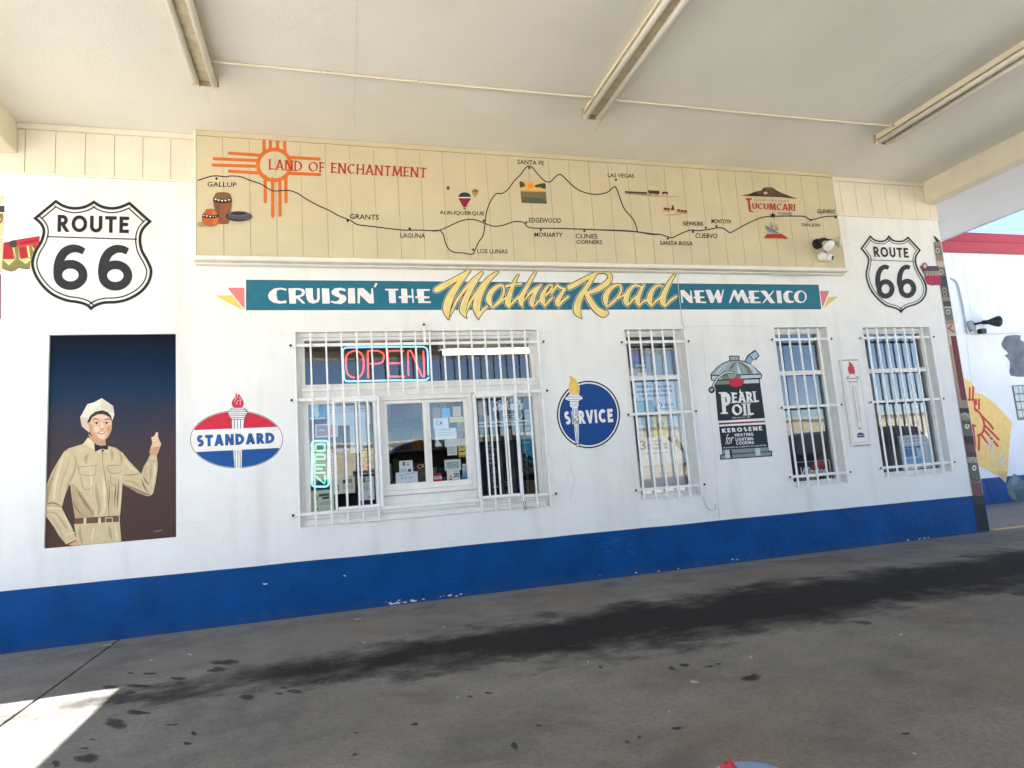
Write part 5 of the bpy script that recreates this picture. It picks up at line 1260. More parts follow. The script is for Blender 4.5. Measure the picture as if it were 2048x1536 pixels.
S.poly('wing_band', [(852, 905), (1005, 905), (1018, 955), (1020, 985), (905, 990), (875, 950)], paint(84, 62, 80)); S.poly('wing_band', [(875, 950), (1018, 945), (1022, 990), (895, 990)], paint(120, 112, 108))
for k in range(5): S.poly('wing_band', [(905 + k * 24, 948), (920 + k * 24, 947), (924 + k * 24, 985), (908 + k * 24, 986)], paint(164, 148, 128))
S.poly('wing_band', [(888, 990), (1025, 985), (1032, 1062), (1000, 1066), (965, 1070), (935, 1062), (910, 1052)], paint(172, 44, 84)); S.stroke('wing_band', [(908, 1055), (935, 1062), (960, 1070), (985, 1058), (1008, 1066), (1032, 1064)], 5, paint(110, 40, 60), curve=4)
S.dot('wing_band', 892, 905, 24, paint(140, 60, 72), ry=28); S.dot('wing_band', 895, 905, 13, paint(214, 180, 170), ry=16)
S.done()

# ================================================================== paintings on the garage wing
S = Art('painted_flag', 'yellow state-shaped flag with red sun symbol painted on the garage wing', 'painted sign', YW - .0045)
S.frame(4.8, 1860, 760)
YE = paint(232, 196, 118); RS = paint(196, 44, 50)
S.poly('field', [(255, -40), (350, -5), (400, 25), (428, 80), (438, 128), (500, 140), (560, 175), (640, 240), (700, 305), (785, 405), (768, 560), (760, 660), (745, 880), (728, 990), (690, 950), (640, 910), (560, 860), (470, 825), (380, 700), (300, 300)], YE)
S.poly('field', [(640, 870), (745, 880), (728, 990), (690, 950)], paint(200, 176, 116))
for p in ([(380, 70), (380, 190)], [(415, 60), (410, 190)], [(345, 190), (430, 192)], [(425, 200), (430, 280), (455, 290)], [(470, 180), (470, 285)], [(440, 180), (445, 240)]): S.stroke('sun_symbol', p, 18, RS)
S.stroke('sun_symbol', [(430, 290), (470, 310), (510, 380), (520, 450), (500, 510), (450, 535)], 20, RS, curve=5)
for p in ([(500, 350), (570, 420), (605, 470)], [(520, 430), (590, 500), (660, 572)], [(520, 480), (580, 550), (650, 635)], [(490, 520), (540, 590), (580, 635)], [(410, 430), (435, 640)], [(470, 530), (468, 670)], [(395, 438), (435, 440)]): S.stroke('sun_symbol', p, 20, RS, curve=4, cap=True)
PE = paint(206, 204, 200)
for k in range(60):
    ci = random.randrange(5); x, y = ((585, 700), (690, 730), (575, 620), (610, 790), (700, 790))[ci]; x += random.gauss(0, 16); y += random.gauss(0, 40)
    S.poly('worn_patch#%d' % ci, [(x + random.uniform(4, 15) * math.cos(t), y + random.uniform(4, 15) * math.sin(t)) for t in (0, 1.2, 2.4, 3.6, 4.8)], PE)
S.done()
S = Art('painted_silhouette', 'dark grey painted figure shape on the garage wing, cut by the photo edge', 'painted sign', YW - .001)
S.frame(6.4, 1840, 560)
S.poly('shape', smooth([(1110, 712), (1290, 706), (1285, 760), (1400, 830), (1500, 840), (1520, 1000), (1500, 1230), (1340, 1240), (1160, 1225), (1148, 1130), (1150, 1060), (1120, 1000), (1080, 965), (1128, 938), (1060, 870), (1042, 815), (1070, 755)], 2, True), mat('weathered_grey_paint', None, .8, .28, 5, .3, 60, linear=(.14, .16, .195)))
S.done()
S = Art('painted_rock', 'grey boulder painted over the blue base of the garage wing', 'painted sign', YW - .0045)
S.frame(4.8, 1860, 760)
S.poly('shape', [(735, 1010), (760, 950), (805, 900), (850, 920), (885, 960), (960, 1000), (1000, 1080), (1000, 1168), (850, 1172), (780, 1140), (750, 1090)], paint(88, 108, 122))
S.poly('shape', [(770, 1090), (820, 1050), (900, 1040), (980, 1080), (980, 1160), (850, 1165)], paint(72, 92, 96)); S.poly('shape', [(780, 960), (808, 915), (850, 940), (840, 1000), (790, 1020)], paint(112, 130, 140)); S.poly('shape', [(760, 1080), (800, 1060), (830, 1120), (800, 1150)], paint(110, 124, 100))
S.done()

# ================================================================== window grilles
YR = -.032
def grille(label, bars, flats, group='white security grilles over the windows'):
    """bars: ((x_top, z_top), (x_bot, z_bot)); flats: (x0, x1, z)"""
    xa = min(b[0][0] for b in bars); xb = max(b[0][0] for b in bars)
    g = thing('window_grille', label, 'security grille', ((xa + xb) / 2, YR, min(b[1][1] for b in bars)), group)
    for (xt, zt), (xq, zq) in bars:
        MB().box(xt - .0068, xt + .0068, YR - .0068, YR + .0068, zq, zt, M_IRON, .002).build('bar', g)
    for (x0, x1, z) in flats:
        MB().box(x0, x1, YR + .008, YR + .0145, z - .013, z + .013, M_IRON, .002).build('cross_bar', g)
        for x in (x0, x1):
            if x in (x0,) and x0 < xa - .01 or x == x1 and x1 > xb + .01:
                s_ = 1 if x == x0 else -1
                MB().box(x, x + s_ * .012 if s_ > 0 else x, YR + .0146, -.0015, z - .013, z + .013, M_IRON).build('bracket', g) if s_ > 0 else MB().box(x - .012, x, YR + .0146, -.0015, z - .013, z + .013, M_IRON).build('bracket', g)
                MB().lathe((x + s_ * .012, YR + .0078, z), (0, -1, 0), [(0, .011), (.004, .011), (.007, .006)], M_BLK, 8).build('bolt', g)
    return g
def evenbars(px_top, px_bot, n, ztop, zbot):
    xs0 = W(px_top[0], px_top[1], YR)[0]; xs1 = W(px_bot[0], px_bot[1], YR)[0]
    return [((xs0 + (xs1 - xs0) * k / (n - 1), ztop), (xs0 + (xs1 - xs0) * k / (n - 1), zbot)) for k in range(n)]
def mean_x(*ps): return sum(W(*p, YR)[0] for p in ps) / len(ps)
def mz(*ps): return sum(W(*p, YR)[1] for p in ps) / len(ps)
# tall window beside the roundel
def tall(label, left, right, n, zt, zb, fl):
    xl = mean_x(*left); xr = mean_x(*right)
    bars = [((xl + (xr - xl) * k / (n - 1), zt), (xl + (xr - xl) * k / (n - 1), zb)) for k in range(n)]
    return grille(label, bars, [(W(*a, YR)[0], W(*b, YR)[0], mz(a, b)) for a, b in fl])
tall('six-bar white security grille over the narrow window with the nicotine poster', ((1256, 672), (1289.6, 993)), ((1369, 672), (1404.7, 985)), 6, 2.24, .64,
     (((1242, 685), (1380, 681)), ((1255, 829), (1395, 822)), ((1270, 980), (1412, 969))))
tall('six-bar white security grille over the narrow window with the cigarette sign', ((1559, 678), (1597, 973)), ((1656, 678), (1697, 965)), 6, 2.24, .64,
     (((1543, 679), (1666, 677)), ((1562, 815), (1686, 809)), ((1579, 954), (1704, 944))))
tall('eight-bar white security grille over the wide window nearest the right corner', ((1734, 666), (1778, 952)), ((1859, 664), (1907, 942)), 8, 2.235, .655,
     (((1720, 677), (1870, 672)), ((1741, 805), (1890, 796)), ((1761, 938), (1912, 922))))
xl = mean_x((590.8, 700), (598, 1050)); xr = mean_x((1078, 690), (1101, 1010))
zt_ = 2.25; zb_ = .675; zsh = mz((805, 792), (890, 788)); bars = []
for k in range(18):
    x = xl + (xr - xl) * k / 17
    bars.append(((x, zt_), (x, zsh if 6 <= k <= 11 else zb_)))
zf1 = mz((578, 690), (1090, 683)); zf2 = mz((580, 800), (1097, 781)); zf3 = mz((583, 1031), (1115, 987))
xg0 = W(757, 800, YR)[0]; xg1 = W(950, 785, YR)[0]
sg = grille('large white security grille over the service window, open at the hatch', bars, [(W(578, 690, YR)[0], W(1090, 683, YR)[0], zf1), (W(580, 800, YR)[0], xg0, zf2), (xg1, W(1097, 781, YR)[0], zf2),
      (W(583, 1031, YR)[0], W(1115, 987, YR)[0], zf3)])
x = W(848, 650, YR)[0]; z = W(848, 646, YR)[1]
MB().box(x - .011, x + .011, YR + .008, YR + .0145, zf1 + .0131, z, M_IRON, .002).build('top_strap', sg)
MB().lathe((x, YR + .008, z - .012), (0, -1, 0), [(0, .011), (.004, .011), (.007, .006)], M_BLK, 8).build('bolt', sg)
# two sliding gates parked over the side lights
def gate(label, tl, tr, bl, br, nb):
    x0 = (W(*tl, YR - .03)[0] + W(*bl, YR - .03)[0]) / 2; x1 = (W(*tr, YR - .03)[0] + W(*br, YR - .03)[0]) / 2
    z1 = mz(tl, tr); z0 = mz(bl, br); y0, y1 = YR - .03, YR - .010
    g = thing('sliding_gate', label, 'security grille', ((x0 + x1) / 2, y0, z0), 'sliding gate frames of the service window')
    MB().box(x0, x0 + .019, y0, y1, z0, z1, M_IRON, .002).build('stile', g); MB().box(x1 - .019, x1, y0, y1, z0, z1, M_IRON, .002).build('stile', g)
    MB().box(x0 + .0245, x1 - .0245, y0, y1, z1 - .024, z1, M_IRON, .002).build('rail', g); MB().box(x0 + .0245, x1 - .0245, y0, y1, z0, z0 + .024, M_IRON, .002).build('rail', g)
    for k in range(nb):
        x = x0 + (x1 - x0) * (k + 1) / (nb + 1)
        MB().box(x - .007, x + .007, y0 + .004, y1 - .002, z0 + .0245, z1 - .0245, M_IRON, .002).build('bar', g)
    return g
gate('sliding gate frame left of the hatch, in front of the poster-covered pane', (664, 799), (759, 797), (671, 1021), (766, 1013), 3)
gate('sliding gate frame right of the hatch, in front of the letter board', (947, 790), (1033, 787), (957, 1000), (1045, 990), 3)
x, z = W(1048, 1003, YR - .03)
pl = thing('padlock', 'small steel padlock hanging from the right sliding gate', 'padlock', (x, YR - .04, z - .07))
MB().box(x - .014, x + .014, YR - .05, YR - .032, z - .07, z - .03, mat('steel', None, .3, .1, 30, 0, metal=.8, linear=(.45, .45, .46)), .003).build('body', pl)
MB().tube([(x - .009, YR - .041, z - .03), (x - .009, YR - .041, z - .005), (x, YR - .041, z + .004), (x + .009, YR - .041, z - .005), (x + .009, YR - .041, z - .03)], .003, M_BLK, 6).build('shackle', pl)

# ================================================================== canopy lights and conduit
M_LAMP = mat('cream_fixture', None, .5, .05, 8, .05, 60, linear=(.74, .68, .54)); M_TUBE = mat('unlit_tube', None, .3, .03, 8, 0, linear=(.80, .77, .68), spec=.5)
M_RUSTY = mat('brown_reflector', None, .6, .2, 14, 0, linear=(.66, .57, .40))
for lab, xc in (('twin-tube strip light at the left of the canopy ceiling', -.765), ('twin-tube strip light in the middle of the canopy ceiling', 2.165), ('twin-tube strip light at the right of the canopy ceiling', 5.155)):
    ye = -.88; L_ = 4.9
    f = thing('strip_light', lab, 'ceiling light', (xc, ye - L_ / 2, ZC), 'twin-tube strip lights under the canopy')
    MB().box(xc - .055, xc + .055, ye - L_, ye, ZC - .055, ZC - .0005, M_LAMP, .004).build('housing', f)
    mb = MB(); mb.add([(xc - .085, ye - L_ + .02, ZC - .066), (xc + .085, ye - L_ + .02, ZC - .066), (xc + .085, ye - .02, ZC - .066), (xc - .085, ye - .02, ZC - .066),
                       (xc - .03, ye - L_ + .02, ZC - .0556), (xc + .03, ye - L_ + .02, ZC - .0556), (xc + .03, ye - .02, ZC - .0556), (xc - .03, ye - .02, ZC - .0556)],
                      [(0, 1, 2, 3), (4, 7, 6, 5), (0, 4, 5, 1), (1, 5, 6, 2), (2, 6, 7, 3), (3, 7, 4, 0)], M_RUSTY); mb.build('reflector', f)
    for s_ in (-1, 1):
        for k in range(2):
            a = ye - .03 - k * 2.43
            MB().tube([(xc + s_ * .057, a, ZC - .09), (xc + s_ * .057, a - 2.40, ZC - .09)], .021, M_TUBE, 12).build('tube', f, True)
        for yy in (ye - .012, ye - 2.445, ye - L_ + .012):
            MB().box(xc + s_ * .057 - .016, xc + s_ * .057 + .016, yy - .011, yy + .011, ZC - .112, ZC - .0665, M_LAMP, .003).build('tube_holder', f)
    MB().box(xc - .085, xc + .085, ye + .0005, ye + .006, ZC - .09, ZC - .002, mat('fixture_end', None, .6, .2, 14, 0, linear=(.50, .38, .26))).build('end_cap', f)
for lab, (xa, xb) in (('thin painted conduit between the left and middle strip lights', (-.708, 2.108)), ('thin painted conduit between the middle and right strip lights', (2.222, 5.098))):
    yy = -1.05
    c_ = thing('conduit', lab, 'conduit', ((xa + xb) / 2, yy, ZC), 'conduits across the canopy ceiling')
    pts = smooth([(xa, yy - .03, ZC - .03), (xa + .1, yy - .028, ZC - .03), (xa + .22, yy + .0, ZC - .012), (xa + .5, yy, ZC - .011), ((xa + xb) / 2, yy + .006, ZC - .011), (xb - .5, yy, ZC - .011), (xb - .22, yy - .005, ZC - .013), (xb, yy - .04, ZC - .03)], 4)
    MB().tube(pts, .0095, M_CREAM, 8).build('pipe', c_, True)
    for x in (xa + .26, xa + .75, (xa + xb) / 2, xb - .6):
        MB().box(x - .008, x + .008, yy - .014, yy + .014, ZC - .023, ZC - .0005, M_CREAM, .003).build('clamp', c_)

# ================================================================== flood lights, camera, cables
def par(mb_parent, o, axis, n1='lamp_head', shell=None, r=.064):
    MB().lathe(o, axis, [(-.075, .018), (-.06, .028), (-.03, .032), (0, r * .86), (.012, r), (.02, r)], shell or mat('grey_lamp_glass', None, .3, .05, 8, 0, linear=(.55, .54, .48), spec=.5), 20).build(n1, mb_parent, True)
    a = Vector(axis).normalized()
    MB().lathe(Vector(o) + a * .0205, axis, [(0, r * .95), (.006, r * .8), (.010, .01)], mat('lamp_lens', None, .2, .08, 40, .3, 60, linear=(.86, .85, .82), spec=.5), 20).build('lens', mb_parent, True)
x, z = W(1633, 489, YB)
fl = thing('flood_light', 'black twin-headed flood light with two reflector bulbs at the right end of the map board', 'flood light', (x, YB, z))
MB().lathe((x - .0, YB, z), (0, -1, 0), [(0.0005, .055), (.03, .055), (.042, .04)], M_BLK, 16).build('base', fl)
MB().box(x - .022, x + .03, YB - .115, YB - .043, z - .03, z + .035, M_BLK, .006).build('sensor_box', fl)
MB().tube([(x + .03, YB - .085, z + .01), (x + .10, YB - .10, z - .002)], .024, M_BLK, 12).build('arm', fl, True)
par(fl, (x + .155, YB - .13, z - .008), (.75, -.62, -.22))
MB().tube([(x + .0, YB - .10, z - .03), (x - .0, YB - .125, z - .045)], .02, M_BLK, 10).build('arm', fl, True)
par(fl, (x - .0, YB - .15, z - .065), (-.02, -.62, -.60))
MB().box(x + .06, x + .082, YB - .05, YB - .028, z - .10, z - .02, M_BLK, .003).build('bracket', fl)
x, z = W(1645, 516, YB)
dc = thing('security_camera', 'small white round security camera below the flood light', 'camera', (x, YB, z))
MB().lathe((x - .02, YB, z + .005), (0, -1, 0), [(.0005, .05), (.03, .05), (.055, .035)], M_IRON, 20).build('base', dc, True)
MB().lathe((x + .035, YB - .03, z - .005), (.35, -.8, -.3), [(-.03, .02), (.0, .036), (.05, .036), (.055, .03)], M_IRON, 20).build('barrel', dc, True)
MB().lathe(Vector((x + .035, YB - .03, z - .005)) + Vector((.35, -.8, -.3)).normalized() * .0555, (.35, -.8, -.3), [(0, .026), (.004, .02)], M_BLK, 16).build('lens', dc)
x, z = W(1937, 653, YW)
f2 = thing('flood_light', 'grey and black flood light on the garage wing beside its conduit', 'flood light', (x, YW, z))
MB().lathe((x, YW - .013, z), (0, -1, 0), [(.0, .085), (.05, .085), (.058, .07)], mat('grey_box', None, .5, .05, 9, 0, linear=(.30, .31, .33)), 8).build('junction_box', f2)
MB().lathe((x + .12, YW - .14, z + .03), (1, -.25, .0), [(0, .03), (.09, .035), (.19, .07), (.25, .088), (.255, .08)], M_BLK, 14).build('lamp_head', f2, True)
MB().tube([(x + .03, YW - .07, z + .02), (x + .12, YW - .14, z + .03)], .018, M_BLK, 8).build('arm', f2)
MB().box(x + .085, x + .185, YW - .13, YW - .06, z - .14, z - .06, M_BLK, .01).build('sensor', f2)
cpts = [W(*p, YW - .03) for p in ((1902, 557), (1910, 560), (1918, 575), (1926, 610), (1933, 650), (1936, 668))]
c3 = thing('conduit', 'bent metal conduit running down the garage wing to the flood light', 'conduit', (cpts[-1][0], YW, cpts[-1][1]))
MB().tube(smooth([(p[0], YW - .03, p[1]) for p in cpts], 5), .013, mat('galvanised', None, .4, .05, 9, 0, metal=.3, linear=(.62, .62, .64)), 8).build('pipe', c3, True)
cpts = [W(*p, YW - .03) for p in ((1938, 664), (1942, 668), (1952, 668.5), (1990, 668), (2060, 665))]
c4 = thing('cable', 'grey cable running right along the garage wing ledge', 'cable', (cpts[1][0], YW, cpts[1][1]))
MB().tube(smooth([(p[0], YW - .03, p[1]) for p in cpts], 4), .006, mat('galvanised', None), 6).build('wire', c4, True)
M_WIRE = mat('painted_wire', None, .6, .05, 9, 0, linear=(.55, .53, .50))
w1 = thing('cable', 'thin cable running down beside the nicotine-poster window to a loose curl', 'cable', (3.38, 0, .6))
cp = [W(*p, -.006) for p in ((1359, 547), (1356, 556), (1357, 580), (1361, 616), (1364.5, 645), (1369, 660), (1377, 730), (1386, 810), (1396, 900), (1404, 975), (1408, 1000), (1415, 1016), (1424, 1021), (1431, 1016), (1431, 1008))]
MB().tube(smooth([(p[0], -.0075, p[1]) for p in cp], 4), .0035, M_WIRE, 6).build('wire', w1, True)
w2 = thing('cable', 'thin cable sagging under the right end of the map board ledge', 'cable', (4.7, -.06, 2.75))
cp = [W(*p, -.05) for p in ((1505, 543.5), (1530, 548), (1560, 551), (1600, 552), (1640, 549), (1668, 546), (1680, 545))]
MB().tube(smooth([(p[0], -.05, p[1]) for p in cp], 4), .003, M_WIRE, 6).build('wire', w2, True)

# ================================================================== thermometer
ZF = (4.15, 1660, 630)
zp = lambda x, y, Y: W(x / 4.15 + 1660, y / 4.15 + 630, Y)
tx0 = (zp(88, 372, -.02)[0] + zp(186, 1095, -.02)[0]) / 2; tx1 = (zp(243, 366, -.02)[0] + zp(340, 1080, -.02)[0]) / 2; tz1 = zp(165, 366, -.02)[1]; tz0 = zp(262, 1090, -.02)[1]
th = thing('thermometer', 'tall white metal wall thermometer with printed red-flamed torch', 'thermometer', ((tx0 + tx1) / 2, -.02, tz0))
MB().box(tx0, tx1, -.02, -.0025, tz0, tz1, mat('enamel_white', None, .35, .05, 8, .03, 30, linear=(.78, .75, .71)), .006).build('plate', th)
S = Art('t', None, None, -.0202, parent=th, uv=(tx0, tz0, tx1, tz1))
GK = ink(120, 118, 122)
S.stroke('border_print', [(.07, .012), (.93, .012), (.93, .988), (.07, .988)], .012, ink(150, 148, 150), closed=True)
S.poly('torch_print', smooth([(.38, .835), (.33, .89), (.42, .93), (.44, .975), (.6, .94), (.68, .89), (.66, .835)], 4, True), ink(196, 52, 70))
for pts in ([(.36, .83), (.68, .83), (.7, .8), (.84, .785), (.8, .76), (.7, .735), (.3, .735), (.2, .76), (.18, .785), (.34, .8), (.36, .83)], [(.2, .775), (.82, .775)], [(.3, .735), (.36, .25), (.42, .2), (.58, .2), (.63, .25), (.7, .735)], [(.5, .70), (.5, .2)]):
    S.stroke('torch_print', pts, .010, GK)
for k in range(16):
    y = .68 - k * .026
    S.stroke('scale_marks', [(.38, y), (.47, y)], .006, GK, layer=60 + k % 2); S.stroke('scale_marks', [(.53, y), (.62, y)], .006, GK, layer=60 + k % 2)
S.poly('maker_mark', ell(.5, .125, .2, .03, 0, 180, 14), ink(60, 72, 104)); S.poly('maker_mark', [(.3, .1), (.7, .1), (.7, .12), (.3, .12)], ink(60, 72, 104))
for k in range(6): S.stroke('maker_mark', [(.14 + k * .125, .045), (.2 + k * .125, .045)], .008, GK)
S.done()
S = None
MB().box((tx0 + tx1) / 2 - .008, (tx0 + tx1) / 2 + .006, -.027, -.0212, tz0 + (tz1 - tz0) * .22, tz0 + (tz1 - tz0) * .70, mat('tube_glass', None, .1, .02, 5, 0, linear=(.7, .7, .72), spec=.6), .003).build('glass_tube', th)

# ================================================================== neon signs
def neon(name, c, e): return mat(name, None, .3, emit=e, linear=c, bump=0)
N_RED = neon('neon_red', (1.0, .07, .06), .24); N_BLU = neon('neon_blue', (.26, .66, 1.0), .16); N_GRN = neon('neon_green', (.12, 1.0, .36), .17)
def rrect(x0, y0, x1, y1, r, n=5):
    return ell(x1 - r, y0 + r, r, r, -90, 0, n) + ell(x1 - r, y1 - r, r, r, 0, 90, n) + ell(x0 + r, y1 - r, r, r, 90, 180, n) + ell(x0 + r, y0 + r, r, r, 180, 270, n)
YN = .13
ng = thing('neon_sign', 'wide red neon OPEN sign with pale blue border behind the transom glass', 'neon sign', (*[W(772, 770, YN)[0]], YN, W(772, 766, YN)[1]), 'neon signs in the service window')
def zn(s, ox, oy, pts, Y): return [(lambda q: (q[0], Y, q[1]))(W(p[0] / s + ox, p[1] / s + oy, Y)) for p in pts]
z3 = lambda pts: zn(6.827, 560, 630, pts, YN)
MB().tube(z3([(2035, 850), (2000, 885), (1950, 890), (1500, 893), (950, 905), (900, 900), (875, 870), (862, 700), (855, 520), (865, 465), (905, 445), (1300, 437), (1900, 433), (1960, 433), (2000, 455), (2015, 500), (2025, 820)]), .0078, N_BLU, 8).build('border_tube', ng, True)
for nm, pts in (('letter_tube', [(1020, 858), (950, 830), (910, 770), (900, 600), (930, 530), (1000, 492), (1040, 490), (1100, 520), (1135, 580), (1140, 740), (1100, 830), (1050, 852)]),
                ('letter_tube', [(1205, 860), (1198, 520), (1210, 495), (1240, 490), (1340, 490), (1400, 520), (1420, 570), (1400, 635), (1350, 662), (1225, 665)]),
                ('letter_tube', [(1690, 487), (1510, 490), (1475, 510), (1475, 640), (1490, 830), (1515, 840), (1705, 840)]), ('letter_tube', [(1490, 660), (1670, 658)]),
                ('letter_tube', [(1755, 830), (1748, 520), (1765, 492), (1790, 495), (1860, 650), (1930, 820), (1955, 838), (1970, 815), (1955, 490)])):
    MB().tube(smooth(z3(pts), 3), .0068, N_RED, 8).build(nm, ng, True)
mb = MB(); q = z3([(840, 405), (2060, 395), (2075, 930), (855, 940)]); y = YN + .03
mb.box(q[0][0], q[1][0], y, y + .006, q[2][2], q[0][2], mat('navy_sign_back', None, .4, .05, 5, 0, linear=(.015, .04, .10))); 
fr = MB(); frame_rect(fr, q[0][0], q[1][0], q[2][2], q[0][2], .02, y - .01, y + .012, mat('navy_sign_back')); fr.build('sign_frame', ng)
YN2 = .12
n2 = thing('neon_sign', 'narrow upright green neon OPEN sign with blue border at the lower left', 'neon sign', (W(640, 978, YN2)[0], YN2, W(640, 978, YN2)[1]), 'neon signs in the service window')
z5 = lambda pts: zn(6.143, 560, 830, pts, YN2)
zu = lambda pts: zn(10.24, 600, 770, pts, YN2)
zl_ = lambda pts: zn(10.24, 600, 900, pts, YN2)
MB().tube(z5(rrect(392, 318, 598, 880, 42)), .0085, N_BLU, 8, True).build('border_tube', n2, True)
for pts in (zu(rrect(320, 1208, 505, 1350, 30)), ):
    MB().tube(pts, .0065, N_GRN, 8, True).build('letter_tube', n2, True)
for pts in (zl_([(312, 275), (312, 120), (340, 92), (480, 95), (510, 120), (510, 160), (480, 185), (325, 185)]), zl_([(515, 308), (330, 308), (308, 330), (308, 450), (330, 470), (515, 465)]), zl_([(320, 385), (455, 385)]), zl_([(312, 705), (312, 530), (505, 690), (510, 510)])):
    MB().tube(smooth(pts, 2), .0065, N_GRN, 8).build('letter_tube', n2, True)
q = z5([(372, 298), (612, 298), (612, 898), (372, 898)])
MB().box(q[0][0], q[1][0], YN2 + .025, YN2 + .03, q[2][2], q[0][2], mat('navy_sign_back')).build('backing', n2)

# ================================================================== lit tube inside the shop
YT = .55
p0 = W(886, 706, YT); p1 = W(1063, 703.5, YT)
lt = thing('shop_light', 'lit fluorescent tube inside the shop behind the transom glass', 'ceiling light', ((p0[0] + p1[0]) / 2, YT, p0[1]))
MB().tube([(p0[0], YT, p0[1]), (p1[0] + .2, YT, p0[1])], .02, mat('lit_tube', None, .3, emit=1.2, linear=(1.0, .96, .82), bump=0), 10).build('tube', lt, True)
MB().box(p0[0] - .05, p1[0] + .25, YT - .06, YT + .06, p0[1] + .03, p0[1] + .12, mat('fixture_body', None, .5, .05, 5, 0, linear=(.6, .57, .48)), .01).build('housing', lt)

# ================================================================== papers, posters and goods behind the glass
def card(name, label, cat, tl, br, Y, col, group=None, thick=.0015, rough=.6):
    a = W(*tl, Y); b = W(*br, Y)
    x0, x1 = min(a[0], b[0]), max(a[0], b[0]); z0, z1 = min(a[1], b[1]), max(a[1], b[1])
    t = thing(name, label, cat, ((x0 + x1) / 2, Y, z0), group)
    MB().box(x0, x1, Y, Y + thick, z0, z1, ink(*col)).build('sheet', t)
    S = Art('x', None, None, Y, parent=t, uv=(x0, z0, x1, z1)); S.base = .0003
    return t, S
def q4(x0, y0, x1, y1): return ((x0, y1), (x1, y1), (x1, y0), (x0, y0))
def lines(S, x0, x1, ys, w, m, part='print', jig=.25):
    for y in ys:
        x = x0
        while x < x1:
            l = random.uniform(.05, .16); S.stroke(part, [(x, y), (min(x1, x + l), y)], w, m); x += l + .03
PA = 'papers taped behind the service window'
YL = .095
# left fixed light
t, S = card('poster', 'blue framed poster at the top left of the service window', 'poster', (617, 789), (652, 838), YL, (70, 158, 204), PA)
S.poly('print', [(.0, .78), (1, .78), (1, 1), (0, 1)], ink(40, 50, 66)); S.font('print', 'FRESH', q4(.12, .82, .9, .94), ink(220, 230, 238)); S.poly('print', ell(.42, .35, .22, .28, n=20), ink(190, 226, 240)); S.poly('print', ell(.7, .4, .16, .22, n=20), ink(60, 130, 170)); S.stroke('print', [(.03, .04), (.97, .04)], .05, ink(196, 232, 246)); S.done()
t, S = card('paper_sheet', 'wide pale sheet with a row of dark headings, upper left pane', 'paper', (652, 794), (741, 848), YL + .003, (206, 220, 228), PA)
for k in range(6): S.poly('print', [(.06 + k * .16, .72), (.16 + k * .16, .72), (.16 + k * .16, .92), (.06 + k * .16, .92)], ink(*((92, 100, 108) if k % 2 else (120, 116, 100))))
lines(S, .08, .9, (.55, .47), .03, ink(150, 168, 180)); S.done()
t, S = card('paper_sheet', 'tall pale blank sheet hanging below the wide sheet, left pane', 'paper', (699, 848.5), (741, 904), YL + .003, (204, 218, 226), PA)
S.poly('print', [(.5, .04), (.8, .04), (.8, .12), (.5, .12)], ink(120, 124, 130)); S.done()
t, S = card('card', 'grey and red striped card with a white border, left pane', 'card', (630, 849), (676, 873), YL - .002, (226, 222, 224), PA)
S.poly('print', [(.06, .1), (.5, .1), (.5, .9), (.06, .9)], ink(132, 126, 150)); S.poly('print', [(.5, .1), (.95, .1), (.95, .9), (.5, .9)], ink(214, 150, 156)); S.stroke('print', [(.16, .5), (.28, .58), (.42, .48)], .06, ink(220, 220, 226)); 
for k in range(5): S.stroke('print', [(.55 + k * .08, .2), (.55 + k * .08, .8)], .02, ink(196, 110, 120))
S.done()
t, S = card('sign_strip', 'royal blue printed strip across the left pane', 'sign', (671, 896), (700, 903.5), YL, (22, 60, 190), PA); S.font('print', 'HUNTER', q4(.1, .2, .95, .8), ink(210, 220, 250)); S.done()
t, S = card('sign_strip', 'royal blue upright strip beside the green neon sign', 'sign', (661.5, 904), (667.5, 956), YL, (24, 52, 150), PA)
for k in range(8): S.poly('print', [(.3, .05 + k * .12), (.7, .05 + k * .12), (.6, .11 + k * .12), (.35, .11 + k * .12)], ink(190, 204, 240))
S.done()
t, S = card('card', 'small dark card with a gold emblem, right edge of the left pane', 'card', (726, 892), (741, 902), YL, (64, 60, 58), PA); S.poly('print', [(.3, .2), (.6, .2), (.7, .8), (.5, .5), (.3, .8)], ink(220, 190, 110)); S.done()
t, S = card('card', 'yellow advertising card with black slogan, left pane', 'card', (724.5, 905), (742.5, 921), YL, (216, 190, 44), PA); S.stroke('print', [(.1, .25), (.3, .75), (.5, .3), (.9, .7)], .1, ink(30, 28, 24)); lines(S, .1, .9, (.85, .12), .07, ink(60, 50, 20)); S.done()
t, S = card('card', 'red advertising card with cream lettering, left pane', 'card', (724.5, 921.5), (743, 941), YL, (186, 44, 40), PA); S.font('print', 'We Card', q4(.06, .45, .94, .85), ink(240, 226, 206), .2); S.poly('print', [(0, .02), (1, .02), (1, .2), (0, .22)], ink(206, 150, 80)); S.done()
t, S = card('paper_sheet', 'white WE CARD notice at the foot of the left pane', 'paper', (717, 953), (749.5, 999), YL, (224, 230, 236), PA)
S.poly('print', [(.28, .72), (.44, .72), (.46, .94), (.3, .96)], ink(150, 140, 70)); S.font('print', 'WE\nCARD', q4(.5, .74, .84, .95), ink(120, 36, 60), off=.02); lines(S, .3, .8, (.6, .54, .48, .42), .025, ink(176, 190, 204)); S.poly('print', [(.62, .06), (.8, .06), (.8, .18), (.62, .18)], ink(150, 160, 172)); S.done()
t, S = card('paper_sheet', 'cream notice with two small black pictures, left pane', 'paper', (661, 956), (711, 985.5), YL + .004, (222, 224, 208), PA)
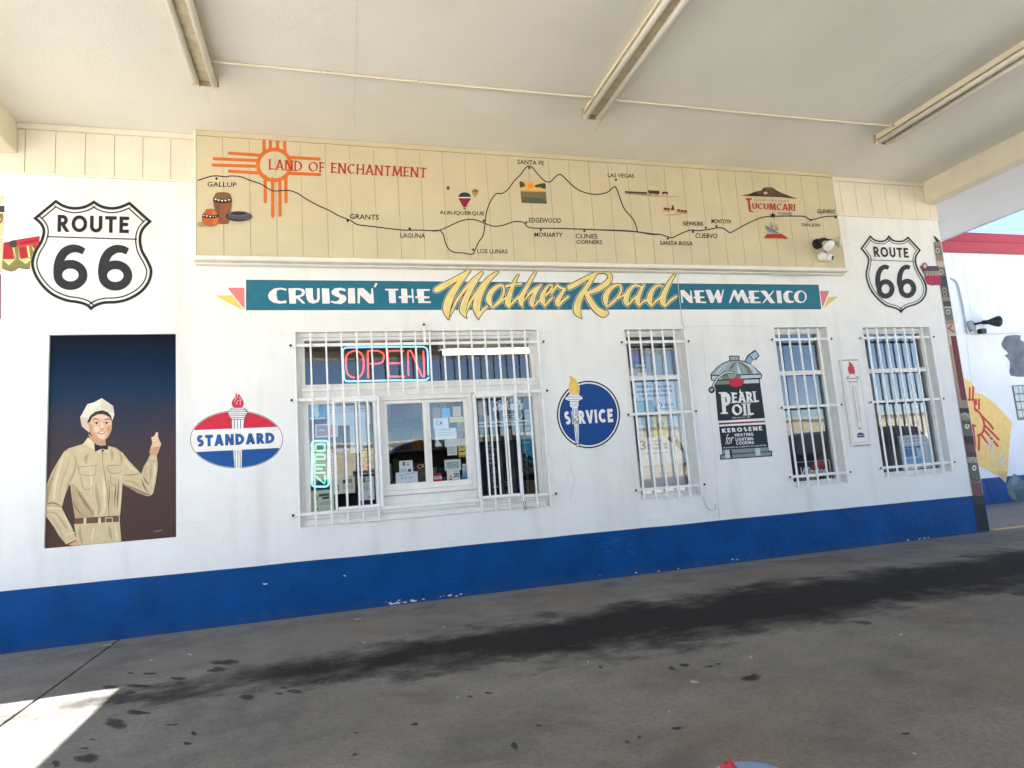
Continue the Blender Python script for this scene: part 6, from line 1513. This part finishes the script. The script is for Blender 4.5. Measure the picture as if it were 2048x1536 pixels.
S.poly('print', [(.5, .6), (.62, .6), (.62, .84), (.5, .84)], ink(70, 72, 70)); S.poly('print', [(.72, .62), (.88, .62), (.88, .86), (.72, .86)], ink(150, 148, 120)); lines(S, .5, .9, (.45, .38, .3), .04, ink(170, 172, 160)); S.stroke('print', [(.2, .4), (.24, .6), (.3, .5), (.3, .2)], .04, ink(90, 92, 88)); S.done()
t, S = card('paper_sheet', 'pale green printed flyer at the bottom left corner of the service window', 'paper', (620, 982), (669, 1026), YL + .002, (214, 222, 202), PA)
S.poly('print', [(.36, .72), (.8, .74), (.8, .86), (.36, .84)], ink(92, 98, 92)); S.poly('print', [(.5, .6), (.8, .62), (.8, .72), (.5, .7)], ink(70, 76, 72)); S.stroke('print', [(.2, .62), (.24, .8), (.3, .66), (.2, .56)], .03, ink(80, 84, 80), curve=3); S.stroke('print', [(.2, .24), (.28, .2), (.32, .28)], .03, ink(110, 112, 106), curve=3); S.poly('print', [(.36, .36), (.95, .38), (.95, .54), (.36, .52)], ink(186, 196, 178)); S.done()
t, S = card('price_tag', 'black strip with white print above the WE CARD notice', 'sign', (720, 945), (749, 952), YL - .001, (34, 36, 38), PA); lines(S, .05, .95, (.7,), .3, ink(220, 220, 214)); S.done()
# hatch panes
YH = .074
t, S = card('paper_sheet', 'white WE CARD notice in the left hatch pane', 'paper', (798, 922), (826.5, 947), .060, (230, 232, 234), PA)
S.poly('print', [(.25, .62), (.42, .62), (.42, .92), (.25, .92)], ink(130, 104, 60)); S.font('print', 'WE\nCARD', q4(.46, .62, .78, .88), ink(90, 40, 40), off=.015); S.poly('print', [(.06, .1), (.55, .1), (.55, .4), (.06, .4)], ink(190, 204, 214)); S.poly('print', [(.62, .06), (.86, .06), (.86, .36), (.62, .36)], ink(70, 90, 104)); S.done()
t, S = card('paper_sheet', 'handwritten white notice at the foot of the left hatch pane', 'paper', (791, 945.5), (836.5, 973), .058, (222, 230, 246), PA)
for (x, y, l) in ((.15, .8, .2), (.45, .86, .2), (.7, .9, .2), (.25, .6, .06), (.4, .62, .08), (.55, .62, .25), (.15, .24, .2), (.45, .3, .22), (.5, .12, .3)):
    S.stroke('print', [(x + l * k / 6, y + (.035 if k % 2 else -.02)) for k in range(7)], .022, ink(120, 140, 190), curve=2)
S.done()
t, S = card('sign_board', 'dark red sign with cream letters CR behind the left hatch pane', 'sign', (829, 927), (851, 943), .1, (66, 26, 24), PA); S.font('print', 'CR', q4(.25, .4, .95, .85), ink(220, 204, 180)); S.stroke('print', [(.2, .18), (.95, .2)], .08, ink(150, 120, 90)); S.done()
t, S = card('paper_sheet', 'white card lettered C4 in the right hatch pane', 'paper', (866, 836.5), (897.5, 857), YH, (222, 226, 238), PA); S.font('print', 'C4', q4(.18, .3, .58, .74), ink(40, 40, 56), off=.02); lines(S, .1, .8, (.92,), .04, ink(160, 164, 180)); lines(S, .1, .9, (.1,), .03, ink(170, 174, 190)); S.done()
t, S = card('card', 'bright blue card at the top of the right hatch pane', 'card', (883, 816.5), (900.5, 834.5), YH + .001, (92, 182, 226), PA); S.stroke('print', ell(.5, .45, .3, .2, 0, 360, 20), .05, ink(60, 140, 190), closed=True); S.done()
t, S = card('card', 'tan paper bag pinned at the top right of the hatch', 'bag', (905, 813), (922, 832.5), YH + .002, (212, 192, 150), PA); S.stroke('print', [(.3, .1), (.5, .9), (.7, .1)], .06, ink(190, 166, 120)); S.done()
t, S = card('card', 'brown paper bag pinned beside the blue card in the hatch', 'bag', (865, 816), (881, 835), YH + .003, (150, 132, 106), PA); S.stroke('print', [(.2, .1), (.5, .8), (.8, .2)], .05, ink(120, 104, 84)); S.done()
t, S = card('card', 'yellow strip ticket holder in the right hatch pane', 'card', (898.5, 834.5), (931, 843.5), YH + .002, (224, 206, 148), PA); lines(S, .1, .9, (.5,), .1, ink(190, 166, 100)); S.done()
t, S = card('card', 'rounded brown hanging tag with a red foot, right hatch pane', 'tag', (914, 843.5), (931.5, 868), YH + .003, (140, 120, 96), PA); S.poly('print', [(.05, .02), (.95, .02), (.95, .25), (.05, .25)], ink(130, 56, 48)); S.poly('print', ell(.5, .6, .25, .22, n=16), ink(112, 96, 78)); S.done()
t, S = card('paper_sheet', 'pale typed notice below the C4 card', 'paper', (869, 857.5), (913.5, 878), YH + .001, (212, 222, 222), PA); lines(S, .22, .75, (.9,), .06, ink(110, 112, 118)); lines(S, .15, .98, (.62,), .06, ink(160, 172, 176)); lines(S, .15, .9, (.4,), .06, ink(160, 172, 176)); S.done()
t, S = card('paper_sheet', 'wide bright white strip notice in the middle of the right hatch pane', 'paper', (889, 878.5), (931.5, 891), YH - .001, (240, 242, 246), PA); lines(S, .1, .9, (.4, .6), .06, ink(216, 222, 230)); S.done()
t, S = card('paper_sheet', 'small white note with four lines beside the yellow card', 'paper', (894, 891.5), (914.5, 910), YH, (220, 228, 232), PA); lines(S, .15, .85, (.82, .64, .45, .25), .07, ink(140, 150, 160)); S.done()
t, S = card('card', 'folded white paper dart standing in the right hatch pane', 'paper', (868, 876), (886, 893), YH + .004, (90, 96, 106), PA); S.poly('print', [(.05, .05), (.3, .95), (.95, .05)], ink(220, 222, 220)); S.done()
t, S = card('card', 'yellow air-freshener card in the right hatch pane', 'card', (916.5, 893), (933, 913.5), YH, (226, 206, 112), PA); S.stroke('print', [(.1, .5), (.3, .56), (.5, .5), (.9, .62)], .1, ink(40, 34, 26)); S.poly('print', [(.05, .02), (.95, .02), (.95, .16), (.05, .18)], ink(196, 124, 50)); S.poly('print', [(.2, .8), (.8, .8), (.7, .98), (.3, .98)], ink(180, 160, 84)); S.done()
t, S = card('sign_board', 'white notice reserving the right to refuse service, right hatch pane', 'sign', (888.5, 920), (922.5, 940), YH, (208, 222, 222), PA); S.font('print', 'WE RESERVE THE RIGHT\nTO REFUSE SERVICE TO\nANYONE AT ANYTIME', q4(.1, .24, .88, .76), ink(40, 50, 56), off=.02); S.done()
t, S = card('sticker', 'white 2002 sticker with a red and yellow emblem, lower right hatch pane', 'sticker', (893.5, 940.5), (920.5, 962), YH - .001, (238, 234, 238), PA)
S.poly('print', [(.1, .2), (.22, .6), (.36, .5), (.4, .22), (.25, .36)], ink(206, 190, 50)); S.poly('print', [(.12, .08), (.4, .08), (.38, .24), (.14, .26)], ink(206, 90, 80)); S.font('print', '2002', q4(.5, .34, .94, .74), ink(52, 52, 84), off=.03); lines(S, .5, .92, (.9, .84, .2, .12), .04, ink(206, 160, 176)); S.done()
t, S = card('sticker', 'octagonal red and white no-entry style sticker at the foot of the hatch', 'sticker', (868, 947), (884, 964.5), YH - .001, (190, 38, 48), PA); S.poly('print', [(0, .36), (1, .36), (1, .66), (0, .66)], ink(240, 238, 236)); lines(S, .15, .85, (.5,), .12, ink(40, 36, 40)); S.done()
for k, (y0, c, w) in enumerate(((928, (216, 220, 222), 'topmost white'), (935, (206, 214, 220), 'second white'), (941.5, (150, 186, 206), 'third pale blue'), (948, (110, 170, 206), 'fourth sky blue'), (954.5, (74, 146, 196), 'lowest blue'))):
    t, S = card('sticker', w + ' card sticker in the column at the right edge of the hatch', 'sticker', (924.5, y0), (934, y0 + 5.5), YH - .001, c, PA); lines(S, .1, .9, (.5,), .12, ink(100, 120, 140)); S.done()
# right fixed light
t, S = card('letter_board', 'black letter board with rows of white price letters in the right pane', 'sign', (956, 884), (1043, 992), .17, (16, 16, 20), PA)
for (tx, x, y, w) in (('COFFEE', .18, .90, .2), ('HOT DOG', .18, .84, .24), ('CHIPS', .24, .74, .16), ('SODA', .24, .68, .14), ('CANDY', .2, .60, .2), ('ICE', .3, .50, .1), ('GUM', .28, .44, .12), ('GAS', .28, .34, .1), ('TEA', .28, .28, .1), ('MILK', .3, .18, .14)):
    S.font('print', tx, q4(x, y, x + w, y + .035), ink(196, 198, 204), off=.01)
for (tx, x, y) in (('.99', .64, .30), ('1.00', .62, .245), ('4.50', .63, .19), ('.85', .66, .135), ('2.98', .63, .08)): S.font('print', tx, q4(x, y, x + .12, y + .035), ink(214, 212, 206), off=.01)
S.poly('print', [(.2, .03), (.4, .03), (.4, .08), (.2, .08)], ink(30, 70, 130)); S.done()
t, S = card('decal', 'white script tobacco decal reading Stokers in a ring on the right pane', 'sticker', (982, 793), (1050, 847), .0905, (30, 44, 48), PA)
bpy.data.objects.remove([c for c in t.children if c.name.startswith('sheet')][0])
S.stroke('ring', ell(.5, .45, .46, .43, 200, 345, 30), .022, ink(226, 232, 232)); S.stroke('ring', ell(.5, .5, .46, .43, 12, 60, 10), .022, ink(226, 232, 232)); S.font('script', "Stoker's", q4(.03, .48, 1.0, .84), ink(244, 246, 248), .3, .05)
S.poly('emblem', smooth([(.2, .84), (.3, .98), (.42, .96), (.48, .84), (.34, .74)], 4, True), ink(40, 130, 84)); S.poly('emblem', smooth([(.52, .84), (.54, .98), (.64, .98), (.66, .84), (.58, .76)], 4, True), ink(206, 196, 90)); S.poly('emblem', [(.7, .78), (.86, .78), (.84, 1), (.7, 1)], ink(150, 206, 200)); lines(S, .3, .8, (.34, .26, .18), .03, ink(206, 212, 214)); S.done()
t, S = card('poster', 'turquoise poster at the right of the right pane', 'poster', (1043, 879), (1068, 935), .12, (38, 140, 172), PA)
S.poly('print', [(0, .55), (1, .35), (1, 0), (0, 0)], ink(18, 24, 30)); S.poly('print', [(0, .38), (1, .2), (1, .12), (0, .3)], ink(30, 110, 104)); S.font('print', 'KODIAK', q4(.1, .84, .8, .93), ink(200, 226, 236)); S.dot('print', .4, .42, .05, ink(230, 232, 234)); S.done()
t, S = card('card', 'grey price card above the turquoise poster', 'card', (1040, 853), (1066, 878), .12, (176, 178, 178), PA); S.poly('print', [(0, .55), (1, .55), (1, 1), (0, 1)], ink(92, 94, 98)); S.font('print', '1.39', q4(.3, .68, .72, .9), ink(226, 228, 230)); S.done()
t, S = card('carton', 'tan carton on the shelf in the right pane', 'carton', (955, 801), (972, 830), .3, (200, 160, 96), PA, .1); S.poly('print', [(0, .82), (1, .82), (1, 1), (0, 1)], ink(168, 120, 60)); S.done()
t, S = card('carton', 'white and blue carton standing on the shelf, right pane', 'carton', (973, 831), (983, 851), .26, (206, 214, 216), PA, .06); S.poly('print', [(.3, .1), (.7, .1), (.5, .3)], ink(50, 96, 110)); S.done()
t, S = card('carton', 'small white carton at the right end of the shelf', 'carton', (1052, 819), (1063, 847), .26, (214, 214, 212), PA, .06); lines(S, .2, .8, (.8, .7), .05, ink(150, 120, 120)); S.done()
sh = thing('wall_shelf', 'white wire shelf crossing the right pane of the service window', 'shelf', (W(1010, 850, .25)[0], .25, W(1010, 850, .25)[1]))
for py in (844, 851):
    a = W(955, py + 2, .25); b = W(1066, py - 3, .25); zz = (a[1] + b[1]) / 2
    MB().tube([(a[0], .25, zz), (b[0], .25, zz)], .008, M_IRON, 6).build('rail', sh)
cb = thing('brochure_rack', 'row of cream paper packets below the shelf in the right pane', 'packets', (W(985, 880, .22)[0], .22, W(985, 885, .22)[1]))
for px in (958, 972, 982, 991): 
    a = W(px, 870, .22); b = W(px + 8, 889, .22); MB().box(a[0], b[0], .22, .235, b[1], a[1], ink(206, 200, 180), .003).build('packet', cb)
# narrow window with the nicotine poster
YP = .122
t, S = card('bottle_pack', 'dark purple pack with white script above a cardboard box', 'pack', (1255.5, 694), (1293, 739), YP + .03, (44, 36, 66), None, .06)
for k in range(3): S.stroke('print', [(.2 + k * .25, .35), (.26 + k * .25, .55), (.24 + k * .25, .8)], .07, ink(*((120, 70, 120), (96, 80, 150), (60, 56, 90))[k])); S.stroke('print', [(.18 + k * .25, .92), (.34 + k * .25, .92)], .05, ink(214, 206, 220))
S.font('print', 'Quality', q4(.35, .1, .98, .26), ink(230, 226, 236), .3, .01); S.done()
t, S = card('cardboard_box', 'brown cardboard box with a white label behind the upper sash', 'box', (1256.5, 738), (1297, 754), YP + .02, (186, 140, 104), None, .08); S.poly('print', [(.48, .12), (.92, .12), (.92, .5), (.48, .5)], ink(226, 220, 216)); S.stroke('print', [(.5, .72), (.88, .72)], .12, ink(130, 60, 50)); S.done()
def blind(label, tl, br, n):
    a = W(*tl, YP + .05); b = W(*br, YP + .05)
    t = thing('window_blind', label, 'blind', ((a[0] + b[0]) / 2, YP + .05, b[1]))
    MB().box(a[0], b[0], YP + .04, YP + .07, a[1] - .02, a[1], ink(196, 206, 212), .004).build('head_rail', t)
    for k in range(n):
        z = a[1] - .025 - (a[1] - .03 - b[1]) * k / n; h = (a[1] - b[1]) / n
        MB().add([(a[0], YP + .045, z - h * .95), (b[0], YP + .045, z - h * .95), (b[0], YP + .062, z - .001), (a[0], YP + .062, z - .001)], [(0, 1, 2, 3)], ink(150, 176, 192)) if False else None
        mb = MB(); mb.add([(a[0], YP + .042, z - h * .92), (b[0], YP + .042, z - h * .92), (b[0], YP + .060, z), (a[0], YP + .060, z), (a[0], YP + .043, z - h * .92 - .0012), (b[0], YP + .043, z - h * .92 - .0012), (b[0], YP + .061, z - .0012), (a[0], YP + .061, z - .0012)],
                          [(0, 1, 2, 3), (7, 6, 5, 4), (0, 4, 5, 1), (2, 6, 7, 3), (1, 5, 6, 2), (3, 7, 4, 0)], mat('blind_slat', None, .5, .05, 6, 0, linear=(.62, .66, .68))); mb.build('slat', t)
blind('blue-grey slatted blind behind the upper sash of the poster window', (1289, 697), (1350, 751), 15)
blind('pale slatted blind behind the foot of the poster window', (1277, 924), (1375, 986), 14)
t, S = card('poster', 'tall white and teal nicotine warning poster in the narrow window', 'poster', (1266.5, 765), (1376, 925), YP + .004, (204, 214, 226))
S.font('print', 'WARNING: This product\ncontains nicotine. Nicotine\nis an addictive chemical.', q4(.05, .815, .82, .965), ink(26, 36, 52), off=.022)
S.poly('print', [(.0, .5), (.52, .5), (.38, .775), (.0, .775)], ink(58, 128, 146)); S.poly('print', [(.0, .6), (.2, .6), (.2, .76), (.0, .76)], ink(104, 172, 188)); S.dot('print', .52, .715, .055, ink(40, 84, 112), ry=.033); S.stroke('print', [(.50, .735), (.52, .695), (.54, .735)], .016, ink(226, 232, 238)); S.font('print', 'vuse', q4(.6, .695, .82, .732), ink(52, 78, 100), off=.01); lines(S, .5, .84, (.665,), .012, ink(96, 110, 126))
S.poly('print', [(0, .34), (.12, .34), (.12, .56), (0, .6)], ink(186, 200, 216)); S.poly('print', [(.12, .33), (.3, .33), (.3, .6), (.08, .6)], ink(92, 104, 104)); S.poly('print', [(.3, .33), (.36, .33), (.36, .6), (.3, .6)], ink(120, 96, 84)); S.poly('print', [(.34, .34), (.64, .34), (.64, .62), (.34, .62)], ink(210, 186, 84))
S.poly('print', [(.49, .55), (.54, .51), (.58, .5), (.55, .46), (.53, .42), (.48, .43), (.44, .42), (.42, .46), (.4, .48), (.45, .5)], ink(110, 112, 96)); S.poly('print', [(.66, .34), (.8, .3), (.78, .62), (.68, .62)], ink(64, 124, 146)); S.poly('print', [(.58, .3), (.72, .34), (.94, .16), (.92, .2), (.8, .33), (.8, .28)], ink(54, 86, 82)); S.poly('print', [(.5, .32), (.62, .32), (.92, .12), (.92, .17), (.68, .33)], ink(54, 86, 82))
S.font('print', '3', q4(.02, .18, .14, .30), ink(40, 46, 54), off=.04); S.font('print', 'FLAVORS\nNICOTINE LEVELS\nPOD-PACK TYPES', q4(.17, .18, .62, .30), ink(60, 66, 76), off=.02); lines(S, .1, .6, (.14,), .01, ink(130, 138, 150)); S.done()
# narrow window with the cigarette sign
t, S = card('lit_sign', 'black and red cigarette sign lettered Winston at the foot of the third window', 'sign', (1592, 924), (1664, 959), YP + .01, (50, 20, 24), None, .03)
S.stroke('print', [(.01, .02), (.99, .02), (.99, .98), (.01, .98)], .022, ink(224, 224, 228), closed=True); S.poly('print', [(.36, .6), (.6, .95), (.92, .95), (.8, .6)], ink(170, 30, 44)); S.font('print', 'Winston', q4(.1, .2, .9, .72), ink(238, 236, 238), .28, .03); S.done()
# wide window
t, S = card('poster', 'pale blue printed poster in the wide right-hand window', 'poster', (1797, 872), (1869, 934), YP + .01, (186, 214, 240))
S.poly('print', [(.0, .72), (1, .72), (1, 1), (0, 1)], ink(224, 232, 240)); lines(S, .06, .9, (.9, .82), .05, ink(170, 186, 206)); S.poly('print', [(.08, .36), (.5, .36), (.5, .6), (.08, .6)], ink(70, 132, 204)); S.poly('print', [(.12, .12), (.6, .12), (.6, .3), (.12, .3)], ink(126, 180, 230)); S.poly('print', ell(.72, .5, .14, .12, n=20), ink(226, 214, 216)); S.stroke('print', [(.1, .64), (.66, .64)], .05, ink(50, 104, 180)); S.done()
# counter and shelving inside
ct = thing('shop_counter', 'dark counter inside the shop behind the service window', 'counter', (.9, 1.2, .02))
MB().box(-.2, 1.9, 1.0, 1.5, .03, .95, M_DARK, .01).build('cabinet', ct); MB().box(-.22, 1.92, .96, 1.54, .951, .99, mat('worktop', None, .4, .05, 5, 0, linear=(.18, .16, .13)), .006).build('worktop', ct)
for i, (xa, xb, lab) in enumerate(((.0, 1.8, 'back shelf stocked with cartons behind the counter'), (2.3, 3.9, 'tall stocked shelf behind the poster window'), (4.2, 6.4, 'tall stocked shelf behind the right-hand windows'))):
    g = thing('stock_shelf', lab, 'shelf', ((xa + xb) / 2, 3.4, .02), 'stock shelves inside the shop')
    MB().box(xa, xb, 3.6, 3.63, .03, 2.0, M_DARK).build('back_panel', g)
    for k in range(5):
        z = .1 + k * .42
        MB().box(xa, xb, 3.2, 3.595, z, z + .025, mat('shelf_board', None, .6, .1, 5, 0, linear=(.24, .2, .15)), .003).build('shelf', g)
        x = xa + .03
        while x < xb - .16:
            w = random.uniform(.07, .15); h = random.uniform(.14, .32)
            MB().box(x, x + w, 3.25, 3.45, z + .026, z + .026 + h, ink(*random.choice(((150, 60, 50), (190, 170, 120), (60, 90, 140), (200, 200, 196), (90, 110, 70), (180, 120, 60)))), .004).build('carton', g); x += w + .012

# ================================================================== blue drum planter with a red bloom at the lower edge
r = ray(1472, 1539); t_ = 1.75
px_, py_ = CAM_P.x + r.x * t_, CAM_P.y + r.y * t_; pz = 1.0 + r.z * t_
R_ = .115; zr_ = pz + .001
pt = thing('drum_planter', 'rounded pale blue drum lid with a crumpled pink-red bloom at the bottom edge', 'planter', (px_, py_ - R_, 0))
M_DRUM = mat('pale_blue_plastic', None, .4, .05, 8, .05, 60, linear=(.17, .30, .52), spec=.5)
MB().lathe((px_, py_ - R_ * .62, 0), (0, 0, 1), [(0.002, R_ * .86), (.02, R_ * .9), (zr_ * .35, R_ * .96), (zr_ * .36, R_), (zr_ * .38, R_), (zr_ * .39, R_ * .96), (zr_ * .68, R_ * .96), (zr_ * .69, R_), (zr_ * .71, R_), (zr_ * .72, R_ * .96), (zr_ - .03, R_ * .97), (zr_ - .02, R_), (zr_ - .006, R_), (zr_, R_ * .96), (zr_ + .003, R_ * .5), (zr_ + .004, .004)], M_DRUM, 48).build('drum', pt, True)
bm = bmesh.new(); bmesh.ops.create_icosphere(bm, subdivisions=3, radius=.018)
for v in bm.verts:
    d = v.co.normalized(); k = 1 + .35 * math.sin(d.x * 9 + d.z * 5) * math.sin(d.y * 8 + 1) + random.uniform(-.12, .12)
    v.co = Vector((d.x * .026 * k, d.y * .02 * k, d.z * .026 * k * (1.1 if d.z > 0 else 1)))
r2 = ray(1458, 1547); tt = t_ - .03
bx, by, bz = CAM_P.x + r2.x * tt, CAM_P.y + r2.y * tt, 1.0 + r2.z * tt
vs = [(v.co.x + bx, v.co.y + by, v.co.z + bz) for v in bm.verts]; fs = [tuple(v.index for v in f.verts) for f in bm.faces]; bm.free()
obj('bloom', vs, fs, mat('crumpled_red', None, .7, .45, 60, .3, 80, linear=(.60, .06, .09)), pt)
MB().tube([(bx, by, bz - .02), (bx, by - .004, zr_ + .002)], .004, mat('green_stem', None, .6, .1, 9, 0, linear=(.05, .12, .03)), 6).build('stem', pt)

# ================================================================== dark vehicles on the forecourt (mirrored in the glass)
def vehicle(label, x0, y0, L_, Wd, H, col, rot=0.0):
    """side profile lofted across the width; x along the car"""
    v = thing('parked_car', label, 'car', (x0 + L_ / 2, y0 + Wd / 2, 0), 'dark vehicles under and beside the canopy')
    paint_ = mat('car_paint_' + col[0], None, .25, .03, 4, 0, linear=col[1], spec=.6)
    gl = mat('car_glass', None, .08, .02, 4, 0, linear=(.01, .012, .014), spec=.7)
    prof = [(.0, .32), (.0, .55), (.03, .62), (.25, .66), (.28, .68), (.36, .95), (.44, 1.0), (.80, 1.0), (.90, .97), (.965, .72), (1.0, .64), (1.0, .34), (.93, .24), (.06, .24)]
    mb = MB(); n = len(prof); vs = []
    for yy, ins in ((0, .06), (.06, 0), (.94, 0), (1, .06)):
        for (u, h) in prof:
            tum = .10 if h > .7 else 0
            yv = yy + (.5 - yy) * 2 * tum * (h - .66)
            vs.append((x0 + L_ * (u + (.5 - u) * ins * .3), y0 + Wd * yv, H * (h - ins * .15 * (1 if h > .5 else -1))))
    fs = []
    for r in range(3):
        for k in range(n):
            k2 = (k + 1) % n; fs.append((r * n + k, r * n + k2, (r + 1) * n + k2, (r + 1) * n + k))
    fs.append(tuple(range(n - 1, -1, -1))); fs.append(tuple(3 * n + k for k in range(n)))
    mb.add(vs, fs, paint_); mb.build('body', v)
    for side in (0, 1):
        yv = y0 + (-.004 if side == 0 else Wd + .004); tm = (.045 if side == 0 else -.045) * Wd
        for (a, b) in ((.36, .56), (.58, .76), (.78, .90)):
            mb = MB(); za, zb = H * .69, H * .94
            top0 = a + (.06 if a == .36 else .0); top1 = b - (.03 if b == .90 else 0)
            mb.add([(x0 + L_ * a, yv, za), (x0 + L_ * b, yv, za), (x0 + L_ * top1, yv + tm, zb), (x0 + L_ * top0, yv + tm, zb)], [(0, 1, 2, 3)], gl); mb.build('side_window', v)
        for u in (.18, .80):
            o = Vector((x0 + L_ * u, yv + (.06 if side == 0 else -.06), .34)); ax = (0, -1 if side == 0 else 1, 0)
            w = MB().lathe(o, ax, [(0, .20), (.0, .34), (.07, .34), (.085, .30)], mat('tyre', None, .9, .1, 20, 0, linear=(.02, .02, .02)), 24).build('wheel', v, True)
            MB().lathe(o + Vector(ax) * .0855, ax, [(0, .22), (.004, .20), (.008, .05)], mat('alloy_rim', None, .3, .05, 20, 0, metal=.8, linear=(.5, .5, .5)), 16).build('rim', w)
    for f in (.12, .88):
        MB().box(x0 - .012, x0 + .02, y0 + Wd * f - .14, y0 + Wd * f + .14, H * .5, H * .57, mat('headlamp', None, .1, .02, 4, 0, linear=(.7, .7, .68), spec=.7), .006).build('headlight', v)
vehicle('dark utility vehicle parked behind the photographer, mirrored in the hatch glass', -.7, -8.35, 5.2, 1.85, 1.72, ('black', (.012, .012, .014)))
vehicle('dark saloon car at the right of the forecourt, mirrored in the right windows', 9.2, -8.2, 4.6, 1.8, 1.42, ('charcoal', (.02, .021, .024)))
